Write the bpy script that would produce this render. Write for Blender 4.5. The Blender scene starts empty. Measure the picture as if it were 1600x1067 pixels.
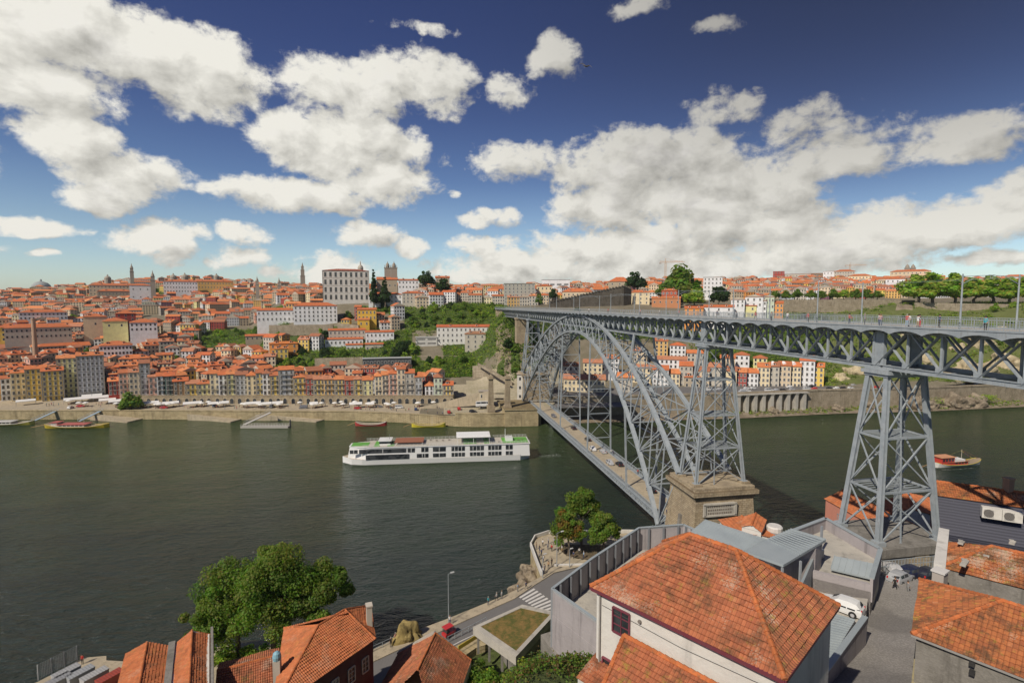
import bpy, bmesh, math, random
from mathutils import Vector, Matrix, noise as mnoise
R = math.radians
rnd = random.Random(7)
S = bpy.context.scene
# ------------------------------------------------------------------ camera
CH = 66.4; YAW = 0.18; PITCH = 0.074; F = 822.0
cam = bpy.data.cameras.new("camera"); camo = bpy.data.objects.new("camera", cam)
S.collection.objects.link(camo); S.camera = camo
cam.sensor_width = 36; cam.lens = F / 1600 * 36; cam.clip_start = 0.5; cam.clip_end = 20000
camo.location = (0, 0, CH); camo.rotation_euler = (math.pi / 2 - PITCH, 0.0, -YAW)
# ------------------------------------------------------------------ light
SUN_EL = R(43); SUN_AZ = R(-129)           # azimuth clockwise from +Y
sd = Vector((math.sin(SUN_AZ) * math.cos(SUN_EL), math.cos(SUN_AZ) * math.cos(SUN_EL), math.sin(SUN_EL)))
sl = bpy.data.lights.new("sun", 'SUN'); slo = bpy.data.objects.new("sun", sl); S.collection.objects.link(slo)
sl.energy = 4.3; sl.angle = R(0.6); sl.color = (1.0, 0.91, 0.78)
slo.rotation_euler = sd.to_track_quat('Z', 'Y').to_euler(); slo.location = (-100, -50, 300)
S.view_settings.view_transform = 'Standard'; S.view_settings.look = 'None'
S.view_settings.exposure = 0.0; S.view_settings.gamma = 1
S.cycles.max_bounces = 5; S.cycles.diffuse_bounces = 2; S.cycles.glossy_bounces = 3
S.cycles.transparent_max_bounces = 8; S.cycles.caustics_reflective = False; S.cycles.caustics_refractive = False
S.cycles.use_denoising = True
# ------------------------------------------------------------------ projection helpers (image positions -> places in the world)
_c, _s = math.cos(YAW), math.sin(YAW)
def ray(px, py):
    x = (px - 800) / F; z2 = -(py - 533.5) / F
    cp, sp = math.cos(PITCH), math.sin(PITCH)
    y = cp + z2 * sp; z = -sp + z2 * cp
    return Vector((x * _c + y * _s, -x * _s + y * _c, z))
def W(px, py, z):
    d = ray(px, py); k = (z - CH) / d.z
    return Vector((d.x * k, d.y * k, z))
def G(px, D):
    u = (px - 800) / F
    return (D * (u * _c + _s), D * (-u * _s + _c))
def ZY(py, D):                             # height seen at row py at depth D
    d = ray(800, py); return CH + D * d.z / (d.x * _s + d.y * _c)
def PD(x, y):
    D = x * _s + y * _c; u = (x * _c - y * _s) / D
    return 800 + F * u, D
# ------------------------------------------------------------------ node helpers
def srgb(r, g, b):
    f = lambda c: (c / 255 / 12.92) if c / 255 <= .04045 else ((c / 255 + .055) / 1.055) ** 2.4
    return (f(r), f(g), f(b))
class N:
    def __init__(s, tree): s.t = tree; s.n = tree.nodes; s.l = tree.links
    def new(s, typ, **k):
        n = s.n.new(typ)
        for a, b in k.items(): setattr(n, a, b)
        return n
    def put(s, n, i, v):
        if v is None: return
        if hasattr(v, 'is_output') or isinstance(v, bpy.types.NodeSocket): s.l.new(v, n.inputs[i])
        else:
            if isinstance(v, (tuple, list)) and len(v) == 3 and n.inputs[i].type == 'RGBA': v = (*v, 1)
            n.inputs[i].default_value = v
    def math(s, op, a, b=None, c=None, clamp=False):
        n = s.new('ShaderNodeMath', operation=op); n.use_clamp = clamp
        s.put(n, 0, a); s.put(n, 1, b); s.put(n, 2, c); return n.outputs[0]
    def vmath(s, op, a, b=None, sc=None):
        n = s.new('ShaderNodeVectorMath', operation=op); s.put(n, 0, a); s.put(n, 1, b)
        if sc is not None: s.put(n, 'Scale', sc)
        return n.outputs['Value'] if op in ('LENGTH', 'DOT_PRODUCT') else n.outputs[0]
    def noise(s, vec, scale, detail=3, rough=.55, dist=0):
        n = s.new('ShaderNodeTexNoise'); s.put(n, 'Vector', vec); n.inputs['Scale'].default_value = scale
        n.inputs['Detail'].default_value = detail; n.inputs['Roughness'].default_value = rough; n.inputs['Distortion'].default_value = dist
        return n.outputs['Fac']
    def mix(s, f, a, b, mode='MIX'):
        n = s.new('ShaderNodeMix', data_type='RGBA', blend_type=mode)
        s.put(n, 0, f); s.put(n, 6, a); s.put(n, 7, b); return n.outputs[2]
    def ramp(s, f, stops):
        n = s.new('ShaderNodeValToRGB'); s.put(n, 0, f); e = n.color_ramp.elements
        while len(e) > 1: e.remove(e[-1])
        e[0].position = stops[0][0]; c = stops[0][1]; e[0].color = (*c, 1) if isinstance(c, tuple) else (c, c, c, 1)
        for p, c in stops[1:]:
            k = e.new(p); k.color = (*c, 1) if isinstance(c, tuple) else (c, c, c, 1)
        return n.outputs[0]
    def step(s, f, a, b, lo=0.0, hi=1.0):
        n = s.new('ShaderNodeMapRange', interpolation_type='SMOOTHSTEP'); s.put(n, 0, f)
        for i, v in ((1, a), (2, b), (3, lo), (4, hi)): s.put(n, i, v)
        return n.outputs[0]
    def pos(s): return s.new('ShaderNodeNewGeometry').outputs['Position']
    def obj(s): return s.new('ShaderNodeTexCoord').outputs['Object']
    def map(s, v, sc): return s.vmath('MULTIPLY', v, sc)
    def bump(s, h, strength=.3, dist=.1, nrm=None):
        n = s.new('ShaderNodeBump'); s.put(n, 'Height', h); n.inputs['Strength'].default_value = strength
        n.inputs['Distance'].default_value = dist; s.put(n, 'Normal', nrm); return n.outputs[0]
def material(name, fn, rough=.85, metal=0.0, spec=.3):
    m = bpy.data.materials.new(name); m.use_nodes = True; n = N(m.node_tree); b = m.node_tree.nodes['Principled BSDF']
    b.inputs['Roughness'].default_value = rough; b.inputs['Metallic'].default_value = metal
    b.inputs['Specular IOR Level'].default_value = spec
    fn(n, b); return m
def attr(n):
    a = n.new('ShaderNodeAttribute'); a.attribute_name = 'Col'; return a.outputs['Color']
# ------------------------------------------------------------------ world: sky and clouds
Wd = bpy.data.worlds.new("World"); S.world = Wd; Wd.use_nodes = True
n = N(Wd.node_tree); bg = Wd.node_tree.nodes['Background']
sky = n.new('ShaderNodeTexSky', sky_type='NISHITA'); sky.sun_disc = False
sky.sun_elevation = SUN_EL; sky.sun_rotation = SUN_AZ; sky.air_density = 1.0; sky.dust_density = 0.6; sky.ozone_density = 2.5
gen = n.new('ShaderNodeTexCoord').outputs['Generated']
sp = n.new('ShaderNodeSeparateXYZ'); n.put(sp, 0, gen)
az = n.math('ARCTAN2', sp.outputs[0], sp.outputs[1]); el = n.math('ARCSINE', sp.outputs[2])
cmb = n.new('ShaderNodeCombineXYZ'); n.put(cmb, 0, az); n.put(cmb, 1, n.math('MULTIPLY', el, 1.35))
P0 = cmb.outputs[0]
warp = n.new('ShaderNodeTexNoise'); n.put(warp, 'Vector', P0); warp.inputs['Scale'].default_value = 7; warp.inputs['Detail'].default_value = 5
wv = n.vmath('SCALE', n.vmath('SUBTRACT', warp.outputs['Color'], (.5, .5, .5)), None, .11)
P1 = n.vmath('ADD', P0, wv)
def dirang(px, py):
    d = ray(px, py).normalized(); return math.atan2(d.x, d.y), math.asin(d.z) * 1.35
# px, py, half width, half height, weight
BL = [(120, 60, 210, 88, 1), (300, 105, 130, 72, 1), (20, 120, 160, 60, 1), (110, 215, 85, 48, 1), (200, 272, 108, 50, 1), (170, 302, 85, 28, 1),
      (60, 350, 80, 16, .9), (245, 370, 56, 24, .95), (70, 400, 28, 8, .8), (380, 368, 42, 13, .85), (375, 400, 45, 16, .85), (435, 425, 25, 8, .6),
      (470, 215, 85, 55, 1), (560, 225, 115, 70, 1), (600, 285, 70, 30, .9), (468, 307, 108, 36, 1), (560, 130, 110, 52, .8), (680, 135, 60, 38, .8), (790, 138, 38, 24, .6),
      (865, 88, 32, 28, .85), (575, 372, 52, 20, .9), (640, 390, 30, 12, .8), (740, 340, 28, 12, .75), (787, 345, 20, 18, .75), (745, 390, 40, 16, .8),
      (520, 425, 60, 22, .8), (800, 245, 60, 28, .72), (1010, 260, 165, 60, 1), (1120, 300, 170, 70, 1), (960, 320, 110, 50, .9), (1180, 345, 150, 50, 1),
      (1125, 172, 55, 22, .68), (1250, 200, 60, 28, .62), (1330, 228, 115, 42, .66), (1500, 212, 130, 38, .68), (1590, 180, 60, 20, .6), (1270, 245, 60, 30, .8),
      (1300, 390, 180, 30, .8), (1450, 345, 180, 42, 1), (1590, 310, 90, 42, .95), (1000, 395, 230, 42, .95), (820, 420, 150, 28, .9), (1150, 420, 300, 22, .85), (1540, 400, 90, 20, .8),
      (1010, 5, 45, 14, .7), (1130, 40, 28, 12, .45), (660, 50, 60, 8, .3), (1250, 365, 100, 35, .9), (700, 300, 10, 6, .5), (870, 420, 60, 30, .7),
      (-150, 180, 140, 120, 1), (1750, 260, 120, 60, .9), (-100, 380, 120, 30, .9)]
def blobfield(vec):
    sp1 = n.new('ShaderNodeSeparateXYZ'); n.put(sp1, 0, vec); field = None
    for (px, py, rx, ry, w) in BL:
        if rx < 75: rx *= 1.15; ry *= 1.2; w *= .86
        a, e = dirang(px, py); a2, e2 = dirang(px + rx, py); a3, e3 = dirang(px, py - ry)
        ra = max(abs(a2 - a), .004) * 1.12; re = max(abs(e3 - e), .004) * 1.12
        u = n.math('MULTIPLY_ADD', sp1.outputs[0], 1 / ra, -a / ra); v = n.math('MULTIPLY_ADD', sp1.outputs[1], 1 / re, -e / re)
        r2 = n.math('MULTIPLY_ADD', u, u, n.math('MULTIPLY', v, v))
        fv = n.math('MULTIPLY_ADD', r2, -w, w)
        field = fv if field is None else n.math('SMOOTH_MAX', field, fv, .13)
    return field
field = blobfield(P1)
fb = n.noise(P0, 13, 12, .64, .25)
fbh = n.noise(P0, 42, 8, .62, .2)
dens = n.math('ADD', field, n.math('ADD', n.math('MULTIPLY_ADD', fb, 1.9, -1.04), n.math('MULTIPLY_ADD', fbh, 1.15, -.575)))
alpha = n.step(dens, -.14, .46)
OFF = (-.022, .034, 0)
fieldS = blobfield(n.vmath('ADD', P1, OFF)); fbS = n.noise(n.vmath('ADD', P0, OFF), 13, 6, .58, .25); fb6 = n.noise(P0, 13, 6, .58, .25)
g1 = n.math('SUBTRACT', n.math('MAXIMUM', field, -.3), n.math('MAXIMUM', fieldS, -.6)); g2 = n.math('SUBTRACT', fb6, fbS)
fbl = n.noise(n.vmath('ADD', P0, (.31, .7, 0)), 4.5, 5, .5)
thick = n.step(dens, .45, 1.5)
dark = n.math('MULTIPLY', thick, n.step(fbl, .42, .68))
br = n.math('ADD', .73, n.math('ADD', n.math('MULTIPLY', n.math('MINIMUM', g1, .7), .34), n.math('MULTIPLY', g2, 1.05)))
br = n.math('SUBTRACT', br, n.math('MULTIPLY', dark, .19)); br = n.math('MINIMUM', n.math('MAXIMUM', br, .27), .86)
ccol = n.mix(n.math('MULTIPLY', dark, 1.0, clamp=True), (1.0, .975, .89), (1.0, .97, .93))
cloud = n.mix(1.0, ccol, n.ramp(br, [(0, 0.0), (1, 1.0)]), 'MULTIPLY')
# the air: deepen the blue with height (polarised, opposite side of the sun)
skc = n.mix(1.0, sky.outputs[0], (.095, .095, .095), 'MULTIPLY')
elr = n.step(el, 0.0, .50)
tint = n.ramp(elr, [(0.0, (1.22, 1.30, 1.36)), (.15, (.98, 1.02, 1.08)), (.40, (.62, .68, .86)), (.72, (.46, .48, .70)), (1, (.38, .37, .58))])
azf = n.step(az, -.2, .85)
tint2 = n.mix(n.math('MULTIPLY', azf, elr), tint, (.27, .23, .29))
skb = n.mix(1.0, skc, tint2, 'MULTIPLY')
cdim = n.mix(n.math('MULTIPLY', azf, elr), (1, 1, 1), (.30, .295, .31))
cloud = n.mix(1.0, cloud, cdim, 'MULTIPLY')
above = n.step(el, -.02, .0)
fin = n.mix(n.math('MULTIPLY', alpha, above), skb, cloud)
n.put(bg, 'Color', fin); bg.inputs['Strength'].default_value = 1.0
# ------------------------------------------------------------------ mesh builder
class MB:
    def __init__(s): s.v = []; s.f = []; s.m = []; s.c = []; s.uv = {}
    def quad(s, *p, mi=0, col=(1, 1, 1)):
        i = len(s.v); s.v += [tuple(q) for q in p]; s.f.append(tuple(range(i, i + len(p)))); s.m.append(mi); s.c.append(col)
    def prism(s, poly, z0, z1, mi=0, col=(1, 1, 1), top=None, cap=True):
        i = len(s.v); k = len(poly); top = top or poly
        zz0 = z0 if isinstance(z0, (list, tuple)) else [z0] * k
        zz = z1 if isinstance(z1, (list, tuple)) else [z1] * k
        s.v += [(p[0], p[1], zz0[j]) for j, p in enumerate(poly)] + [(p[0], p[1], zz[j]) for j, p in enumerate(top)]
        for a in range(k):
            b = (a + 1) % k; s.f.append((i + a, i + b, i + k + b, i + k + a))
        s.f.append(tuple(i + k + j for j in range(k))); s.f.append(tuple(i + j for j in reversed(range(k))))
        s.m += [mi] * (k + 2); s.c += [col] * (k + 2)
    def box(s, c, d, rot=0, mi=0, col=(1, 1, 1)):
        cx, cy, cz = c; a, b, h = d[0] / 2, d[1] / 2, d[2] / 2; co, si = math.cos(rot), math.sin(rot)
        p = [(cx + x * co - y * si, cy + x * si + y * co) for x, y in ((-a, -b), (a, -b), (a, b), (-a, b))]
        s.prism(p, cz - h, cz + h, mi, col)
    def beam(s, p, q, w, h=None, mi=0, col=(1, 1, 1), up=None):
        p, q = Vector(p), Vector(q); h = h or w; d = (q - p)
        if d.length < 1e-6: return
        d.normalize(); u = Vector(up) if up else Vector((0, 0, 1))
        if abs(d.dot(u)) > .99: u = Vector((0, 1, 0))
        x = d.cross(u).normalized() * w / 2; y = x.cross(d).normalized() * h / 2
        i = len(s.v)
        for o in (p, q): s.v += [tuple(o - x - y), tuple(o + x - y), tuple(o + x + y), tuple(o - x + y)]
        for f in ((0, 3, 2, 1), (4, 5, 6, 7), (0, 1, 5, 4), (1, 2, 6, 5), (2, 3, 7, 6), (3, 0, 4, 7)):
            s.f.append(tuple(i + k for k in f)); s.m.append(mi); s.c.append(col)
    def tube(s, pts, rad, seg=8, mi=0, col=(1, 1, 1), cap=True):
        pts = [Vector(p) for p in pts]; i0 = len(s.v)
        for k, p in enumerate(pts):
            d = (pts[min(k + 1, len(pts) - 1)] - pts[max(k - 1, 0)]).normalized()
            u = Vector((0, 0, 1)) if abs(d.z) < .9 else Vector((1, 0, 0))
            x = d.cross(u).normalized(); y = x.cross(d).normalized(); r = rad[k] if isinstance(rad, (list, tuple)) else rad
            for j in range(seg):
                a = 2 * math.pi * j / seg; s.v.append(tuple(p + x * math.cos(a) * r + y * math.sin(a) * r))
        for k in range(len(pts) - 1):
            for j in range(seg):
                a = i0 + k * seg + j; b = i0 + k * seg + (j + 1) % seg
                s.f.append((a, b, b + seg, a + seg)); s.m.append(mi); s.c.append(col)
        if cap:
            s.f.append(tuple(i0 + j for j in reversed(range(seg)))); s.m.append(mi); s.c.append(col)
            e = i0 + (len(pts) - 1) * seg; s.f.append(tuple(e + j for j in range(seg))); s.m.append(mi); s.c.append(col)
    def lathe(s, c, prof, seg=16, mi=0, col=(1, 1, 1)):
        i0 = len(s.v)
        for r, z in prof:
            for j in range(seg):
                a = 2 * math.pi * j / seg; s.v.append((c[0] + r * math.cos(a), c[1] + r * math.sin(a), c[2] + z))
        for k in range(len(prof) - 1):
            for j in range(seg):
                a = i0 + k * seg + j; b = i0 + k * seg + (j + 1) % seg
                s.f.append((a, b, b + seg, a + seg)); s.m.append(mi); s.c.append(col)
        e = i0 + (len(prof) - 1) * seg; s.f.append(tuple(e + j for j in range(seg))); s.m.append(mi); s.c.append(col)
    def mesh(s, name, mats, smooth=False, uvs=None):
        me = bpy.data.meshes.new(name); me.from_pydata(s.v, [], s.f)
        for m in (mats if isinstance(mats, (list, tuple)) else [mats]): me.materials.append(m)
        me.polygons.foreach_set('material_index', s.m)
        ca = me.color_attributes.new('Col', 'FLOAT_COLOR', 'CORNER'); arr = []
        for f, c in zip(s.f, s.c): arr += [c[0], c[1], c[2], 1.0] * len(f)
        ca.data.foreach_set('color', arr)
        if smooth: me.polygons.foreach_set('use_smooth', [True] * len(me.polygons))
        if uvs:
            l = me.uv_layers.new(name='UVMap'); a = []
            for f in s.f:
                for i in f: a += uvs[i]
            l.data.foreach_set('uv', a)
        me.update(); return me
    def build(s, name, mats, parent=None, smooth=False, loc=None, rot=0, uvs=None):
        return add(name, s.mesh(name, mats, smooth, uvs), parent, loc, rot)
def add(name, me, parent=None, loc=None, rot=0):
    o = bpy.data.objects.new(name, me); S.collection.objects.link(o)
    if parent: o.parent = parent
    if loc is not None: o.location = loc
    if rot: o.rotation_euler[2] = rot
    return o
def tag(o, label=None, cat=None, group=None, kind=None):
    if label: o['label'] = label
    if cat: o['category'] = cat
    if group: o['group'] = group
    if kind: o['kind'] = kind
    return o
def thing(name, label, cat, loc=(0, 0, 0), rot=0, group=None):
    return tag(add(name, None, None, loc, rot), label, cat, group)
def struct(name, mb, mats, smooth=False, label=None):
    o = mb.build(name, mats, smooth=smooth); o['kind'] = 'structure'
    o['label'] = label or name.replace('_', ' '); return o
def copy_tree(o, parent=None):
    c = o.copy(); S.collection.objects.link(c)
    if parent: c.parent = parent
    for ch in list(o.children): copy_tree(ch, c)
    return c
ORD = ['first', 'second', 'third', 'fourth', 'fifth', 'sixth', 'seventh', 'eighth', 'ninth', 'tenth', 'eleventh', 'twelfth', 'thirteenth', 'fourteenth',
       'fifteenth', 'sixteenth', 'seventeenth', 'eighteenth', 'nineteenth', 'twentieth']
def ordn(i):
    if i < 20: return ORD[i]
    t = ['twenty', 'thirty', 'forty', 'fifty', 'sixty', 'seventy', 'eighty', 'ninety']; j = i + 1
    a, b = divmod(j, 10)
    if j >= 100: return 'hundred-and-' + (ordn(j - 101) if j > 100 else 'first')
    return (t[a - 2] + '-' + ORD[b - 1]) if b else ['twentieth', 'thirtieth', 'fortieth', 'fiftieth', 'sixtieth', 'seventieth', 'eightieth', 'ninetieth'][a - 2]
# ------------------------------------------------------------------ materials
def f_paint(n, b):
    p = n.pos(); k = n.noise(p, .35, 4, .6); st = n.noise(n.map(p, (1.5, 1.5, .25)), 1.2, 4, .65)
    c = n.mix(n.step(k, .3, .75, .0, .22), attr(n), (.24, .20, .15), 'MIX'); c = n.mix(n.step(st, .52, .8, 0, .30), c, (.15, .12, .09))
    n.put(b, 'Base Color', c)
M_wall = material('plaster', f_paint, .9)
def f_plain(n, b):
    c = n.mix(n.step(n.noise(n.pos(), 2.0, 3), .35, .8, 0, .18), attr(n), (.12, .11, .1)); n.put(b, 'Base Color', c)
M_col = material('coloured_paint', f_plain, .55, 0, .4)
def f_gloss(n, b):
    n.put(b, 'Base Color', attr(n)); b.inputs['Coat Weight'].default_value = .5; b.inputs['Coat Roughness'].default_value = .08
M_gloss = material('car_paint', f_gloss, .35, 0, .5)
def f_roof(n, b):
    p = n.pos(); k = n.noise(p, .5, 5, .65); k2 = n.noise(p, 4.0, 2, .6)
    c = n.mix(n.step(k, .42, .72, 0, .55), attr(n), (.16, .085, .05)); c = n.mix(n.step(k2, .4, .7, 0, .4), c, (.62, .23, .10))
    n.put(b, 'Base Color', c); n.put(b, 'Normal', n.bump(k2, .4, .15))
M_roof = material('clay_roof', f_roof, .85)
def f_glass(n, b):
    n.put(b, 'Base Color', n.mix(n.step(n.noise(n.pos(), .6, 1), .4, .6), (.022, .026, .03), (.06, .065, .07)))
M_glass = material('window_glass', f_glass, .12, 0, .5)
def f_iron(n, b):
    p = n.pos(); k = n.noise(p, .8, 4, .6); k2 = n.noise(n.map(p, (3, 3, .5)), 2.0, 3, .6)
    c = n.mix(n.step(k, .35, .7), (.27, .305, .325), (.34, .37, .385)); c = n.mix(n.step(k2, .55, .78, 0, .6), c, (.15, .12, .095))
    n.put(b, 'Base Color', c)
M_iron = material('painted_iron', f_iron, .5, 0, .4)
def stone(name, c1, c2, c3, sc=1.0, brick=None):
    def f(n, b):
        p = n.pos(); k = n.noise(p, .25 * sc, 5, .65); k2 = n.noise(p, 2.2 * sc, 4, .6); st = n.noise(n.map(p, (1, 1, .12)), .9 * sc, 4, .6)
        c = n.mix(n.step(k, .35, .7), c1, c2); c = n.mix(n.step(k2, .5, .85, 0, .6), c, c3); c = n.mix(n.step(st, .5, .75, 0, .55), c, tuple(x * .45 for x in c2))
        h = k2
        if brick:
            sx = n.new('ShaderNodeSeparateXYZ'); n.put(sx, 0, p); cb = n.new('ShaderNodeCombineXYZ')
            n.put(cb, 0, n.math('ADD', sx.outputs[0], n.math('MULTIPLY', sx.outputs[1], .9))); n.put(cb, 1, sx.outputs[2])
            bk = n.new('ShaderNodeTexBrick'); n.put(bk, 'Vector', cb.outputs[0]); bk.inputs['Scale'].default_value = brick
            bk.inputs['Mortar Size'].default_value = .018; bk.inputs['Color1'].default_value = (1, 1, 1, 1); bk.inputs['Color2'].default_value = (.78, .76, .73, 1); bk.inputs['Mortar'].default_value = (.45, .42, .38, 1)
            c = n.mix(1, c, bk.outputs['Color'], 'MULTIPLY'); h = n.math('ADD', k2, n.math('MULTIPLY', bk.outputs['Fac'], -.6))
        n.put(b, 'Base Color', c); n.put(b, 'Normal', n.bump(h, .5, .12))
    return material(name, f, .92, 0, .2)
M_granite = stone('granite_blocks', (.46, .38, .26), (.34, .28, .20), (.50, .42, .24), 1.0, .55)
M_quay = stone('quay_stone', (.52, .43, .26), (.36, .30, .18), (.58, .48, .28), .8, .4)
M_rubble = stone('rubble_wall', (.42, .36, .27), (.30, .255, .18), (.48, .42, .32), 1.2, .7)
M_conc = stone('concrete', (.46, .43, .37), (.37, .35, .31), (.5, .47, .40), 1.0)
M_concd = stone('weathered_concrete', (.24, .225, .20), (.16, .15, .13), (.33, .31, .27), 1.6)
M_panel = stone('grey_panel', (.37, .34, .34), (.32, .295, .295), (.40, .37, .36), .8)
M_white = stone('limewashed_wall', (.62, .60, .55), (.55, .53, .49), (.66, .64, .58), .7)
M_pave = stone('pale_paving', (.44, .37, .26), (.34, .29, .21), (.48, .42, .31), 1.5)
def f_asph(n, b):
    p = n.pos(); c = n.mix(n.noise(p, .4, 5, .65), (.13, .125, .12), (.18, .172, .165)); c = n.mix(n.step(n.noise(p, 9, 2), .4, .8, 0, .4), c, (.19, .18, .17)); n.put(b, 'Base Color', c)
M_asph = material('asphalt', f_asph, .9)
def f_cob(n, b):
    p = n.pos(); v = n.new('ShaderNodeTexVoronoi', feature='F1'); n.put(v, 'Vector', n.map(p, (1, 1, .2))); v.inputs['Scale'].default_value = 5.5
    k = n.noise(p, .3, 5, .6)
    c = n.mix(k, (.25, .235, .215), (.40, .375, .345)); c = n.mix(n.step(v.outputs['Distance'], .25, .65, 0, .4), c, (.14, .13, .12))
    c = n.mix(n.step(n.noise(p, .12, 2), .5, .62, 0, .4), c, (.10, .095, .09))
    n.put(b, 'Base Color', c); n.put(b, 'Normal', n.bump(n.math('SUBTRACT', 1, v.outputs['Distance']), .5, .04))
M_cob = material('cobbles', f_cob, .85)
def f_water(n, b):
    p = n.pos(); sx = n.new('ShaderNodeSeparateXYZ'); n.put(sx, 0, p)
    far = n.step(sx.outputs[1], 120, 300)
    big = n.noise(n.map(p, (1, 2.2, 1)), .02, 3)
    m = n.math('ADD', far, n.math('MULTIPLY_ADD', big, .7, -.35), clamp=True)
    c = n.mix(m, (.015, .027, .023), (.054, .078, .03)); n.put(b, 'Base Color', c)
    w1 = n.noise(n.map(p, (.55, 1.5, 1)), .42, 4, .62, .7); w2 = n.noise(n.map(p, (.8, 1.3, 1)), 2.2, 3, .6, .3); w3 = n.noise(n.map(p, (.5, 1.2, 1)), .07, 3, .6, .5)
    h = n.math('ADD', n.math('MULTIPLY', w1, n.step(w3, .3, .7, .55, 1.25)), n.math('MULTIPLY', w2, .16))
    n.put(b, 'Normal', n.bump(h, 1.0, 1.9)); b.inputs['IOR'].default_value = 1.33
M_water = material('river_water', f_water, .09, 0, .5)
def f_foam(n, b):
    k = n.noise(n.pos(), 1.2, 5, .7); n.put(b, 'Base Color', (.75, .78, .74)); n.put(b, 'Alpha', n.step(k, .5, .72, 0, .75))
M_foam = material('wake_foam', f_foam, .6)
def f_leaf(n, b):
    k = n.noise(n.pos(), .7, 3); c = n.mix(n.step(k, .35, .7, 0, .5), attr(n), n.mix(1, attr(n), (1.2, 1.3, .9), 'MULTIPLY')); n.put(b, 'Base Color', c)
    t = n.new('ShaderNodeBsdfTranslucent'); n.put(t, 'Color', n.mix(1, c, (1.3, 1.6, .6), 'MULTIPLY'))
    ms = n.new('ShaderNodeMixShader'); ms.inputs[0].default_value = .5; n.put(ms, 1, b.outputs[0]); n.put(ms, 2, t.outputs[0])
    out = [x for x in n.n if x.type == 'OUTPUT_MATERIAL'][0]; n.put(out, 0, ms.outputs[0])
M_leaf = material('leaves', f_leaf, .6, 0, .3)
def f_bark(n, b): n.put(b, 'Base Color', n.mix(n.noise(n.map(n.pos(), (6, 6, 1)), 2, 4), (.09, .07, .05), (.19, .155, .115)))
M_bark = material('bark', f_bark, .9)
def f_ground(n, b):
    p = n.pos(); k = n.noise(p, .12, 6, .65); k2 = n.noise(p, 1.1, 4, .65)
    c = n.mix(n.step(k, .3, .7, 0, .6), attr(n), n.mix(1, attr(n), (.6, .62, .5), 'MULTIPLY')); c = n.mix(n.step(k2, .45, .75, 0, .45), c, (.07, .085, .03))
    n.put(b, 'Base Color', c); n.put(b, 'Normal', n.bump(n.math('ADD', k2, k), .8, .8))
M_ground = material('hillside', f_ground, .95)
def f_rock(n, b):
    p = n.pos(); k = n.noise(p, .18, 6, .7, .5); k2 = n.noise(n.map(p, (1, 1, .5)), .9, 5, .7)
    c = n.mix(n.step(k, .35, .65), (.22, .175, .12), (.34, .28, .20)); c = n.mix(n.step(k2, .5, .7, 0, .8), c, (.09, .075, .055))
    n.put(b, 'Base Color', c); n.put(b, 'Normal', n.bump(n.math('ADD', k2, k), 1, 1.0))
M_rock = material('rock', f_rock, .95)
M_sand = stone('sandy_rock', (.50, .42, .27), (.38, .31, .19), (.56, .48, .32), .8)
def f_grass(n, b):
    p = n.pos(); k = n.noise(p, .9, 5, .7); c = n.mix(n.step(k, .35, .65), (.10, .105, .025), (.26, .165, .055)); c = n.mix(n.step(n.noise(p, 7, 3), .45, .75, 0, .6), c, (.055, .05, .02)); n.put(b, 'Base Color', c)
    n.put(b, 'Normal', n.bump(n.noise(p, 9, 3), .7, .1))
M_dry = material('dry_grass', f_grass, .95)
def f_zinc(n, b):
    p = n.pos(); c = n.mix(n.noise(p, .5, 4, .6), (.25, .29, .31), (.36, .40, .41)); c = n.mix(n.step(n.noise(p, 1.5, 5, .7), .6, .8, 0, .5), c, (.20, .17, .15)); n.put(b, 'Base Color', c)
M_zinc = material('zinc_sheet', f_zinc, .45, 0, .5)
def tilemat(name, base, base2, dark, lich, grime, rowsh=.5):
    def f(n, b):
        uv = n.new('ShaderNodeUVMap').outputs[0]; fl = n.vmath('FLOOR', uv); wn = n.new('ShaderNodeTexWhiteNoise', noise_dimensions='2D'); n.put(wn, 'Vector', fl)
        p = n.pos(); big = n.noise(p, .35, 5, .65); mid = n.noise(p, 1.6, 5, .7); fine = n.noise(p, 9, 3, .6)
        c = n.ramp(wn.outputs['Value'], [(0, base2), (.06, base2), (.5, base), (.96, tuple(min(1, x * 1.12) for x in base)), (1, (.50, .21, .10))])
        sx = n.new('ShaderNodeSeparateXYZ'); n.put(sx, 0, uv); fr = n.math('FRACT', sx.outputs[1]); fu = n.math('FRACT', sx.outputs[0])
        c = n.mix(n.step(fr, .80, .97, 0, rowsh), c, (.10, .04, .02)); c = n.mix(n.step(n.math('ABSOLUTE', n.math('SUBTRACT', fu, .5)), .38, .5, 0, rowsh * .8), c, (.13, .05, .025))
        c = n.mix(n.step(n.math('ADD', mid, n.math('MULTIPLY', big, .5)), .80, .98, 0, lich), c, (.36, .27, .05))
        c = n.mix(n.step(n.math('ADD', fine, n.math('MULTIPLY', n.noise(p, .33, 2), 1.6)), 1.46, 1.62, 0, lich * .55), c, (.50, .46, .36))
        c = n.mix(n.step(n.noise(n.map(p, (1, 1, 1)), .7, 6, .78), .44, .66, 0, grime), c, (.10, .06, .035))
        n.put(b, 'Base Color', c); n.put(b, 'Normal', n.bump(fine, .25, .03))
    return material(name, f, .85, 0, .25)
OR = (.47, .125, .040)
M_tileA = tilemat('old_clay_tiles', (.42, .145, .068), (.37, .122, .060), (.28, .095, .05), .8, .75)
M_tileN = tilemat('new_clay_tiles', (.50, .165, .065), (.47, .15, .06), (.42, .13, .055), .3, .40, .35)
M_tileM = tilemat('mossy_clay_tiles', (.43, .15, .055), (.36, .12, .05), (.24, .09, .04), 1.0, .9)
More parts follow.
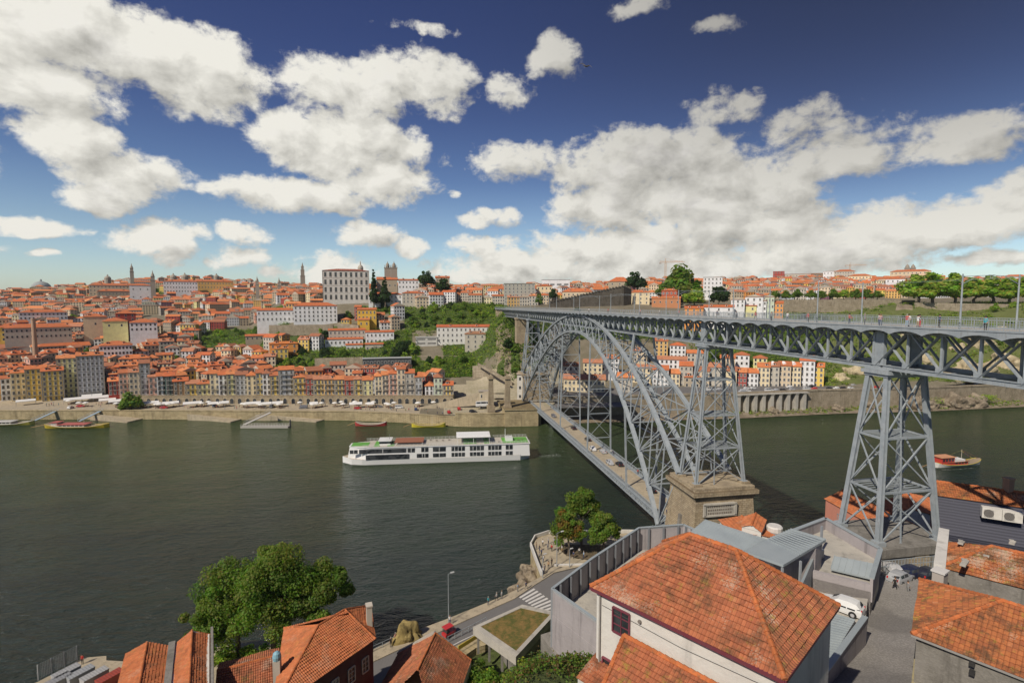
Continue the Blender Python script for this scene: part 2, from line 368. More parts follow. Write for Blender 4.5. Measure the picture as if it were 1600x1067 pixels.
def f_slate(n, b):
    p = n.pos(); bk = n.new('ShaderNodeTexWave', wave_type='BANDS', bands_direction='Z'); n.put(bk, 'Vector', p); bk.inputs['Scale'].default_value = .9; bk.inputs['Distortion'].default_value = 1
    c = n.mix(bk.outputs['Fac'], (.028, .03, .045), (.06, .062, .085)); c = n.mix(n.step(n.noise(p, 2.4, 5, .75), .66, .76, 0, .9), c, (.40, .38, .36)); n.put(b, 'Base Color', c)
M_slate = material('slate_cladding', f_slate, .6)
# ================================================================== WATER AND TERRAIN
m = MB(); m.quad((-3000, -300, 0), (3000, -300, 0), (3000, 3000, 0), (-3000, 3000, 0)); struct('river_water', m, M_water, label='dark green rippled river water')
BANK = [(-575, 419.8), (-319, 358.9), (-230, 342.8), (-160, 331.0), (-88, 315.9), (-35, 305.3), (-4, 293.4), (17, 281.6), (33, 276.5), (68, 276), (183, 270), (244, 271), (306, 267), (381, 268), (600, 275), (1200, 300)]
def bank_y(x):
    for (a, b), (c, d) in zip(BANK, BANK[1:]):
        if x <= c: return b + (d - b) * (x - a) / (c - a)
    return BANK[-1][1]
def bank_D(px):
    lo, hi = 200., 420.
    for _ in range(30):
        mid = (lo + hi) / 2; x, y = G(px, mid)
        if y < bank_y(x): lo = mid
        else: hi = mid
    return hi
# height profiles of the far bank: image column -> [(depth, height)]
LP = [(330, 5.2), (345, 7.5), (400, 13.5), (450, 20), (500, 28), (600, 43), (700, 58), (800, 69)]
def LPx(f1, f2): return [(200, 4.7)] + LP + [(900, 69 + (f1 - 69) * .55), (1000, f1), (1150, f2), (1500, 60), (3000, 50)]
COLS = [(-400, LPx(70, 66)), (0, LPx(80, 74)), (100, LPx(87, 80)), (200, LPx(101, 92)), (300, LPx(108, 98)), (390, LPx(98, 92)),
        (440, [(200, 4.7), (330, 5.2), (345, 9), (370, 13), (400, 20), (430, 27), (455, 32), (470, 43), (480, 46), (500, 50), (530, 60), (600, 66), (800, 80), (950, 90), (1150, 85), (1500, 60), (3000, 50)]),
        (540, [(200, 4.7), (330, 5.2), (345, 9), (370, 13), (400, 19), (430, 27), (450, 32), (475, 45), (500, 54), (525, 65), (560, 68), (620, 74), (800, 82), (950, 88), (1150, 84), (1500, 60), (3000, 50)]),
        (640, [(200, 4.7), (330, 5.2), (345, 9), (370, 13), (385, 18), (430, 28), (470, 42), (500, 55), (520, 62), (560, 70), (620, 76), (700, 79), (950, 84), (1500, 60), (3000, 50)]),
        (740, [(200, 4.7), (325, 7), (345, 11), (370, 15), (385, 20), (410, 25), (440, 30), (470, 48), (500, 60), (560, 68), (700, 79), (950, 80), (1500, 60), (3000, 50)]),
        (790, [(200, 4.7), (300, 7), (330, 10), (350, 16), (362, 32), (378, 48), (392, 57), (430, 60), (520, 62), (620, 72), (700, 78), (950, 80), (1500, 60), (3000, 50)]),
        (850, [(200, 9), (300, 9.4), (330, 12), (345, 16), (360, 34), (378, 50), (392, 58), (430, 60), (520, 64), (620, 74), (800, 84), (1000, 86), (1500, 60), (3000, 50)]),
        (900, [(200, 10), (300, 11), (345, 13), (370, 20), (400, 35), (430, 50), (450, 57), (520, 66), (620, 75), (800, 86), (1000, 90), (1500, 60), (3000, 50)]),
        (1050, [(200, 12), (335, 12), (350, 14), (380, 24), (410, 37), (440, 50), (470, 58), (520, 64), (620, 76), (800, 92), (1000, 96), (1500, 60), (3000, 50)]),
        (1280, [(200, 12), (340, 12), (356, 17), (380, 30), (410, 45), (440, 54), (470, 58), (482, 66), (560, 68), (620, 76), (800, 94), (1000, 98), (1500, 60), (3000, 50)]),
        (1420, [(200, 12), (330, 12), (350, 20), (380, 36), (410, 48), (440, 56), (450, 65), (560, 68), (620, 76), (800, 94), (1000, 96), (1500, 60), (3000, 50)]),
        (1650, [(200, 12), (335, 12), (350, 24), (380, 42), (410, 54), (422, 65), (560, 70), (620, 78), (800, 92), (1000, 94), (1500, 60), (3000, 50)]),
        (2300, [(200, 12), (335, 12), (350, 24), (380, 42), (410, 54), (422, 65), (560, 70), (620, 78), (800, 92), (1000, 94), (1500, 60), (3000, 50)])]
def prof(t, D):
    if D <= t[0][0]: return t[0][1]
    for (a, b), (c, d) in zip(t, t[1:]):
        if D <= c: return b + (d - b) * (D - a) / (c - a)
    return t[-1][1]
def TZ(px, D):
    if px <= COLS[0][0]: return prof(COLS[0][1], D)
    for (a, ta), (b, tb) in zip(COLS, COLS[1:]):
        if px <= b:
            k = (px - a) / (b - a); k = k * k * (3 - 2 * k); return prof(ta, D) * (1 - k) + prof(tb, D) * k
    return prof(COLS[-1][1], D)
def DZ(px, py, Dg):                       # depth at which the terrain shows at row py, near guess Dg
    best = None
    for i in range(-60, 61):
        D = Dg + i * 1.5; e = abs(ZY(py, D) - TZ(px, D)) + abs(i) * .01
        if best is None or e < best[0]: best = (e, D)
    return best[1]
GREEN = [(300, 450, 455, 560), (425, 545, 366, 432), (395, 520, 440, 468), (595, 655, 366, 440), (640, 745, 366, 400), (630, 790, 455, 520), (690, 792, 366, 520), (500, 640, 366, 470), (770, 850, 350, 400),
         (1080, 1300, 362, 470), (1290, 1800, 338, 470), (880, 1080, 405, 450), (700, 790, 520, 540), (205, 255, 820, 900), (470, 640, 440, 452), (560, 640, 500, 520)]
def green(px, D): return any(a <= px <= b and c <= D <= d for a, b, c, d in GREEN)
def fade(a, b, t): return tuple(x + (y - x) * t for x, y in zip(a, b))
m = MB(); PX = list(range(-400, 2301, 12)); nD = 92; rows = []
for px in PX:
    bd = bank_D(px); bd += 14 if G(px, bd)[0] > 74 else 0; col = []
    for j in range(nD):
        t = j / (nD - 1); D = bd + .4 + (3000 - bd) * t ** 3.1 if t > 0 else bd + .4
        x, y = G(px, D); z = TZ(px, D)
        st = abs(TZ(px, D + 6) - TZ(px, D - 6)) / 12
        if st > .45: z += rnd.uniform(-1, 1) * min(2.2, st * 2.0); x += rnd.uniform(-1, 1); y += rnd.uniform(-1, 1)
        col.append((x, y, z, px, D, st))
    rows.append(col)
k0 = 0
for c in rows: m.v += [p[:3] for p in c]
for i in range(len(PX) - 1):
    for j in range(nD - 1):
        a = i * nD + j; p = rows[i][j]
        m.f.append((a, a + nD, a + nD + 1, a + 1))
        g = green(p[3], p[4])
        if g and p[3] > 1290: cc = (.15, .17, .055)
        elif g: cc = (.085, .12, .03)
        elif 690 < p[3] < 900 and p[4] < 350: cc = (.46, .40, .29)
        else: cc = (.24, .205, .15)
        m.m.append(1 if (p[5] > .75 and not (g and rnd.random() < .5)) else 0); m.c.append(cc)
struct('far_bank_terrain', m, [M_ground, M_rock], smooth=True, label='hillside the old town climbs across the river')
# far quay promenade, paved strip between bank wall and houses
m = MB(); pl = []
for px in range(-300, 706, 15):
    D = bank_D(px); pl.append((G(px, D + .5), G(px, D + 34)))
for (a, b), (c, d) in zip(pl, pl[1:]): m.quad((*a, 5.1), (*c, 5.1), (*d, 5.3), (*b, 5.3))
struct('quay_promenade', m, M_pave, label='pale stone quay promenade across the river')
def quay_wall(name, x0, x1, zt, zb, th, label, mat, step=20, off=0):
    m = MB(); xs = [x0 + (x1 - x0) * i / max(1, round((x1 - x0) / step)) for i in range(round((x1 - x0) / step) + 1)]
    for a, b in zip(xs, xs[1:]):
        ya, yb = bank_y(a) + off, bank_y(b) + off
        m.prism([(a, ya - th), (b, yb - th), (b, yb + .6), (a, ya + .6)], zb, zt)
        m.prism([(a, ya - th - .2), (b, yb - th - .2), (b, yb + .8), (a, ya + .8)], zt, zt + .35)
    return tag(m.build(name, mat), label, 'quay wall')
quay_wall('quay_wall', -880, 20, 4.9, -2, 1.2, 'long low stone quay wall along the far bank left of the bridge', M_quay)
quay_wall('quay_wall', 20, 66, 6.9, -2, 1.2, 'rough stone quay wall beside the far foot of the arch', M_quay, 10)
# river stairs / ramps on the quay
for (pa, pb, ln, lb) in ((150, 218, 9, 'pale stone boat ramp sloping to the water behind the round quay tree'), (300, 372, 7, 'pale stone ramp down the quay left of the jetty'), (405, 500, 5, 'long stone landing step right of the jetty')):
    a = W(pa, 650, 1); b = W(pb, 650, 1); ya, yb = bank_y(a.x) - 1.4, bank_y(b.x) - 1.4; mm = MB()
    mm.prism([(a.x, ya - 1.2), ((a.x + b.x) / 2, ya - ln * .8), (b.x, yb - ln), (b.x + 4, yb)], -1, [3.6, 2.0, .5, .6]); tag(mm.build('boat_ramp', M_pave), lb, 'ramp')
# right bank: retaining wall, road
def off_pts(x0, x1, off, step=15):
    k = max(1, int((x1 - x0) / step)); return [(x0 + (x1 - x0) * i / k, bank_y(x0 + (x1 - x0) * i / k) + off) for i in range(k + 1)]
def strip(pts0, pts1, z0, z1, mb, mi=0, col=(1, 1, 1)):
    for (a, b), (c, d) in zip(zip(pts0, pts1), zip(pts0[1:], pts1[1:])): mb.quad((*a, z0), (*c, z0), (*d, z1), (*b, z1), mi=mi, col=col)
m = MB(); p = off_pts(76, 900, 10); q = off_pts(76, 900, 12)
for (a, b), (c, d) in zip(zip(p, q), zip(p[1:], q[1:])): m.prism([a, c, d, b], -1, 12.2); m.prism([(a[0], a[1] - .3), (c[0], c[1] - .3), d, b], 12.2, 13.1)
tag(m.build('retaining_wall', M_rubble), 'long rubble retaining wall holding the road up the right far bank', 'wall')
m = MB(); strip(off_pts(76, 900, 12), off_pts(76, 900, 40), 12.25, 12.3, m); struct('riverside_road', m, M_asph, label='road along the far bank right of the bridge')
m = MB(); strip(off_pts(76, 900, -1), off_pts(76, 900, 10.2), .3, 1.8, m)
struct('rocky_shore', m, M_rock, label='narrow rocky shore under the retaining wall')
# buttressed bay of the wall
for i in range(9):
    px = 1163 + i * 15.2; pw = W(px, 648, 1.5); x = pw.x; y = bank_y(x) + 9.3; mm = MB()
    mm.prism([(x - .9, y - 2.2), (x + .9, y - 2.2), (x + .9, y + .6), (x - .9, y + .6)], 1, 11.3); mm.box((x, y - .9, 11.55), (2.3, 3.2, .5))
    tag(mm.build('wall_buttress', M_conc), ordn(i) + ' pale buttress from the left against the right bank retaining wall', 'buttress', 'buttresses of the retaining wall')
m = MB(); xa, xb = W(1158, 648, 1.5).x, W(1292, 648, 1.5).x
for i in range(9):
    a = xa + (xb - xa) * i / 9; b = xa + (xb - xa) * (i + 1) / 9; m.prism([(a, bank_y(a) + 6.6), (b, bank_y(b) + 6.6), (b, bank_y(b) + 10), (a, bank_y(a) + 10)], 11.85, 12.3)
tag(m.build('road_ledge', M_conc), 'pale concrete ledge carried on the wall buttresses', 'ledge')
def boulder(name, x, y, z, r, mat, label, cat, seed=0, grp=None, flat=.7):
    bm = bmesh.new(); bmesh.ops.create_icosphere(bm, subdivisions=4, radius=1); rr = random.Random(seed); ph = [rr.uniform(0, 6) for _ in range(9)]
    for v in bm.verts:
        c = v.co; k = 1 + .22 * math.sin(c.x * 3 + ph[0]) * math.sin(c.y * 3.3 + ph[1]) + .14 * math.sin(c.z * 6 + ph[2] + c.x * 4) + .07 * math.sin(c.y * 11 + ph[3]) + .22 * mnoise.noise(c * 2.4 + Vector((seed, 0, 0))) + .12 * abs(mnoise.noise(c * 6 + Vector((0, seed, 0))))
        v.co = Vector((c.x * r * k, c.y * r * k * .8, c.z * r * k * flat))
    me = bpy.data.meshes.new(name); bm.to_mesh(me); bm.free(); me.materials.append(mat)
    o = add(name, me, None, (x, y, z)); return tag(o, label, cat, grp)
for i, (px, py, r) in enumerate([(1210, 645, 3), (1330, 646, 3.5), (1385, 641, 4), (1465, 634, 6), (1482, 636, 6), (1500, 637, 5), (1545, 632, 7), (1560, 634, 6), (1590, 634, 6.5), (1530, 636, 4)]):
    p = W(px, 646, 1); boulder('shore_rock', p.x, bank_y(p.x) + 5, 1 + r * .2, r, M_rock, ordn(i) + ' rock from the left on the shore below the right bank road', 'rock', i, 'shore rocks', .8)
# viaduct pier and bank masonry at the far arch foot
m = MB(); x, y = 60, 283
m.prism([(60, 297), (77, 297), (77, 312), (60, 312)], -1, 24.5, top=[(61, 298), (76, 298), (76, 311), (61, 311)])
m.prism([(60.2, 297.2), (76.8, 297.2), (76.8, 311.8), (60.2, 311.8)], 23.4, 24.9)
tag(m.build('stone_pedestal', M_granite), 'far stone pedestal carrying the arch at the old town side', 'pedestal')
m = MB(); m.prism([(46, bank_y(46) - 2.5), (64, bank_y(64) - 3.5), (64, 300), (46, 300)], -1, 8.9); m.prism([(45.6, bank_y(46) - 3), (64.4, bank_y(64) - 4), (64.4, 300.4), (45.6, 300.4)], 8.9, 9.4)
tag(m.build('stone_bastion', M_quay), 'square stone bastion on the water at the far arch foot', 'bastion')
m = MB(); m.prism([(64.5, 275.5), (120, 269.5), (120, 288), (64.5, 300)], 9.0, 9.3); struct('far_bridge_approach', m, M_asph)
# old suspension bridge pillars
for i, px in enumerate((767, 793)):
    p = W(px, 638, 8.8); mm = MB(); c = (p.x, p.y)
    sq = lambda r: [(c[0] - r, c[1] - r), (c[0] + r, c[1] - r), (c[0] + r, c[1] + r), (c[0] - r, c[1] + r)]
    mm.prism(sq(2.0), 7, 10.5); mm.prism(sq(1.45), 10.5, 25.0, top=sq(1.15)); mm.prism(sq(1.7), 25.0, 25.7); mm.prism(sq(1.2), 25.7, 26.6); mm.prism(sq(.7), 26.6, 27.6, top=sq(.2))
    tag(mm.build('stone_pillar', M_granite), ('left' if i == 0 else 'right') + ' tall square stone pillar of the vanished suspension bridge', 'pillar', 'old bridge pillars')
p0 = W(767, 612, 17); p1 = W(793, 612, 17); mm = MB(); mm.beam((p0.x, p0.y, 13), (p1.x, p1.y, 13), .8, .9); mm.beam((p0.x, p0.y, 16), (p1.x, p1.y, 16), .5, .5)
tag(mm.build('stone_lintel', M_granite), 'pair of crossbeams between the two old stone pillars', 'crossbeam')
# ================================================================== NEAR BANK
CP = [(-60, 86, 5.5), (-30, 86, 5.5), (-5, 82, 7.6), (10, 80, 8.6), (20, 83, 10), (22, 74, 14), (10, 72, 10), (0, 62, 14), (-30, 62, 9), (-30, 35, 30), (0, 42, 28), (8, 30, 36), (13, 45, 30), (22, 60, 20),
      (28, 75, 16), (40, 82, 16), (60, 100, 10), (65, 92, 16), (70, 72, 27), (62, 58, 29.4), (50, 46, 32), (30, 20, 38), (0, 5, 58), (60, 30, 37), (80, 50, 30), (90, 80, 18), (100, 100, 7), (90, 60, 24), (60, 0, 50),
      (120, 60, 14), (-60, 30, 30), (-60, 0, 50), (120, 0, 40), (0, 118, -6), (-60, 108, -6), (30, 132, -6), (70, 135, -4), (110, 125, -6), (150, 100, -4), (-30, 110, -6), (50, 118, 8), (40, 110, 8), (14, 100, -4), (0, 96, -4), (20, 106, -5), (-14, 98, -4), (-45, 104, -5), (-90, 98, -7), (-130, 85, -8), (-110, 60, 0), (-80, 110, -7), (105, 92, -2), (95, 108, -5), (130, 85, -4), (44, 22, 34), (34, 28, 32), (46, 30, 32), (50, 38, 31), (0, -60, 60), (80, -60, 50),
      (16, 58, 22), (5, 50, 24), (18, 50, 27)]
def GZ(x, y):
    sw = sz = 0
    for a, b, z in CP:
        w = 1 / ((x - a) ** 2 + (y - b) ** 2 + 4) ** 1.9; sw += w; sz += w * z
    return sz / sw
m = MB(); nx, ny = 90, 70; xs = [-160 + 4.0 * i for i in range(nx)]; ys = [-70 + 3.1 * j for j in range(ny)]
for x in xs:
    for y in ys: m.v.append((x, y, GZ(x, y) - 1.0 * (y > 20) - (12 if abs(x) < 6 and abs(y) < 6 else 0)))
for i in range(nx - 1):
    for j in range(ny - 1):
        a = i * ny + j; m.f.append((a, a + ny, a + ny + 1, a + 1)); m.m.append(0); m.c.append((.09, .115, .035))
struct('near_bank_terrain', m, M_ground, smooth=True, label='steep near bank hillside below the viewpoint')
# riverside road and quay (near)
edge = [W(px, py, 9) for px, py in ((520, 1040), (581, 1013), (621, 994), (701, 964), (787, 929), (814, 916), (845, 899), (838, 878), (829, 853), (836, 840), (857, 833), (980, 832), (1050, 834))]
inner = [W(px, py, 9) for px, py in ((1050, 900), (960, 930), (900, 960), (859, 975), (744, 1010), (700, 1040), (600, 1067), (520, 1100))]
poly = [(p.x, p.y) for p in edge] + [(p.x, p.y) for p in inner]
m = MB()
def polytop(m, poly, z0, z1, mi=0, col=(1, 1, 1)):     # concave-safe: caps triangulated
    bm = bmesh.new(); vs = [bm.verts.new((x, y, z1)) for x, y in poly]; f = bm.faces.new(vs); bmesh.ops.triangulate(bm, faces=[f])
    if f.normal.z < 0: pass
    i = len(m.v); bm.verts.index_update(); m.v += [tuple(v.co) for v in bm.verts]
    for g in bm.faces:
        t = tuple(i + v.index for v in g.verts); g.normal_update()
        m.f.append(t if g.normal.z > 0 else t[::-1]); m.m.append(mi); m.c.append(col)
    bm.free()
    if z0 is not None:
        k = len(poly)
        for a in range(k):
            b = (a + 1) % k; m.quad((*poly[a], z0), (*poly[b], z0), (*poly[b], z1), (*poly[a], z1), mi=mi, col=col)
polytop(m, poly, -2, 8.85); struct('near_quay', m, M_quay, label='stone quay carrying the near riverside road')
def curve_pts(l, z): return [W(a, b, z) for a, b in l]
def ribbon(name, A, B, z, mat, label=None):
    m = MB(); a = curve_pts(A, z); b = curve_pts(B, z)
    for i in range(len(a) - 1): m.quad(a[i], a[i + 1], b[i + 1], b[i])
    o = struct(name, m, mat, label=label)
    return a, b
KB = [(520, 1062), (581, 1034), (621, 1015), (713, 975), (805, 934), (836, 913), (868, 893), (925, 880), (1000, 868)]
IN = [(560, 1095), (610, 1072), (640, 1048), (722, 1003), (820, 962), (862, 958), (905, 930), (960, 915), (1030, 905)]
ribbon('road', KB, IN, 8.9, M_asph, 'grey riverside road below the viewpoint')
SW = [(520, 1041), (582, 1014), (622, 995), (702, 965), (788, 930), (814, 917), (846, 900), (872, 880), (925, 868)]
m = MB(); a = curve_pts(SW, 9.05); b = curve_pts(KB, 9.05)
for i in range(len(a) - 1):
    m.quad(a[i], a[i + 1], b[i + 1], b[i]); m.quad(b[i], b[i + 1], b[i + 1] - Vector((0, 0, .14)), b[i] - Vector((0, 0, .14)))
struct('pavement', m, M_pave, label='pale pavement along the river edge of the road')
m = MB(); a = curve_pts([(846, 899), (838, 879), (830, 855), (838, 842), (857, 835), (980, 834)], 9.08)
b = curve_pts([(925, 880), (900, 872), (880, 862), (872, 856), (880, 852), (985, 858)], 9.08)
for i in range(len(a) - 1): m.quad(a[i], a[i + 1], b[i + 1], b[i])
struct('plaza_paving', m, M_pave, label='pale paved viewing terrace by the bridge')
m = MB(); polytop(m, [(p.x, p.y) for p in curve_pts([(872, 856), (880, 850), (985, 852), (1000, 868), (925, 876), (885, 868)], 9.1)], None, 9.13, col=(.16, .12, .08))
struct('planted_island', m, M_ground, label='dark earth under the terrace trees')
m = MB()
e0, e1 = W(811, 932, 9), W(848, 957, 9); f0, f1 = W(834, 918, 9), W(876, 948, 9)
for i in range(8):
    t = i / 8; u = t + .068; P = lambda a, b, t: a + (b - a) * t
    a1, a2 = P(e0, e1, t), P(e0, e1, u); b1, b2 = P(f0, f1, t), P(f0, f1, u); z = 8.93
    m.quad((a1.x, a1.y, z), (b1.x, b1.y, z), (b2.x, b2.y, z), (a2.x, a2.y, z), col=(.62, .60, .56))
struct('crosswalk_stripes', m, M_col, label='white stripes of the pedestrian crossing')
m = MB()
for (a, b) in (((640, 1043), (722, 1000)), ((722, 1000), (812, 958))):
    pa, pb = W(*a, 8.93), W(*b, 8.93); m.beam(pa, pb, .18, .01, col=(.6, .58, .54))
struct('road_line', m, M_col, label='white edge line of the riverside road')
# riverside parapets
def wall_line(name, pts, h, th, mat, label, cat='wall', z0=8.9):
    m = MB()
    for a, b in zip(pts, pts[1:]): m.beam((a.x, a.y, z0 + h / 2), (b.x, b.y, z0 + h / 2), th, h)
    return tag(m.build(name, mat), label, cat)
wall_line('parapet', curve_pts([(846, 899), (838, 878), (829, 853)], 9), 1.1, .35, M_white, 'curved white parapet of the viewing terrace over the rocks')
wall_line('parapet', curve_pts([(829, 853), (836, 840), (857, 833), (980, 832), (1045, 834)], 9), .9, .3, M_white, 'low white parapet round the river side of the viewing terrace')
wall_line('kerb_wall', curve_pts([(866, 884), (1000, 880)], 9), .45, .5, M_white, 'low white kerb wall between terrace trees and road')
m = MB(); a = curve_pts([(520, 1047), (583, 1018), (640, 992)], 9)
for p, q in zip(a, a[1:]):
    n_ = int((q - p).length / 1.6)
    for i in range(n_ + 1): c = p + (q - p) * i / n_; m.beam((c.x, c.y, 9), (c.x, c.y, 10.0), .07)
    for h in (9.5, 10.0): m.beam((p.x, p.y, h), (q.x, q.y, h), .06)
tag(m.build('river_railing', M_iron), 'thin metal railing on the river edge left of the ochre rock', 'railing')
m = MB(); a = curve_pts([(700, 1003), (742, 982), (760, 972)], 9)
for p, q in zip(a, a[1:]):
    n_ = max(1, int((q - p).length / 1.2))
    for i in range(n_ + 1): c = p + (q - p) * i / n_; m.beam((c.x, c.y, 9), (c.x, c.y, 10.0), .08)
    for h in (9.4, 10.0): m.beam((p.x, p.y, h), (q.x, q.y, h), .07)
tag(m.build('road_railing', M_iron), 'metal railing on the inner road edge beside the red buggy', 'railing')
for i, (px, py, r, z) in enumerate([(815, 925, 3, 2), (830, 915, 3.2, 3), (842, 900, 3.2, 4), (832, 885, 2.6, 3), (800, 935, 2.6, 1)]):
    p = W(px, py, 6); boulder('rock', p.x - .5, p.y + 1.5, z, r, M_rock, ordn(i) + ' tawny rock against the quay under the white terrace parapet', 'rock', 20 + i, 'rocks under the terrace', 1.1)
p = W(640, 992, 9); o = boulder('ochre_rock', p.x - .3, p.y - .6, 9, 2.3, stone('ochre_rock_face', (.30, .23, .09), (.22, .17, .07), (.38, .30, .13), 2), 'tall ochre rock beside the road above the pyramid roof', 'rock', 33, None, 1.2)
# left working quay
m = MB(); polytop(m, [(p.x, p.y) for p in curve_pts([(-60, 1110), (60, 1064), (130, 1027), (166, 1024), (166, 1031), (330, 1040), (330, 1200), (-60, 1200)], 6)], -2, 6)
polytop(m, [(p.x, p.y) for p in curve_pts([(290, 1045), (330, 1012), (400, 1000), (500, 1000), (535, 1030), (535, 1120), (290, 1160)], 6)], -2, 5.98)
struct('working_quay', m, M_pave, label='stone working quay at the bottom left')
# ================================================================== BRIDGE
BX = 68.0; BY = 121.3
def zd(y): return 63.2 - (y - 45) * .0042
bridge = thing('iron_bridge', 'great two-deck blue-grey iron arch bridge spanning the river', 'bridge', (BX, BY, 0))
def bp(name, mb, kind=None, mat=None, parent=None):
    me = mb.mesh(name, mat or M_iron); o = bpy.data.objects.new(name, me); S.collection.objects.link(o); o.parent = parent or bridge
    if not parent: o.matrix_parent_inverse = Matrix.Translation((-BX, -BY, 0))
    if kind: o['kind'] = kind
    return o
Y0, Y1 = 30.0, 428.0; PAN = 4.66
# deck slab, fascias, railings
m = MB(); N_ = 40
for i in range(N_):
    a = Y0 + (Y1 - Y0) * i / N_; b = Y0 + (Y1 - Y0) * (i + 1) / N_
    m.prism([(63.5, a), (72.5, a), (72.5, b), (63.5, b)], [zd(a) - .5, zd(a) - .5, zd(b) - .5, zd(b) - .5], [zd(a) - .12, zd(a) - .12, zd(b) - .12, zd(b) - .12])
bp('upper_deck', m, mat=M_conc)
for sx in (63.35, 72.65):
    m = MB(); k = int((Y1 - Y0) / PAN)
    for i in range(k):
        a = 47.1 - 4 * PAN + i * PAN; b = a + PAN; z = zd((a + b) / 2)
        prev = None
        for j in range(7):
            t = j / 6; y = a + (b - a) * t; zb = zd(y) - 1.02 + .48 * math.sin(math.pi * t) ** .7
            if prev: m.prism([(sx - .1, prev[0]), (sx + .1, prev[0]), (sx + .1, y), (sx - .1, y)], [prev[1], prev[1], zb, zb], [zd(prev[0])] * 2 + [zd(y)] * 2)
            prev = (y, zb)
    for i in range(N_):
        a = Y0 + (Y1 - Y0) * i / N_; b = Y0 + (Y1 - Y0) * (i + 1) / N_
        m.beam((sx, a, zd(a)), (sx, b, zd(b)), .34, .2)
    bp('walkway_fascia', m)
    m = MB(); y = Y0
    while y < Y1:
        z = zd(y); m.beam((sx, y, z), (sx, y, z + 1.22), .07)
        y += 1.55
    for h in (.3, .6, .9): m.beam((sx, Y0, zd(Y0) + h), (sx, Y1, zd(Y1) + h), .035)
    m.beam((sx, Y0, zd(Y0) + 1.25), (sx, Y1, zd(Y1) + 1.25), .09, .08)
    y = Y0
    while y < 130:
        m.beam((sx, y, zd(y)), (sx, y, zd(y) + 1.2), .025); y += .31
    bp('railing', m)
for sx, tx in ((63.5, 65), (72.5, 71)):
    m = MB(); k = int((Y1 - Y0) / PAN)
    for i in range(k):
        if 0 < i <= 48: bp('deck_bracket', m); m = MB()
        y = 47.1 - 4 * PAN + i * PAN; z = zd(y)
        m.beam((sx, y, z - .75), (tx, y, z - 1.6), .16, .5); m.beam((sx, y, z - .45), (BX, y, z - .45), .25, .5)
    bp('deck_bracket', m, 'stuff')
ZB = lambda y: 57.3 - (y - 45) * .003
ZT = lambda y: zd(y) - .75
for X in (65.0, 71.0):
    for fz, h in ((ZT, .5), (ZB, .6)):
        m = MB(); m.beam((X, Y0, fz(Y0)), (X, Y1 - 30, fz(Y1 - 30)), .55, h); m.beam((X, Y0, fz(Y0) + h / 2), (X, Y1 - 30, fz(Y1 - 30) + h / 2), .8, .06); bp('truss_chord', m)
diag = []; post = []
i = 0; y = 45.8 - 3 * PAN
while y < 396:
    for X in (65.0, 71.0):
        diag.append((X, y, y + PAN, 0)); diag.append((X, y, y + PAN, 1)); post.append((X, y))
    y += PAN
def mk_diag(m, d):
    X, a, b, k = d; off = .14 if k else -.14
    p, q = ((X + off, a, ZB(a) + .2), (X + off, b, ZT(b))) if k else ((X + off, a, ZT(a)), (X + off, b, ZB(b) + .2))
    m.beam(p, q, .14, .34, up=(1, 0, 0)); m.beam((p[0] + off * .7, p[1], p[2]), (q[0] + off * .7, q[1], q[2]), .03, .42, up=(1, 0, 0))
def mk_post(m, d): X, y = d; m.beam((X, y, ZB(y)), (X, y, ZT(y)), .28, .28)
for d in diag[:100]: m = MB(); mk_diag(m, d); bp('truss_diagonal', m)
m = MB(); [mk_diag(m, d) for d in diag[100:]]; bp('truss_diagonal', m, 'stuff')
for d in post[:60]: m = MB(); mk_post(m, d); bp('truss_post', m)
m = MB(); [mk_post(m, d) for d in post[60:]]; bp('truss_post', m, 'stuff')
m = MB(); y = 45.8 - 3 * PAN
while y < 396:
    if 45.8 - 3 * PAN + .1 < y < 250: bp('truss_crossbeam', m); m = MB()
    m.beam((65, y, ZB(y)), (71, y, ZB(y)), .25, .4); m.beam((65, y, ZB(y)), (71, y + PAN, ZB(y)), .12, .12); m.beam((65, y, ZT(y)), (71, y, ZT(y)), .25, .4); y += PAN
bp('truss_crossbeam', m, 'stuff')
for yc in (64.2, 110.8, 302, 338):
    for X in (65, 71):
        m = MB()
        for dy in (-.75, .75): m.beam((X, yc + dy, ZB(yc)), (X, yc + dy, ZT(yc)), .55, .35)
        m.beam((X, yc, ZB(yc)), (X, yc, ZT(yc)), .3, 1.6); bp('bearing_post', m)
for d in diag[:100:2]:
    m = MB(); sg_ = -.3 if d[0] < 68 else .3; yy_ = d[1]; m.box((d[0] + sg_, yy_, ZB(yy_) + .45), (.04, 1.0, .8)); bp('gusset_plate', m)
# masonry pier at the far end
m = MB(); m.prism([(64, 335), (72, 335), (72, 341), (64, 341)], 40, 56.2); m.prism([(63.6, 334.6), (72.4, 334.6), (72.4, 341.4), (63.6, 341.4)], 55.4, 56.4)
tag(m.build('stone_pier', M_granite), 'short stone pier under the far end of the upper deck', 'pier')
m = MB(); m.prism([(64.5, 397), (71.5, 397), (71.5, 430), (64.5, 430)], 48, 61.0); tag(m.build('stone_abutment', M_granite), 'stone abutment where the upper deck meets the old town cliff', 'abutment')
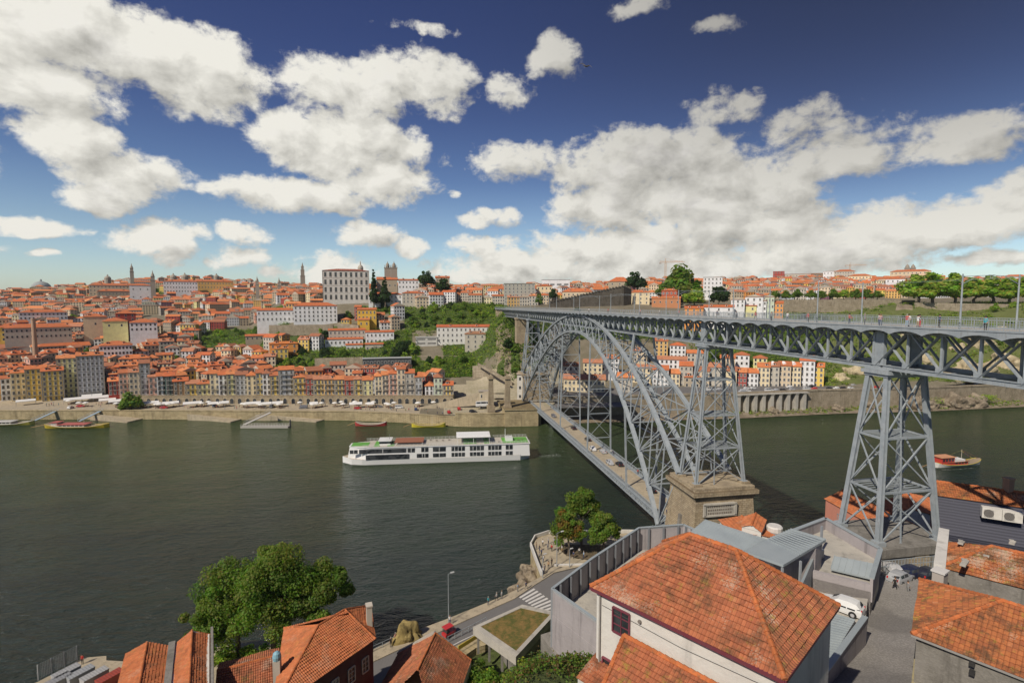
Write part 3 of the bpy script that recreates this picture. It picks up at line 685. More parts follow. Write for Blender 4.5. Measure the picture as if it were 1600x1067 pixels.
# towers
def tower(yc, tx, ty, bx, by, zb, zt, levels, mat=M_iron, kb=1.0):


    m0 = MB(); root = None
    m0.box((BX, yc, zt + .25), (2 * tx + 1.4, 2 * ty + 1.6, .5)); m0.box((BX, yc, zt + .75), (2 * tx + .8, 2 * ty + .9, .45)); m0.box((BX, yc, zt - .2), (2 * tx + .9, 2 * ty + 1.0, .4))
    root = bp('tower', m0)
    leg = lambda sx, sy, z: Vector((BX + sx * (bx + (tx - bx) * (z - zb) / (zt - zb)), yc + sy * (by + (ty - by) * (z - zb) / (zt - zb)), z))
    for sx in (-1, 1):
        for sy in (-1, 1):
            m = MB(); a, b = leg(sx, sy, zb), leg(sx, sy, zt)
            m.beam(a, b, .5, .42); m.beam(a + Vector((sx * .26, 0, 0)), b + Vector((sx * .26, 0, 0)), .08, .68); m.beam(a - Vector((sx * .26, 0, 0)), b - Vector((sx * .26, 0, 0)), .08, .68)
            m.box((a.x, a.y, zb + .3), (1.3, 1.3, .6)); bp('leg', m, parent=root)
    zs = [zb + (zt - zb) * t for t in levels]
    def br(a, b, w, h=None):
        m = MB(); m.beam(a, b, w, h); bp('brace', m, parent=root)
    for z0, z1 in zip(zs, zs[1:]):
        for s in (-1, 1):
            for (p, q, r, t) in (((-1, s), (1, s), (-1, s), (1, s)), ((s, -1), (s, 1), (s, -1), (s, 1))):
                br(leg(*p, z0), leg(*q, z1), .24 * kb, .24 * kb); br(leg(*q, z0), leg(*p, z1), .24 * kb, .24 * kb)
    for z in zs[1:-1]:
        for s in (-1, 1):
            br(leg(-1, s, z), leg(1, s, z), .34 * kb, .4 * kb); br(leg(s, -1, z), leg(s, 1, z), .34 * kb, .4 * kb)
        m = MB(); k = 7
        for i in range(k + 1):
            y = -1 + 2 * i / k; a, b = leg(-1, y, z), leg(1, y, z); m.beam(a, b, .07, .1)
            if i < k: m.beam(a, leg(1, -1 + 2 * (i + 1) / k, z), .07, .07)
        bp('platform_grille', m, parent=root)
    m = MB(); a = leg(-.25, -1, zb); m.beam(a, leg(-.25, -1, zt), .16, .16)
    for i in range(int((zt - zb) / .8)): z = zb + i * .8; p = leg(-.25, -1, z); m.beam(p + Vector((-.25, 0, 0)), p + Vector((.25, 0, 0)), .05)
    bp('ladder', m, parent=root)
    return root
tower(64.2, 3, 1.5, 4.9, 3.3, 32.6, 56.3, (0, .30, .62, 1), kb=.72); tower(111, 3, 1.5, 6.0, 3.6, 24.9, 56.2, (0, .26, .5, .76, 1), kb=.7); tower(304.5, 3, 1.5, 6.0, 3.6, 24.9, 55.8, (0, .26, .5, .76, 1), kb=.8)
# arch
SE0, SE1 = -7.0, 179.0
def ext(s): return 61.3 - (s - 86) ** 2 * .004139
def inn(s): return 10 + 44.6 * (1 - ((s - 86) / 86) ** 2)
def tt(z): return 3 + 5.2 * (61.3 - z) / 51.3
NB = 22
E_ = [SE0 + (SE1 - SE0) * k / NB for k in range(NB + 1)]; I_ = [172 * k / NB for k in range(NB + 1)]
def pe(k, sg): s = E_[k]; z = ext(s); return Vector((BX + sg * tt(z), BY + s, z))
def pi_(k, sg): s = I_[k]; z = inn(s); return Vector((BX + sg * tt(z), BY + s, z))
def pcurve(f0, f1, k): pass
for sg in (-1, 1):
    R_ = add('arch_rib', None, bridge); R_.matrix_parent_inverse = Matrix.Translation((-BX, -BY, 0))
    for (A, fz, z_) in ((E_, ext, 1), (I_, inn, -1)):
        rib = MB()
        for k in range(NB * 3):
            s0 = A[0] + (A[-1] - A[0]) * k / (NB * 3); s1 = A[0] + (A[-1] - A[0]) * (k + 1) / (NB * 3)
            a = Vector((BX + sg * tt(fz(s0)), BY + s0, fz(s0))); b = Vector((BX + sg * tt(fz(s1)), BY + s1, fz(s1)))
            d = (b - a).normalized(); nrm = Vector((0, -d.z, d.y)).normalized()
            rib.beam(a + nrm * .42, b + nrm * .42, 1.15, .1, up=(0, -d.z, d.y)); rib.beam(a - nrm * .3, b - nrm * .3, 1.0, .08, up=(0, -d.z, d.y))
            rib.beam(a + Vector((.4, 0, 0)), b + Vector((.4, 0, 0)), .08, .78, up=(0, -d.z, d.y)); rib.beam(a - Vector((.4, 0, 0)), b - Vector((.4, 0, 0)), .08, .78, up=(0, -d.z, d.y))
        bp('outer_chord' if z_ > 0 else 'inner_chord', rib, parent=R_)
    for k in range(NB):
        for a, b in ((pe(k, sg), pi_(k + 1, sg)), (pi_(k, sg), pe(k + 1, sg))): m = MB(); m.beam(a, b, .26, .26, up=(1, 0, 0)); bp('web_diagonal', m, parent=R_)
    for k in range(NB + 1): m = MB(); m.beam(pe(k, sg), pi_(k, sg), .32, .26, up=(1, 0, 0)); bp('web_post', m, parent=R_)
for k in range(NB + 1):
    for f in (pe, pi_): m = MB(); m.beam(f(k, -1), f(k, 1), .30, .34); bp('arch_strut', m)
    m = MB(); m.beam(pe(k, -1), pi_(k, 1), .2); m.beam(pe(k, 1), pi_(k, -1), .2); bp('arch_sway_brace', m)
for k in range(NB):
    for f in (pe, pi_): m = MB(); m.beam(f(k, -1), f(k + 1, 1), .24); m.beam(f(k, 1), f(k + 1, -1), .24); bp('arch_cross_brace', m)
# struts between arch and upper deck, hangers to lower deck
ZL = 9.4
for s in (28.7, 143.3):
    for sg in (-1, 1):
        m = MB(); z = ext(s); t = tt(z); a = Vector((BX + sg * t, BY + s, z)); b = Vector((BX + sg * 3, BY + s, ZB(BY + s))); m.beam(a, b, .7, .5); bp('arch_column', m)
    m = MB(); z = ext(s); m.beam((BX - tt(z), BY + s, z), (BX + 3, BY + s, 57), .2); m.beam((BX + tt(z), BY + s, z), (BX - 3, BY + s, 57), .2); bp('column_brace', m)
for s in (28.7, 66.9, 105.1, 143.3):
    zi = inn(s); hp = []
    for sg in (-1, 1):
        a = Vector((BX + sg * tt(zi), BY + s, zi)); b = Vector((BX + sg * 4.7, BY + s, ZL - 1)); m = MB(); m.beam(a, b, .5, .42); bp('hanger', m); hp.append((a, b))
    k = max(2, int((zi - ZL) / 9)); L = lambda j, t: hp[j][1] + (hp[j][0] - hp[j][1]) * t
    t0 = 6.5 / (zi - ZL); ts = [t0 + (1 - t0) * i / k for i in range(k + 1)]; m = MB()
    for t in ts: m.beam(L(0, t), L(1, t), .22, .26)
    for a, b in zip(ts, ts[1:]): m.beam(L(0, a), L(1, b), .14); m.beam(L(1, a), L(0, b), .14)
    bp('hanger_bracing', m)
# lower deck
m = MB(); m.box((BX, BY + 86, ZL - .45), (9.0, 176, .5)); bp('lower_deck', m)
m = MB(); m.box((BX, BY + 86, ZL - .1), (6.6, 176, .16)); bp('lower_road', m, mat=M_pave)
for sg in (-1, 1):
    m = MB(); X = BX + sg * 4.5
    m.beam((X, BY - 2, ZL - 1.6), (X, BY + 174, ZL - 1.6), .5, .35); m.beam((X, BY - 2, ZL + .1), (X, BY + 174, ZL + .1), .7, .25)
    y = BY - 2
    while y < BY + 173.5: m.beam((X, y, ZL - 1.6), (X, y + 1.9, ZL), .12); m.beam((X, y, ZL), (X, y + 1.9, ZL - 1.6), .12); m.beam((X, y, ZL - 1.6), (X, y, ZL), .2); y += 1.91
    bp('lower_girder', m)
    m = MB(); y = BY - 2
    while y < BY + 174: m.beam((X, y, ZL), (X, y, ZL + 1.35), .1); y += 1.9
    for h in (.35, .7, 1.05): m.beam((X, BY - 2, ZL + h), (X, BY + 174, ZL + h), .07)
    m.beam((X, BY - 2, ZL + 1.35), (X, BY + 174, ZL + 1.35), .14); bp('lower_railing', m)
m = MB(); y = BY - 2
while y < BY + 174: m.beam((BX - 4.5, y, ZL - 1.2), (BX + 4.5, y, ZL - 1.2), .3, .8); y += 3.8
bp('lower_crossbeams', m)
# near pedestal with plaque
ped = thing('stone_pedestal', 'huge tapered granite pedestal with pale plaque under the near bridge tower', 'pedestal', (68, 111, 6))
def loc_build(m, name, mat, parent, P):
    o = add(name, m.mesh(name, mat), parent); o.matrix_parent_inverse = Matrix.Translation((-P[0], -P[1], -P[2])); return o
P_ = (68, 111, 6); sq = lambda a, b, c, d: [(a, b), (c, b), (c, d), (a, d)]
m = MB(); m.prism(sq(59.4, 104.0, 76.6, 119.4), 0, 22.2, top=sq(60.9, 105.4, 75.1, 117.2)); loc_build(m, 'shaft', M_granite, ped, P_)
m = MB(); m.prism(sq(60.7, 105.2, 75.3, 117.4), 22.2, 22.7); m.prism(sq(60.4, 104.9, 75.6, 117.7), 22.7, 23.2); m.prism(sq(60.0, 104.5, 76.0, 118.1), 23.2, 24.1); m.prism(sq(60.7, 105.2, 75.3, 117.4), 24.1, 24.9)
for (x, y) in ((62, 107.4), (74, 107.4), (62, 114.6), (74, 114.6)): m.box((x, y, 25.15), (2, 2, .5))
loc_build(m, 'cornice', M_granite, ped, P_)
m = MB(); m.box((66.6, 105.1, 20.0), (7.4, .5, 3.0)); m.box((66.6, 104.85, 21.3), (8.2, .5, .3)); m.box((66.6, 104.85, 18.7), (8.2, .5, .3)); m.box((62.8, 104.85, 20.0), (.5, .5, 2.6)); m.box((70.4, 104.85, 20.0), (.5, .5, 2.6))
pq = loc_build(m, 'plaque', M_conc, ped, P_)
m = MB()
for r in range(3):
    x = 63.6
    while x < 69.4:
        w = rnd.uniform(.18, .42); m.box((x + w / 2, 104.82, 20.8 - r * .75), (w, .06, .38), col=(.2, .17, .14)); x += w + .2
l = loc_build(m, 'inscription', M_col, ped, P_)
m = MB(); m.beam((59.9, 111, 12), (60.5, 111, 17), .9, .9); l = loc_build(m, 'drain_slot', M_concd, ped, P_)
# tower two footing
m = MB(); m.prism(sq(61.4, 59.2, 74.6, 69.2), 20, 31.4, top=sq(62, 59.8, 74, 68.6)); m.prism(sq(61.6, 59.4, 74.4, 69), 31.4, 32.6)
tag(m.build('stone_footing', M_concd), 'weathered stone footing under the nearer bridge tower behind the parked cars', 'footing')
m = MB()
for (a, b) in (((60.5, 57.6), (75, 57.6)), ((60.5, 57.6), (60.5, 60))):
    n_ = max(1, int(math.dist(a, b) / .5))
    for i in range(n_ + 1): x = a[0] + (b[0] - a[0]) * i / n_; y = a[1] + (b[1] - a[1]) * i / n_; m.beam((x, y, 30.2), (x, y, 32.2), .05)
    for h in (30.5, 31.4, 32.2): m.beam((*a, h), (*b, h), .07)
tag(m.build('footing_fence', M_iron), 'thin iron fence in front of the tower footing', 'fence')
# masts on the upper deck
mast0 = None
k = 0
for Y in (52.2, 75, 98, 121, 144, 167, 201, 236, 281, 330, 380):
    for sg, nm in ((-1, 'river'), (1, 'upstream')):
        if mast0 is None:
            mast0 = thing('catenary_mast', '', 'mast', (0, 0, 0), 0, 'tram wire masts on the upper deck'); m = MB(); m.tube([(0, 0, -1), (0, 0, 3), (0, 0, 6.6)], [.12, .10, .08], 8); m.build('pole', M_iron, mast0)
            m = MB(); m.beam((0, 0, 6.3), (4.6, 0, 6.5), .07); m.beam((0, 0, 5.4), (2.2, 0, 6.4), .05); m.beam((4.3, 0, 6.5), (4.3, 0, 6.1), .05); m.build('arm', M_iron, mast0); r = mast0
        else: r = copy_tree(mast0)
        r.location = (BX + sg * 4.15, Y, zd(Y)); r.rotation_euler[2] = 0 if sg < 0 else math.pi
        r['label'] = 'slim tram wire mast, %s from the near end on the %s side of the deck' % (ordn(k // 2), 'left' if sg < 0 else 'right'); k += 1
m = MB()
for X in (66.4, 69.6):
    m.tube([(X, 30, zd(30) + 6.05), (X, 52.2, zd(52) + 6.1), (X, 75, zd(75) + 6.05)], .013, 5); m.tube([(X, 75, zd(75) + 6.05), (X, 121, zd(121) + 6.05), (X, 236, zd(236) + 6.05), (X, 380, zd(380) + 6.05)], .013, 5)
tag(m.build('tram_wires', M_iron), 'thin overhead tram wires along the upper deck', 'wires')
# ================================================================== OLD TOWN ACROSS THE RIVER
RC = [(.62, .19, .065), (.54, .15, .055), (.66, .24, .09), (.44, .14, .06), (.58, .19, .07), (.34, .14, .08), (.56, .14, .05), (.48, .21, .12)]
WC = {'cream': (.56, .47, .30), 'white': (.66, .64, .58), 'grey': (.37, .34, .285), 'beige': (.48, .39, .27), 'yellow': (.62, .40, .09), 'ochre': (.50, .31, .10), 'pink': (.52, .29, .22), 'red': (.30, .045, .035),
      'blue-grey': (.34, .36, .38), 'pale-green': (.42, .47, .36), 'orange': (.62, .24, .06), 'stone': (.30, .25, .18), 'pale-yellow': (.62, .52, .24), 'plum': (.16, .06, .09), 'teal': (.06, .12, .11), 'brown': (.20, .13, .08)}
for _k in WC: WC[_k] = tuple(min(.78, c * (1.38 if sum(WC[_k]) > .6 else 1.2)) for c in WC[_k])
SHW = MB()          # shared window: frame, panes
def win_mesh(w, h, frame=(.6, .58, .54), arch=False):
    m = MB(); m.box((0, -.03, 0), (w + .3, .12, h + .3), col=frame); m.box((0, -.07, 0), (w, .08, h), mi=1)
    m.box((0, -.11, 0), (.07, .04, h), col=frame); m.box((0, -.11, h * .12), (w, .04, .07), col=frame)
    m.box((0, -.12, -h / 2 - .2), (w + .45, .26, .1), col=frame); return m.mesh('window', [M_col, M_glass])
WIN = {}
def win(w, h, frame=(.6, .58, .54)):
    k = (round(w, 1), round(h, 1), tuple(round(c, 1) for c in frame))
    if k not in WIN: WIN[k] = win_mesh(k[0], k[1], frame)
    return WIN[k]
def roof_geo(m, w, d, h, rise, rt, col, oh=.45):
    a, b = w / 2 + oh, d / 2 + oh; z = h - .05; t = .22
    m.quad((-a, -b, z), (-a, b, z), (a, b, z), (a, -b, z), col=col)
    for p, q in (((-a, -b), (a, -b)), ((a, -b), (a, b)), ((a, b), (-a, b)), ((-a, b), (-a, -b))): m.quad((*p, z), (*q, z), (*q, z + t), (*p, z + t), col=tuple(c * .8 for c in col))
    z += t; r = z + rise
    if rt == 'flat': m.quad((-a, -b, z), (a, -b, z), (a, b, z), (-a, b, z), col=col); return
    if rt == 'hip':
        if w >= d: e = max(.3, a - b); A, B = (-e, 0, r), (e, 0, r); m.quad((-a, -b, z), (a, -b, z), B, A, col=col); m.quad((a, b, z), (-a, b, z), A, B, col=col); m.quad((a, -b, z), (a, b, z), B, col=col); m.quad((-a, b, z), (-a, -b, z), A, col=col)
        else: e = max(.3, b - a); A, B = (0, -e, r), (0, e, r); m.quad((-a, b, z), (-a, -b, z), A, B, col=col); m.quad((a, -b, z), (a, b, z), B, A, col=col); m.quad((-a, -b, z), (a, -b, z), A, col=col); m.quad((a, b, z), (-a, b, z), B, col=col)
    elif rt == 'gx':      # ridge parallel to the facade
        m.quad((-a, -b, z), (a, -b, z), (a, 0, r), (-a, 0, r), col=col); m.quad((a, b, z), (-a, b, z), (-a, 0, r), (a, 0, r), col=col)
        m.quad((a, -b, z), (a, b, z), (a, 0, r), mi=1, col=(.5, .45, .36)); m.quad((-a, b, z), (-a, -b, z), (-a, 0, r), mi=1, col=(.5, .45, .36))
    else:                 # gy: gable to the front
        m.quad((-a, b, z), (-a, -b, z), (0, -b, r), (0, b, r), col=col); m.quad((a, -b, z), (a, b, z), (0, b, r), (0, -b, r), col=col)
        m.quad((-a, -b, z), (a, -b, z), (0, -b, r), mi=1, col=(.5, .45, .36)); m.quad((a, b, z), (-a, b, z), (0, b, r), mi=1, col=(.5, .45, .36))
def wall_geo(m, w, d, h, col, base=3.0):
    a, b = w / 2, d / 2; P = [(-a, -b), (a, -b), (a, b), (-a, b)]
    for i in range(4): p, q = P[i], P[(i + 1) % 4]; m.quad((*p, -base), (*q, -base), (*q, h), (*p, h), col=col)
def win_faces(m, w, d, h, floors, cols, frame=(.55, .52, .47), fr=True, ww=1.1, wh=1.7, sides=True):
    a, b = w / 2, d / 2; fh = h / floors
    def one(cx, cy, cz, ax):
        for g, mi, o in ((.18, 0, .04), (0, 1, .08)):
            if mi == 0 and not fr: continue
            x, z = ww / 2 + g, min(wh, fh * .62) / 2 + g
            if ax == 0: m.quad((cx - x, cy - o, cz - z), (cx + x, cy - o, cz - z), (cx + x, cy - o, cz + z), (cx - x, cy - o, cz + z), mi=mi, col=frame)
            elif ax == 1: m.quad((cx + o, cy - x, cz - z), (cx + o, cy + x, cz - z), (cx + o, cy + x, cz + z), (cx + o, cy - x, cz + z), mi=mi, col=frame)
            else: m.quad((cx - o, cy + x, cz - z), (cx - o, cy - x, cz - z), (cx - o, cy - x, cz + z), (cx - o, cy + x, cz + z), mi=mi, col=frame)
    for f in range(floors):
        z = fh * (f + .5)
        for c in range(cols): one(-a + w * (c + .5) / cols, -b, z, 0)
        if sides:
            k = max(1, int(d / 3.2))
            for c in range(k): y = -b + d * (c + .5) / k; one(a, y, z, 1); one(-a, y, z, 2)
CHM = MB(); CHM.box((0, 0, .7), (.8, .8, 1.8), col=(.42, .36, .28)); CHM.box((0, 0, 1.65), (1.0, 1.0, .15), col=(.5, .2, .1)); chim_me = CHM.mesh('chimney', M_wall)
DM = MB(); DM.box((0, 0, .6), (1.7, 1.8, 1.5), col=(.62, .58, .5)); DM.box((0, -.93, .7), (.9, .06, .9), mi=1); DM.prism([(-1.05, -1.1), (1.05, -1.1), (1.05, 1.3), (-1.05, 1.3)], 1.35, 1.5, mi=2, col=(.55, .17, .06)); DM.prism([(-1.05, -1.1), (1.05, -1.1), (1.05, 1.3), (-1.05, 1.3)], 1.5, 2.0, mi=2, col=(.55, .17, .06), top=[(-.1, -1.1), (.1, -1.1), (.1, 1.3), (-.1, 1.3)]); dor_me = DM.mesh('dormer', [M_wall, M_glass, M_roof])
BAL = {}
def balc(w):
    k = round(w, 1)
    if k not in BAL:
        m = MB(); m.box((0, -.45, 0), (k, .9, .14), col=(.35, .32, .28))
        for x in [i * .3 - k / 2 for i in range(int(k / .3) + 1)]: m.beam((x, -.88, 0), (x, -.88, .95), .04, col=(.06, .06, .06))
        m.beam((-k / 2, -.88, .95), (k / 2, -.88, .95), .07, col=(.06, .06, .06)); m.beam((-k / 2, -.88, .95), (-k / 2, 0, .95), .06, col=(.06, .06, .06)); m.beam((k / 2, -.88, .95), (k / 2, 0, .95), .06, col=(.06, .06, .06)); BAL[k] = m.mesh('balcony', M_col)
    return BAL[k]
NOBJ = 0
def building(name, label, x, y, z, w, d, h, rot, wc, rc, rt='hip', rise=2.0, floors=3, cols=3, det=1, group=None, base=3.0, frame=(.6, .58, .54), ww=1.1, wh=1.7, cat='house', bal=0, chim=0, band=None, ground=None, sides=True, dorm=.35):
    t = thing(name, label, cat, (x, y, z), rot, group)
    m = MB(); wall_geo(m, w, d, h, wc, base)
    if band:
        for f in range(1, floors): m.box((0, 0, h * f / floors), (w + .16, d + .16, .22), col=band)
        m.box((0, 0, h - .25), (w + .5, d + .5, .35), col=band)
        for sx in (-1, 1): m.box((sx * w / 2, -d / 2, h / 2), (.6, .3, h - .5), col=band)
    if ground: m.box((0, -d / 2 - .03, h / floors / 2 - .1), (w - .2, .2, h / floors - .3), col=ground)
    if det < 2: win_faces(m, w, d, h, floors, cols, frame, det == 1, ww, wh, sides)
    m.build('wall', [M_wall, M_glass], t)
    if rt: m = MB(); roof_geo(m, w, d, h, rise, rt, rc); r = m.build('roof', [M_roof if rt != 'flat' else M_col, M_wall], t)
    fh = h / floors
    if det >= 2:
        for f in range(floors):
            for c in range(cols):
                o = add('window', win(ww, min(wh, fh * .64), frame), t, (-w / 2 + w * (c + .5) / cols, -d / 2 - (.14 if f == 0 and ground else .0), fh * (f + .5)))
        if sides:
            k = max(1, int(d / 3.4))
            for f in range(floors):
                for c in range(k):
                    for sx in ((1,) if rot >= 0 else (-1, 1)): o = add('window', win(ww, min(wh, fh * .64), frame), t, (sx * w / 2, -d / 2 + d * (c + .5) / k, fh * (f + .5)), math.pi / 2 * sx)
        if bal:
            for f in range(1, min(floors, 1 + bal)): add('balcony', balc(w * .8), t, (0, -d / 2, fh * f + .1))
    if rt in ('hip', 'gx') and w > 6 and rnd.random() < dorm:
        for k_ in range(1 if w < 9 else 2): add('dormer', dor_me, t, (rnd.uniform(-.3, .3) * w if w < 9 else (-.25 + .5 * k_) * w, -d * .26, h + rise * .32))
    for c in range(chim): add('chimney', chim_me, t, (rnd.uniform(-.35, .35) * w, rnd.uniform(-.2, .3) * d, h + .4))
    return t
def face(x, y, f=1.0): return math.asin(max(-1, min(1, -x / math.hypot(x, y)))) * f
# --- front row on the quay, standing on an arcaded terrace
FR = [(-40, -22, 588, 'white', 'orange tiled'), (-22, -2, 582, 'ochre', ''), (-2, 15, 592, 'white', ''), (15, 39, 583, 'cream', ''), (39, 64, 577, 'yellow', ''), (64, 90, 580, 'yellow', ''), (90, 121, 560, 'pale-yellow', ''), (121, 154, 556, 'blue-grey', ''),
      (166, 183, 596, 'red', ''), (183, 199, 583, 'pink', ''), (199, 216, 582, 'beige', ''), (216, 229, 568, 'blue-grey', ''), (229, 242, 589, 'pink', ''), (242, 255, 588, 'white', ''), (255, 268, 588, 'teal', ''), (268, 288, 596, 'brown', ''),
      (288, 306, 600, 'yellow', ''), (306, 325, 600, 'pale-yellow', ''), (325, 339, 584, 'cream', ''), (339, 352, 586, 'white', ''), (352, 366, 585, 'pale-yellow', ''), (366, 383, 586, 'blue-grey', ''), (383, 398, 587, 'cream', ''), (398, 408, 583, 'yellow', ''), (408, 420, 584, 'white', ''),
      (420, 434, 587, 'yellow', ''), (434, 456, 578, 'blue-grey', ''), (457, 476, 590, 'yellow', ''), (476, 488, 592, 'red', ''), (488, 504, 593, 'yellow', ''), (504, 521, 593, 'ochre', ''), (521, 537, 593, 'yellow', ''), (537, 551, 594, 'red', ''), (551, 565, 593, 'yellow', ''), (565, 580, 594, 'pale-yellow', ''),
      (584, 595, 588, 'cream', ''), (595, 606, 586, 'beige', ''), (606, 619, 584, 'pink', ''), (619, 632, 577, 'beige', ''), (632, 646, 583, 'grey', ''), (647, 658, 589, 'blue-grey', ''), (663, 676, 603, 'white', ''), (677, 690, 590, 'pale-green', ''), (691, 707, 602, 'yellow', '')]
for i, (a, b, ey, wc, _) in enumerate(FR):
    left = a < 160; pyb = 630 if left else 617
    zb = 5.2 if left else 10.1; D = (CH - zb) / (pyb - 471) * 822 * 1.0
    D = 324 if left else 317
    if 85 <= a < 160: D = 334
    pm = (a + b) / 2; x, y = G(pm, D); zt = ZY(ey, D); h = zt - zb; w = (b - a) * D / 822 * .985; fl = max(2, round(h / 3.3)); dd = 11
    x, y = G(pm, D + dd / 2); w2 = w * (D + dd / 2) / D
    rot = math.asin(-math.sin(math.atan2(*(G(pm, D)))))
    prv = FR[i - 1][3] if i else None; nxt = FR[i + 1][3] if i + 1 < len(FR) else None
    lab = '%s %d-storey quay house, %s from left in front row%s' % (wc.replace('-', ' '), fl, ordn(max(0, i - 2)), ', beside a %s one' % prv.replace('-', ' ') if prv else '')
    t = building('quay_house', lab, x, y, zb, w2, dd, h, rot * .92, WC[wc], rnd.choice(RC), rnd.choice(['gx', 'gx', 'hip']), 1.8, fl, max(2, round(w / 2.4)), 2, 'houses of the quay front row', 2.5, (.62, .60, .55) if wc != 'white' else (.35, .30, .26),
                 1.0, 1.8, bal=rnd.choice([0, 1, 2, 9]) if not left else 1, chim=rnd.choice([0, 1, 1]), band=(.36, .32, .26) if wc in ('yellow', 'grey', 'blue-grey', 'pale-yellow') else None)
    if wc == 'blue-grey' and b - a > 20: pass
# arcade wall under the front row
m = MB(); pts = [G(px, 315.0) for px in range(182, 722, 15)]
for a, b in zip(pts, pts[1:]):
    dx, dy = (b[0] - a[0]), (b[1] - a[1]); L_ = math.hypot(dx, dy); nx_, ny_ = -dy / L_ * 8, dx / L_ * 8
    m.prism([a, b, (b[0] + nx_, b[1] + ny_), (a[0] + nx_, a[1] + ny_)], 4, 9.8); m.prism([(a[0] - nx_ * .03, a[1] - ny_ * .03), (b[0] - nx_ * .03, b[1] - ny_ * .03), b, a], 9.8, 10.5)
arc = tag(m.build('arcade_wall', M_granite), 'long granite arcade wall under the quay front houses', 'wall')
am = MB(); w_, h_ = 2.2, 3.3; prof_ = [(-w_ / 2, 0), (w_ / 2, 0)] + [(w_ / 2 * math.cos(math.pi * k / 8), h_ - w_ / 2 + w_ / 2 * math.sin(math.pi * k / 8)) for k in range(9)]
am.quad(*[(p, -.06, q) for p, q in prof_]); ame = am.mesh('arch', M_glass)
rm = MB()
for k in range(8):
    a0, a1 = math.pi * k / 8, math.pi * (k + 1) / 8; R1 = w_ / 2 + .35; R0 = w_ / 2
    f = lambda r, a: (r * math.cos(a), h_ - w_ / 2 + r * math.sin(a))
    P4 = [f(R0, a0), f(R1, a0), f(R1, a1), f(R0, a1)]; rm.quad(*[(p, -.12, q) for p, q in P4])
for sx in (-1, 1): rm.box((sx * (w_ / 2 + .17), -.06, (h_ - w_ / 2) / 2), (.35, .14, h_ - w_ / 2))
rme = rm.mesh('arch_surround', M_pave)
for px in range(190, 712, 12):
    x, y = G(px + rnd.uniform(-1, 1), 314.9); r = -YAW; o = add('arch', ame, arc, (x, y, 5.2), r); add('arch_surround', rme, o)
# --- terrain-standing special buildings: px0, px1, eave row, base row, depth guess ...
def special(name, label, p0, p1, ey, by, D, wc, rc, rt='hip', rise=2.0, floors=3, cols=6, det=2, dd=12, cat='building', rotf=1.0, **k):
    pm = (p0 + p1) / 2; zb = ZY(by, D); zt = ZY(ey, D); w = (p1 - p0) * D / 822; x, y = G(pm, D + dd / 2)
    w *= (D + dd / 2) / D * .97
    return building(name, label, x, y, zb, w, dd, zt - zb, face(x, y) * rotf, wc if isinstance(wc, tuple) else WC[wc], rc, rt, rise, floors, cols, det, base=12, cat=cat, **k)
O1 = (.52, .14, .05)
special('palace', 'huge white and grey bishop palace with tall windows beside the cathedral', 508, 577, 423, 470, 530, (.60, .58, .53), (.30, .09, .06), 'hip', 2.4, 4, 9, 2, 26, rotf=.9, band=(.26, .23, .20), ww=1.9, wh=4.2, frame=(.30, .27, .23), cat='palace', chim=2)
special('convent', 'long white building with orange roof left below the palace', 404, 460, 485, 503, 482, 'white', O1, 'hip', 2.2, 2, 9, 2)
special('seminary', 'four-storey white block with hipped orange roof below the palace', 461, 526, 478, 503, 476, 'white', O1, 'hip', 3, 4, 10, 2, 16, wh=1.6)
special('yellow_house', 'bright yellow house with orange roof right below the palace', 559, 588, 484, 500, 468, (.72, .46, .06), O1, 'gx', 1.6, 2, 5, 2)
special('yellow_house', 'small yellow wing in front of the bright yellow house', 560, 577, 500, 511, 460, (.72, .46, .06), (.55, .2, .07), 'gx', 1.5, 1, 2, 2)
special('long_house', 'long white house with orange roof under the cathedral towers', 577, 629, 460, 475, 520, 'white', O1, 'hip', 2, 2, 8, 2)
special('long_house', 'grey stone house with orange roof right of the long white one', 629, 664, 458, 474, 522, 'grey', O1, 'hip', 2, 3, 6, 2)
special('cathedral_nave', 'orange-roofed cathedral nave left of its twin towers', 590, 622, 437, 455, 560, 'stone', O1, 'gx', 3, 1, 4, 1, 14)
special('chapter_house', 'white house with orange roof right of the cathedral towers', 623, 655, 438, 452, 565, 'white', O1, 'gx', 1.5, 2, 6, 1)
special('stone_house', 'plain stone block with orange roof between two round trees by the cathedral', 681, 703, 434, 450, 560, 'stone', O1, 'gx', 2, 2, 3, 1)
special('terrace_house', 'long grey three-storey terrace house on the green slope', 514, 570, 516, 531, 448, 'grey', O1, 'gx', 1.4, 2, 9, 2, 8)
special('terrace_house', 'white hillside house right of the grey terrace house', 571, 615, 519, 537, 446, 'white', O1, 'gx', 1.4, 2, 7, 2, 9)
special('terrace_house', 'low white house below the grey terrace house', 508, 566, 530, 540, 440, 'white', O1, 'gx', 1.2, 1, 9, 2, 7)
special('terrace_house', 'low white lodge with orange roof lowest of the terrace houses', 540, 566, 539, 549, 434, 'white', O1, 'gx', 1, 1, 4, 2, 6)
special('terrace_house', 'small grey lodge with orange roof beside the white lodge', 570, 598, 538, 550, 433, 'grey', O1, 'gx', 1, 1, 4, 2, 6)
special('glass_pavilion', 'low modern glass pavilion with flat grey roof above the front row', 566, 642, 560, 572, 380, (.06, .07, .08), (.42, .43, .42), 'flat', 0, 1, 14, 1, 8)
special('white_institute', 'long white four-storey building with red roof near the bridge end', 682, 766, 511, 544, 440, (.70, .69, .65), (.50, .12, .05), 'gx', 1.8, 4, 12, 2, 13)
special('modern_block', 'low white modern block left of the long white institute', 649, 683, 527, 546, 436, (.55, .54, .50), (.5, .49, .45), 'flat', 0, 3, 2, 1, 10, ww=7, wh=.8)
special('stone_block', 'narrow grey-brown stone house in front of the white institute', 726, 759, 522, 553, 420, 'grey', (.30, .17, .10), 'hip', 2, 4, 3, 2, 10)
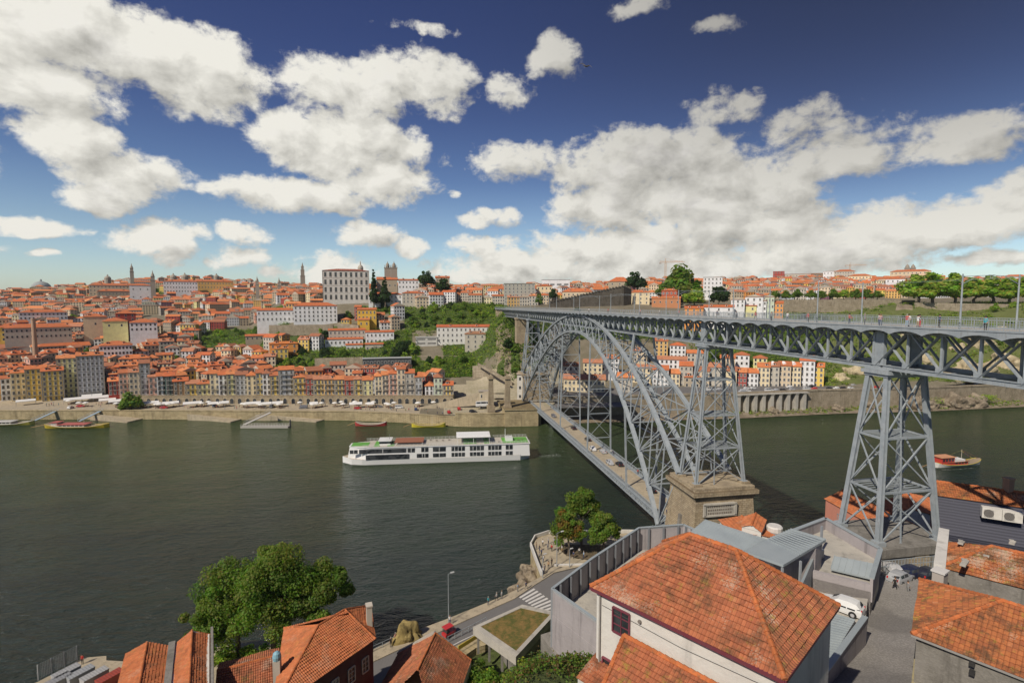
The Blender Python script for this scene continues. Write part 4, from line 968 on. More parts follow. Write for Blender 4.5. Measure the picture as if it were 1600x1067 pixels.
special('cream_house', 'cream house with orange roof on the cliff edge', 759, 791, 534, 556, 412, 'cream', O1, 'gy', 2.4, 2, 2, 2, 10)
special('small_house', 'small stone house with orange roof behind the cliff edge house', 772, 793, 522, 532, 425, 'beige', O1, 'gx', 1.5, 2, 3, 1, 8)
special('green_slope_shed', 'long low red-roofed shed on the green terraces', 384, 417, 525, 532, 472, 'stone', (.5, .13, .05), 'gx', 1.5, 1, 5, 1, 7)
special('orange_house', 'orange house standing in trees left of the dense green slope', 421, 463, 537, 553, 415, 'orange', (.6, .2, .05), 'hip', 1.5, 2, 4, 2, 9)
special('ochre_house', 'ochre house just below the orange hillside house', 428, 448, 545, 560, 405, 'yellow', (.6, .22, .07), 'gx', 1.3, 2, 3, 2, 8)
special('apartment_block', 'big grey balconied apartment block above the bridge end', 787, 836, 443, 480, 520, (.38, .37, .32), (.4, .38, .34), 'flat', 0, 7, 8, 2, 16, frame=(.62, .62, .58))
special('old_house', 'cream house with orange roof right of the apartment block', 838, 863, 447, 470, 540, 'cream', O1, 'hip', 2, 3, 4, 1)
special('modern_hall', 'long white flat-roofed modern hall on the skyline above the deck', 846, 890, 437, 452, 600, 'white', (.55, .55, .52), 'flat', 0, 1, 4, 1, 14, ww=5, wh=1.4)
special('long_house', 'wide orange-roofed stone house behind the medieval wall', 878, 926, 456, 474, 545, 'beige', (.56, .15, .05), 'hip', 3.5, 2, 7, 1)
special('tower_house', 'stone house with pyramid orange roof at the top of the medieval wall', 950, 985, 440, 462, 560, 'stone', O1, 'hip', 5, 3, 3, 1, 16)
special('square_house', 'square cream house with orange roof right of the medieval wall', 978, 1014, 457, 476, 520, 'cream', O1, 'hip', 2.5, 3, 4, 2, 12)
special('red_house', 'red glass-fronted house with stepped orange roofs behind the deck', 1033, 1057, 454, 470, 510, (.45, .10, .05), (.55, .16, .06), 'hip', 2, 2, 4, 2, 12)
special('red_house', 'low orange annex in front of the red glass-fronted house', 1018, 1062, 466, 478, 498, (.52, .22, .10), (.58, .19, .07), 'gx', 1.6, 1, 5, 1, 8)
special('white_block', 'white four-storey block right of the big trees above the deck', 1098, 1126, 433, 458, 560, 'white', (.6, .58, .55), 'flat', 0, 4, 5, 2, 14)
for k, (a, b, e, bb, wc, rt) in enumerate([(1146, 1180, 478, 496, 'pale-yellow', 'gx'), (1142, 1162, 468, 480, 'white', 'gy'), (1164, 1190, 464, 480, 'white', 'gy'), (1181, 1196, 470, 494, 'white', 'gy'), (1195, 1208, 464, 494, 'pale-green', 'gy'), (1207, 1222, 474, 495, 'orange', 'gx'), (1100, 1145, 480, 494, 'white', 'gx'), (1070, 1098, 482, 494, 'orange', 'gx')]):
    special('deckside_house', '%s gabled house, %s of the cluster seen just over the deck railing' % (wc.replace('-', ' '), ordn(k)), a, b, e, bb, 430 - k, wc, O1, rt, 1.8, 3 if bb - e > 18 else 2, 3, 2, 9, group='cluster above the deck')
# right bank row
RR = [(1022, 1046, 578, 'white'), (1046, 1064, 584, 'cream'), (1064, 1084, 572, 'grey'), (1084, 1110, 580, 'beige'), (1110, 1132, 574, 'grey'), (1132, 1153, 580, 'cream'), (1153, 1169, 582, 'red'), (1169, 1187, 583, 'white'), (1187, 1205, 574, 'cream'), (1205, 1220, 573, 'grey'), (1220, 1238, 572, 'beige'), (1238, 1254, 573, 'cream'), (1254, 1275, 564, 'white'), (1275, 1290, 574, 'yellow'), (881, 947, 593, 'cream'), (966, 990, 590, 'grey')]
for i, (a, b, e, wc) in enumerate(RR):
    t = special('riverside_house', '%s riverside house, %s from the left in the right bank row seen under the deck' % (wc, ordn(i + 2 if i < 14 else i - 14)), a, b, e, 606 if i < 14 else 613, 338 if i < 14 else 316, wc, rnd.choice(RC), 'gx', 2.6, max(2, round((606 - e) * .41 / 3.2)), max(2, round((b - a) * .41 / 2.6)), 2, 10, cat='house', group='right bank riverside row')
special('attic_block', 'grey glazed attic storey on top of the white riverside house', 1256, 1276, 556, 564, 340, (.16, .17, .19), (.5, .12, .06), 'gx', 2.5, 1, 4, 1, 8)
for i, px in enumerate((1212, 1229, 1244)):
    x, y = G(px, 340); m = MB(); z = ZY(571, 340); m.quad((-1.8, 0, 0), (1.8, 0, 0), (0, 0, 2.6)); m.quad((-1.8, 0, 0), (0, 0, 2.6), (0, 3, 2.6)); m.quad((1.8, 0, 0), (0, 3, 2.6), (0, 0, 2.6))
    tag(m.build('dormer_gable', M_roof, None, False, (x, y, z), -.1), ordn(i) + ' dark pointed dormer from the left on the right bank row roof', 'dormer')
for k, (a, b, e, bb, D, wc) in enumerate([(912, 942, 567, 588, 345, 'cream'), (990, 1012, 548, 565, 375, 'beige'), (1024, 1044, 533, 556, 385, 'ochre'), (1026, 1074, 562, 590, 352, 'white'), (1048, 1072, 540, 560, 380, 'white'), (1075, 1100, 552, 572, 365, 'grey'), (1072, 1096, 590, 606, 335, 'stone'), (985, 1018, 575, 598, 345, 'cream'),
                                        (1150, 1172, 555, 572, 362, 'white'), (1128, 1150, 560, 580, 352, 'beige'), (1180, 1200, 560, 572, 360, 'pale-yellow'), (940, 968, 560, 580, 350, 'white'), (1140, 1160, 590, 602, 342, 'cream'), (880, 905, 572, 590, 335, 'grey')]):
    special('slope_house', '%s slope house, %s of those glimpsed through the iron arch and towers' % (wc.replace('-', ' '), ordn(k)), a, b, e, bb, D, wc, rnd.choice(RC), rnd.choice(['gx', 'hip']), 2, max(1, round((bb - e) * D / 822 / 3)), max(2, round((b - a) * D / 822 / 3)), 1, 9, cat='house', group='houses on the slope behind the arch')
# walls: medieval wall, cliff terraces, upper right retaining walls
def pxwall(name, label, pts, D, th=1.5, mat=M_rubble, cren=False, drop=14):
    m = MB(); P = []
    for px, top, bot, DD in pts: x, y = G(px, DD); P.append((x, y, ZY(top, DD), ZY(bot, DD) - drop))
    for a, b in zip(P, P[1:]):
        d = math.hypot(b[0] - a[0], b[1] - a[1]); ux, uy = (b[0] - a[0]) / d, (b[1] - a[1]) / d; nx_, ny_ = -uy * th, ux * th
        m.prism([(a[0], a[1]), (b[0], b[1]), (b[0] + nx_, b[1] + ny_), (a[0] + nx_, a[1] + ny_)], [a[3], b[3], b[3], a[3]], [a[2], b[2], b[2], a[2]])
        if cren:
            k = int(d / 3)
            for i in range(k): t = (i + .5) / k; m.box((a[0] + (b[0] - a[0]) * t, a[1] + (b[1] - a[1]) * t, a[2] + (b[2] - a[2]) * t + .5), (1.5, 1.2, 1.2))
    return tag(m.build(name, mat), label, 'wall')
pxwall('medieval_wall', 'dark crenellated medieval wall climbing right above the deck', [(858, 472, 482, 480), (900, 463, 482, 490), (950, 452, 482, 500), (974, 447, 480, 505), (986, 452, 480, 515)], 500, 2, stone('dark_wall', (.20, .18, .15), (.14, .125, .10), (.26, .23, .18), 1, .6), True)
pxwall('upper_retaining_wall', 'long stone retaining wall under the row of small round trees', [(1213, 468, 474, 476), (1428, 469, 480, 462)], 470)
pxwall('upper_retaining_wall', 'second grey-tan terrace wall just below the long tree-lined wall', [(1218, 479, 487, 462), (1424, 481, 492, 448)], 470)
pxwall('upper_retaining_wall', 'tall grey retaining wall under the big plane trees at right', [(1428, 473, 496, 448), (1500, 474, 498, 440), (1620, 476, 500, 425), (1700, 476, 500, 420)], 440)
pxwall('garden_wall', 'long stone terrace wall in the green slope below the white convent', [(420, 508, 520, 462), (520, 507, 518, 460)], 460, drop=3)
pxwall('garden_wall', 'stone wall rising in the green slope left of the glass pavilion', [(490, 560, 582, 392), (566, 558, 586, 388)], 390, drop=3)
pxwall('garden_wall', 'stone wall below the long white institute', [(650, 556, 568, 412), (728, 556, 570, 408)], 410, drop=3)
pxwall('garden_wall', 'tall stone wall between lawn and cliff near the bridge end', [(738, 572, 606, 362), (752, 570, 604, 358), (800, 598, 618, 338)], 360, drop=3)
pxwall('garden_wall', 'curved stone wall below the palace and seminary', [(527, 505, 516, 466), (560, 508, 520, 455)], 460, drop=3)
pxwall('stair_wall', 'pale zigzag stair wall on the cliff right of the old pillars', [(746, 567, 570, 356), (768, 580, 583, 343), (790, 591, 594, 330)], 340, .6, M_rubble, drop=.4)
pxwall('ramp_wall', 'long pale sloping ramp wall rising from the quay to the bridge', [(640, 640, 642, 302), (700, 626, 634, 299), (752, 613, 630, 296), (766, 611, 630, 294)], 300, 1.2, M_pave, drop=1)
special('toll_house', 'pale stone toll house between the ramp and the old pillars', 748, 766, 612, 640, 296, (.55, .48, .34), (.4, .35, .28), 'flat', 0, 2, 2, 1, 6)
special('portal_house', 'white gatehouse at the far mouth of the lower deck', 808, 826, 585, 626, 306, (.62, .60, .54), (.5, .4, .3), 'flat', 0, 3, 2, 1, 6)
# landmarks on the skyline
def tower_thing(name, label, px, D, by, cat, parts, mat=M_wall, col=(.30, .26, .21)):
    x, y = G(px, D); zb = ZY(by, D); t = thing(name, label, cat, (x, y, zb), face(x, y)); k = D / 822
    for pn, fn in parts: m = MB(); fn(m, k, col); m.build(pn, mat, t)
    return t
def sqp(r): return [(-r, -r), (r, -r), (r, r), (-r, r)]
def p_shaft(r, z0, z1, r2=None):
    return lambda m, k, c: (m.prism(sqp(r * k), z0 * k, z1 * k, col=c, top=sqp((r2 or r) * k)), m.prism(sqp(r * 1.12 * k), (z1 - .8) * k, z1 * k, col=c))
def p_lathe(prof, seg=10): return lambda m, k, c: m.lathe((0, 0, 0), [(r * k, z * k) for r, z in prof], seg, col=c)
tower_thing('clerics_tower', 'tall slender baroque bell tower left of the bishop palace', 475, 900, 447, 'tower', [('shaft', p_shaft(3.4, -8, 16)), ('belfry', p_shaft(2.7, 16, 25)), ('lantern', p_shaft(1.9, 25, 30)), ('spire', p_lathe([(1.7, 30), (1.5, 31), (.8, 33), (.3, 36)]))])
for px, nm in ((607, 'left'), (617, 'right')):
    t = tower_thing('cathedral_tower', nm + ' crenellated stone tower of the cathedral with small dome', px, 570, 452, 'tower', [('shaft', p_shaft(4.8, -5, 33)), ('dome', p_lathe([(2.8, 33), (2.9, 36), (2.2, 39), (.6, 41), (.2, 43)]))])
    m = MB()
    for sx in (-1, 1):
        for sy in (-1, 1): m.prism([(a + sx * 2.9, b + sy * 2.9) for a, b in sqp(.45)], 22.8, 26.2, col=(.3, .26, .21), top=[(a + sx * 2.9, b + sy * 2.9) for a, b in sqp(.1)])
    m.build('pinnacle', M_wall, t)
tower_thing('dome_lantern', 'pale domed lantern behind the palace roof', 565, 575, 428, 'dome', [('drum', p_lathe([(4.2, -4), (4.2, 8), (4.6, 8.4)])), ('dome', p_lathe([(4.4, 8.4), (3.8, 11), (2.3, 13), (1, 14), (.8, 17), (.2, 20)]))], col=(.45, .41, .34))
for i, (px, D, by, s) in enumerate([(242, 760, 458, 1.0), (210, 880, 440, .8), (274, 860, 438, .8), (292, 860, 438, .85), (341, 900, 437, .7), (172, 900, 440, .8), (404, 700, 460, .8), (438, 720, 462, .8)]):
    pr = [('shaft', p_shaft(3.1 * s, -8, 20 * s)), ('belfry', p_shaft(2.6 * s, 20 * s, 26 * s)), ('spire', p_lathe([(2.4 * s, 26 * s), (1.9 * s, 29 * s), (.9 * s, 31 * s), (.2, 35 * s)]))] if i in (0, 1, 6, 7) else [('drum', p_lathe([(5.5 * s, -6), (5.5 * s, 5 * s), (6 * s, 5.3 * s)], 12)), ('dome', p_lathe([(5.6 * s, 5.3 * s), (5 * s, 8 * s), (3 * s, 10 * s), (1, 11 * s), (.9, 12.5 * s), (.1, 14 * s)], 12))]
    tower_thing('church_tower' if i in (0, 1, 6, 7) else 'church_dome', ['pale church bell tower above the dark hillside trees at left', 'thin church spire far left on the skyline', 'left dome of the pair over the long monastery roof', 'right dome of the pair over the long monastery roof', 'small dark dome right of the monastery roof', 'small dome at the left end of the orange hilltop roof', 'left stone bell tower of the church below the tall baroque tower', 'right stone bell tower of the church below the tall baroque tower'][i], px, D, by, 'tower' if i in (0, 1, 6, 7) else 'dome', pr, col=(.36, .32, .26))
x, y = G(68, 1250); t = thing('pavilion_dome', 'big grey-green domed sports pavilion far off at the left skyline', 'dome', (x, y, ZY(452, 1250))); m = MB(); m.lathe((0, 0, 0), [(19, -20), (19, 4), (17, 10), (12, 15), (5, 18), (2, 19), (2, 22), (.5, 24)], 20, col=(.32, .35, .35)); m.build('dome', M_wall, t); m = MB(); m.lathe((0, 0, 0), [(21, -20), (21, 1), (20, 2)], 20, col=(.36, .36, .34)); m.build('drum', M_wall, t)
for nm, D, a, b, e, bb, wc, fl, cl in (('long monastery with arcaded windows under the pair of domes', 800, 262, 308, 440, 458, 'white', 3, 12), ('wide orange-roofed hilltop building left of the pale bell tower', 820, 150, 215, 446, 462, 'beige', 3, 14), ('massive stone building under the hilltop orange roof', 780, 160, 204, 455, 478, 'stone', 3, 10), ('white gabled church body beside the pale bell tower', 755, 208, 236, 446, 470, 'white', 2, 3), ('long orange-roofed barracks right of the pair of domes', 840, 306, 364, 440, 452, 'ochre', 2, 14), ('long white hospital with bright orange roof at left', 560, 40, 98, 488, 500, 'white', 2, 12), ('blank cream hall in the lower town at left', 470, 134, 164, 495, 517, 'beige', 1, 1), ('cream wide-walled hall with red upper storey in the lower town', 455, 164, 196, 502, 515, 'pale-yellow', 1, 2), ('deep red block above the cream halls', 470, 184, 210, 490, 502, 'red', 2, 3), ('white three-storey block right of the red one', 455, 206, 242, 504, 518, 'white', 2, 6), ('long grey arcaded building at far left', 440, 20, 100, 512, 530, 'grey', 2, 14), ('yellow house at the far left edge', 435, -4, 20, 512, 534, 'yellow', 3, 4), ('long white house on the quay side lower town', 400, 158, 200, 540, 556, 'white', 2, 9),
    ('high white slab on the right skyline', 820, 1128, 1160, 441, 456, 'white', 2, 8), ('grey office block on the right skyline', 860, 1222, 1262, 428, 446, 'grey', 3, 9), ('brown office block on the right skyline', 850, 1262, 1284, 427, 448, 'brown', 4, 6), ('tall white block with blank walls on the right skyline', 840, 1284, 1302, 424, 448, 'white', 4, 4), ('pale flats with terraces on the right skyline', 820, 1302, 1330, 424, 442, 'grey', 4, 8), ('red and white block on the right skyline', 870, 1206, 1222, 424, 444, 'red', 4, 4), ('wide orange-roofed hall on the right skyline', 760, 1325, 1356, 431, 448, 'cream', 3, 7), ('second orange-roofed hall on the right skyline', 740, 1356, 1386, 436, 455, 'beige', 3, 7), ('white twin-wall block left of the big plane trees', 640, 1383, 1408, 436, 456, 'white', 3, 4), ('wide beige building on the skyline behind the plane trees', 800, 1392, 1444, 424, 440, 'beige', 3, 10), ('long white flats behind the deckside houses', 640, 1160, 1200, 458, 470, 'white', 2, 9), ('distant orange-roofed terrace over the plane trees', 760, 1500, 1560, 436, 450, 'cream', 2, 10), ('white tower block at the right end of the skyline', 780, 1565, 1596, 432, 450, 'white', 3, 5)):
    special('large_building', nm, a, b, e, bb, D, wc, (.52, .15, .055) if wc not in ('grey', 'brown', 'red') else rnd.choice([(.3, .28, .25), (.5, .14, .05)]), 'flat' if ('block' in nm and 'right skyline' in nm) or 'slab' in nm else 'hip', 3, fl, cl, 1, 16)
for px in (1413, 1422): tower_thing('twin_tower', ('left' if px == 1413 else 'right') + ' stub of the twin stone church towers on the right skyline', px, 850, 430, 'tower', [('shaft', p_shaft(3.5, -6, 11)), ('cap', p_lathe([(3.2, 11), (2.4, 14), (.3, 17)]))])
def crane(px, D, by, ty, jib, label):
    x, y = G(px, D); zb = ZY(by, D); h = ZY(ty, D) - zb; t = thing('tower_crane', label, 'crane', (x, y, zb), face(x, y))
    m = MB(); w = 1.0
    for sx in (-1, 1):
        for sy in (-1, 1): m.beam((sx * w, sy * w, -8), (sx * w, sy * w, h), .35, col=(.5, .3, .16))
    z = 0
    while z < h: m.beam((-w, -w, z), (w, -w, z + 2.5), .22, col=(.5, .3, .16)); m.beam((w, w, z), (-w, w, z + 2.5), .22, col=(.5, .3, .16)); z += 2.5
    m.build('mast', M_col, t); m = MB(); m.beam((-jib * .3, 0, h), (jib, 0, h), .5, .5, col=(.5, .3, .16)); m.beam((-jib * .3, 0, h + 1.6), (jib * .9, 0, h + 1.2), .3, col=(.5, .3, .16)); m.box((-jib * .28, 0, h - 1), (3, 1.5, 2), col=(.4, .38, .35))
    x = -jib * .3
    while x < jib * .9: m.beam((x, 0, h), (x + 1.5, 0, h + 1.5), .2, col=(.5, .3, .16)); x += 3
    m.beam((0, 0, h), (0, 0, h + 5), .5, col=(.5, .3, .16)); m.beam((0, 0, h + 5), (jib * .7, 0, h + 1), .15, col=(.5, .3, .16)); m.build('jib', M_col, t)
crane(1038, 700, 450, 410, 24, 'tan tower crane behind the large tree above the deck'); crane(1324, 1000, 440, 415, 26, 'distant tower crane over the right skyline flats')
x, y = G(52, 395); m = MB(); m.lathe((x, y, ZY(568, 395) - 4), [(1.9, 0), (1.6, 12), (1.3, 37), (1.5, 37.3), (1.5, 38)], 12, col=(.45, .30, .20)); tag(m.build('brick_chimney', M_wall), 'tall tapering brick factory chimney at left', 'chimney')
# --- the mass of small houses
SPX = []   # occupied (px0, px1, D0, D1)
def occ(px, D):
    if green(px, D): return True
    if 500 < px < 640 and 500 < D < 580: return True
    if 400 < px < 530 and 455 < D < 500: return True
    if 640 < px < 770 and 400 < D < 455: return True
    if 400 < px < 640 and 345 < D < 366 and px > 640: return True
    if 690 < px < 860 and D < 520: return True
    if 500 < px < 645 and 366 < D < 470: return True
    if 860 <= px < 1080 and D < 560: return True
    if 1010 < px < 1300 and D < 560: return True
    if px >= 1290 and D < 585: return True
    if 225 < px < 262 and 560 < D < 640: return True
    return False
names = list(WC); wt = {'cream': 9, 'white': 12, 'grey': 10, 'beige': 9, 'yellow': 3, 'ochre': 3, 'pink': 2, 'red': 2, 'blue-grey': 3, 'pale-green': 1, 'orange': 2, 'stone': 9, 'pale-yellow': 3, 'plum': 1, 'teal': 0, 'brown': 2}
bag = [k for k in names for _ in range(wt[k])]
rows_ = []; D = 343.0; ri = 0
while D < 1080:
    hs = []; px = -60 + rnd.uniform(0, 20)
    while px < 1720:
        k = 822 / D; wm = rnd.uniform(5.5, 11) if D < 500 else rnd.uniform(7, 15)
        if rnd.random() < .10: wm *= 2
        wp = wm * k; pc = px + wp / 2; Dj = D + rnd.uniform(-4, 4)
        if not occ(pc, Dj) and rnd.random() > .09: hs.append((pc, Dj, wm))
        px += wp + rnd.uniform(0, 1.2) * k + (rnd.uniform(2, 8) * k if rnd.random() < .06 else 0)
    rows_.append(hs); D += 13 if D < 430 else 18 if D < 560 else 25 if D < 800 else 36
allh = [(ri, j, h) for ri, r in enumerate(rows_) for j, h in enumerate(r)]
cand = sorted(allh, key=lambda a: a[2][1])
MASS = MB(); cnt = 0
def xf(m, dst, x, y, z, rot):
    co, si = math.cos(rot), math.sin(rot); i = len(dst.v)
    dst.v += [(x + a * co - b * si, y + a * si + b * co, z + c) for a, b, c in m.v]
    dst.f += [tuple(i + q for q in f) for f in m.f]; dst.m += m.m; dst.c += m.c
for ri, j, (pc, Dj, wm) in cand:
    x, y = G(pc, Dj); z = TZ(pc, Dj); dd = rnd.uniform(7, 10.5); fl = rnd.choice([2, 3, 4, 4]) if Dj < 520 else rnd.choice([2, 3, 3, 4])
    h = fl * rnd.uniform(2.7, 3.1); wc = rnd.choice(bag); rc = rnd.choice(RC); rt = rnd.choice(['hip', 'gx', 'gx', 'gy']); rise = min(wm, dd) * rnd.uniform(.22, .32)
    rot = face(x, y) * .6 + .75 * math.sin(x / 47 + 1) * math.cos(y / 38) + rnd.uniform(-.1, .1); cols = max(1, round(wm / 2.7)); kk = rnd.uniform(.8, 1.15); wcol = tuple(min(.8, c * kk) for c in WC[wc])
    if -40 < pc < 1640 and cnt < 296:
        cnt += 1
        building('town_house', '%s %d-storey house, %s from left in the %s hillside row above the quay' % (wc.replace('-', ' '), fl, ordn(j), ordn(ri)), x, y, z - .5, wm, dd, h + .5, rot, wcol, rc, rt, rise, fl, cols, 1, 'small houses stacked up the hillside', chim=1 if Dj < 420 and rnd.random() < .5 else 0)
    else:
        m = MB(); wall_geo(m, wm, dd, h, wcol); win_faces(m, wm, dd, h, fl, cols, fr=False, sides=Dj < 700); xf(m, MASS, x, y, z - .5, rot)
        m = MB(); roof_geo(m, wm, dd, h, rise, rt, rc, .25); m.m = [2 if k == 0 else 0 for k in m.m]; xf(m, MASS, x, y, z - .5, rot)
        if rnd.random() < .25: m = MB(); m.box((rnd.uniform(-2, 2), -dd * .2, h + .9), (rnd.uniform(2, 4), 2.4, 2.2), col=rnd.choice([(.6, .58, .54), (.5, .42, .3), (.3, .28, .26)])); xf(m, MASS, x, y, z, rot)
        if rnd.random() < .4: m = MB(); m.box((0, 0, h + 1.6), (.9, .9, 2), col=(.4, .34, .26)); xf(m, MASS, x, y, z, rot)
o = MASS.build('distant_town_houses', [M_wall, M_glass, M_roof]); tag(o, 'packed mass of far small houses with orange roofs up to the skyline', 'houses', None, 'stuff')
print('houses', cnt, len(allh))
# ================================================================== QUAY LIFE
def awning(px0, px1, py, D, label, deep=5):
    x, y = G((px0 + px1) / 2, D); w = (px1 - px0) * D / 822; t = thing('white_awning', label, 'awning', (x, y, 5.2), face(x, y) * .9, 'white awnings on the far quay')
    m = MB(); a, b = w / 2, deep / 2; k = max(1, int(w / 5))
    for i in range(k):
        x0, x1 = -a + w * i / k + .1, -a + w * (i + 1) / k - .1; xm = (x0 + x1) / 2
        m.quad((x0, -b, 2.5), (x1, -b, 2.5), (x1, 0, 3.4), (x0, 0, 3.4), col=(.74, .73, .70)); m.quad((x0, 0, 3.4), (x1, 0, 3.4), (x1, b, 2.7), (x0, b, 2.7), col=(.74, .73, .70)); m.quad((x0, -b, 2.2), (x1, -b, 2.2), (x1, -b, 2.5), (x0, -b, 2.5), col=(.7, .69, .66))
    m.build('canopy', M_col, t)
    for sx in (-1, 1):
        for sy in (-1, 1): m = MB(); m.beam((sx * (a - .2), sy * (b - .2), 0), (sx * (a - .2), sy * (b - .2), 2.6), .1, col=(.3, .3, .3)); m.build('pole', M_col, t)
k = 0
for a, b, D, dp in ((95, 118, 318, 7), (118, 142, 322, 8), (124, 150, 330, 8), (142, 166, 326, 8), (150, 172, 316, 7), (165, 186, 312, 7), (216, 240, 306, 4), (249, 272, 305.5, 4), (282, 308, 305, 5), (321, 351, 305, 4), (378, 402, 304.5, 4), (404, 437, 304.5, 4), (480, 493, 304, 4), (543, 563, 303, 4), (571, 582, 303, 4), (20, 44, 312, 4)):
    awning(a, b, 0, D, 'white quay awning, %s from the left along the far quay' % ordn(k), dp); k += 1
pk_ = MB(); pk_.lathe((0, 0, 0), [(1.7, 2.3), (1.6, 2.45), (.8, 2.8), (.05, 3.0)], 8, col=(.75, .74, .70)); PKm = pk_.mesh('parasol_top', M_col); pk_ = MB(); pk_.tube([(0, 0, 0), (0, 0, 2.9)], .05, 5, col=(.5, .45, .38)); PKp = pk_.mesh('pole', M_col)
tb = MB(); tb.box((0, 0, .74), (1.0, 1.0, .06), col=(.2, .15, .1)); tb.box((0, 0, .37), (.12, .12, .7), col=(.1, .1, .1))
for sx, sy in ((.9, 0), (-.9, 0), (0, .9), (0, -.9)): tb.box((sx, sy, .45), (.42, .42, .05), col=(.3, .1, .06)); tb.box((sx * 1.2, sy * 1.2, .68), (.42 if sy else .05, .42 if sx else .05, .42), col=(.3, .1, .06)); tb.box((sx, sy, .22), (.3, .3, .42), col=(.12, .1, .08))
TBm = tb.mesh('cafe_table', M_col); L_ = sorted([rnd.uniform(95, 690) for _ in range(46)])
for i, px in enumerate(L_):
    x, y = G(px, rnd.uniform(301, 310) if px > 180 else rnd.uniform(302, 320)); t = thing('parasol', 'cream cafe parasol, %s from the left on the far quay' % ordn(i), 'parasol', (x, y, 5.2), rnd.uniform(0, 1), 'parasols on the far quay'); o = add('parasol_top', PKm, t); o = add('pole', PKp, t)
    tag(add('cafe_table', TBm, None, (x + .5, y - .2, 5.2), rnd.uniform(0, 1)), 'cafe table with chairs under the %s parasol from the left, far quay' % ordn(i), 'table set', 'cafe tables on the far quay')
# ================================================================== NEAR HOUSES
def tile_face(m, uvs, p0, p1, q1, q0, tw=.30, tl=.40, hh=.055, st=.06, u0=0):
    p0, p1, q1, q0 = map(Vector, (p0, p1, q1, q0)); U = (p1 - p0).normalized(); up = (q0 + q1) / 2 - (p0 + p1) / 2
    V = (up - U * up.dot(U)); Hh = V.length; V.normalize(); Nn = U.cross(V).normalized()
    if Nn.z < 0: Nn = -Nn
    L0, L1 = 0.0, (p1 - p0).length; a0, a1 = (q0 - p0).dot(U), (q1 - p0).dot(U); nr = max(1, round(Hh / tl)); umin, umax = min(L0, a0), max(L1, a1)
    nc = int((umax - umin) / tw) + 1; smp = [0, .2, .4, .5, .6, .8]; hs = [0, .75, 1, 1, .9, .35]
    for r in range(nr):
        v0, v1 = Hh * r / nr, Hh * (r + 1) / nr; us = []
        lo0, hi0 = L0 + (a0 - L0) * v0 / Hh, L1 + (a1 - L1) * v0 / Hh; lo1, hi1 = L0 + (a0 - L0) * v1 / Hh, L1 + (a1 - L1) * v1 / Hh
        c0 = int((min(lo0, lo1) - umin) / tw); c1 = int((max(hi0, hi1) - umin) / tw) + 1; prev = None; jit = {}
        for c in range(c0, c1 + 1):
            for s, h in zip(smp, hs):
                u = umin + (c + s) * tw; jz = jit.setdefault(c, rnd.uniform(-.02, .026)) + .09 * mnoise.noise(Vector((umin + c * tw, v0, p0.x)) * .45); i = len(m.v)
                ua = min(max(u, lo0), hi0); ub = min(max(u, lo1), hi1)
                m.v.append(tuple(p0 + U * ua + V * v0 + Nn * (h * hh + st + jz))); m.v.append(tuple(p0 + U * ub + V * v1 + Nn * (h * hh + jz * .3))); m.v.append(tuple(p0 + U * ua + V * v0 - Nn * .0))
                uvs.append((c + s + u0, r + .02)); uvs.append((c + s + u0, r + .98)); uvs.append((c + s + u0, r + .99))
                if prev is not None and not (abs(ua - prev[1]) < 1e-5 and abs(ub - prev[2]) < 1e-5):
                    k = prev[0]; m.f.append((k, i, i + 1, k + 1)); m.m.append(0); m.c.append((1, 1, 1)); m.f.append((k + 2, i + 2, i, k)); m.m.append(0); m.c.append((1, 1, 1))
                prev = (i, ua, ub)
def ridge_caps(m, a, b, r=.16, col=(.50, .15, .05), mi=0):
    a, b = Vector(a), Vector(b); L = (b - a).length; n_ = max(1, int(L / .42)); d = (b - a) / n_
    for i in range(n_):
        p = a + d * i; q = p + d * 1.08; k = rnd.uniform(.75, 1.15)
        m.tube([p + Vector((0, 0, .05)), q + Vector((0, 0, .02))], [r * 1.08, r * .95], 8, mi, tuple(c * k for c in col))
def f_cap(n, b):
    p = n.pos(); c = n.mix(n.step(n.noise(p, 3, 5, .7), .45, .7, 0, .7), attr(n), (.16, .10, .06)); c = n.mix(n.step(n.noise(p, 5, 4, .7), .6, .75, 0, .7), c, (.42, .36, .18)); n.put(b, 'Base Color', c)
M_cap = material('ridge_tiles', f_cap, .9)
def tiled(parent, name, faces, caps, mat, tw=.30, tl=.40, capr=.16, hh=.055, st=.06, capname='ridge_cap'):
    m = MB(); uvs = []
    for k, f in enumerate(faces): tile_face(m, uvs, *f, tw=tw, tl=tl, u0=k * 37, hh=hh, st=st)
    bmk = m.build(name, mat, None, False, uvs=uvs); bmk.parent = parent; bmk.matrix_parent_inverse = parent_inv(parent)
    if caps:
        c = MB()
        for a, b in caps: ridge_caps(c, a, b, capr)
        o = c.build(capname, M_cap); o.parent = bmk
    return bmk
def parent_inv(p): return Matrix.Translation(-Vector(p.location))
def wpart(mb, name, mat, parent, label=None):
    o = mb.build(name, mat); o.parent = parent
    if parent.parent is None: o.matrix_parent_inverse = parent_inv(parent)
    if label: o['label'] = label
    return o
def V3(p, z=None): return Vector((p.x, p.y, p.z if z is None else z))
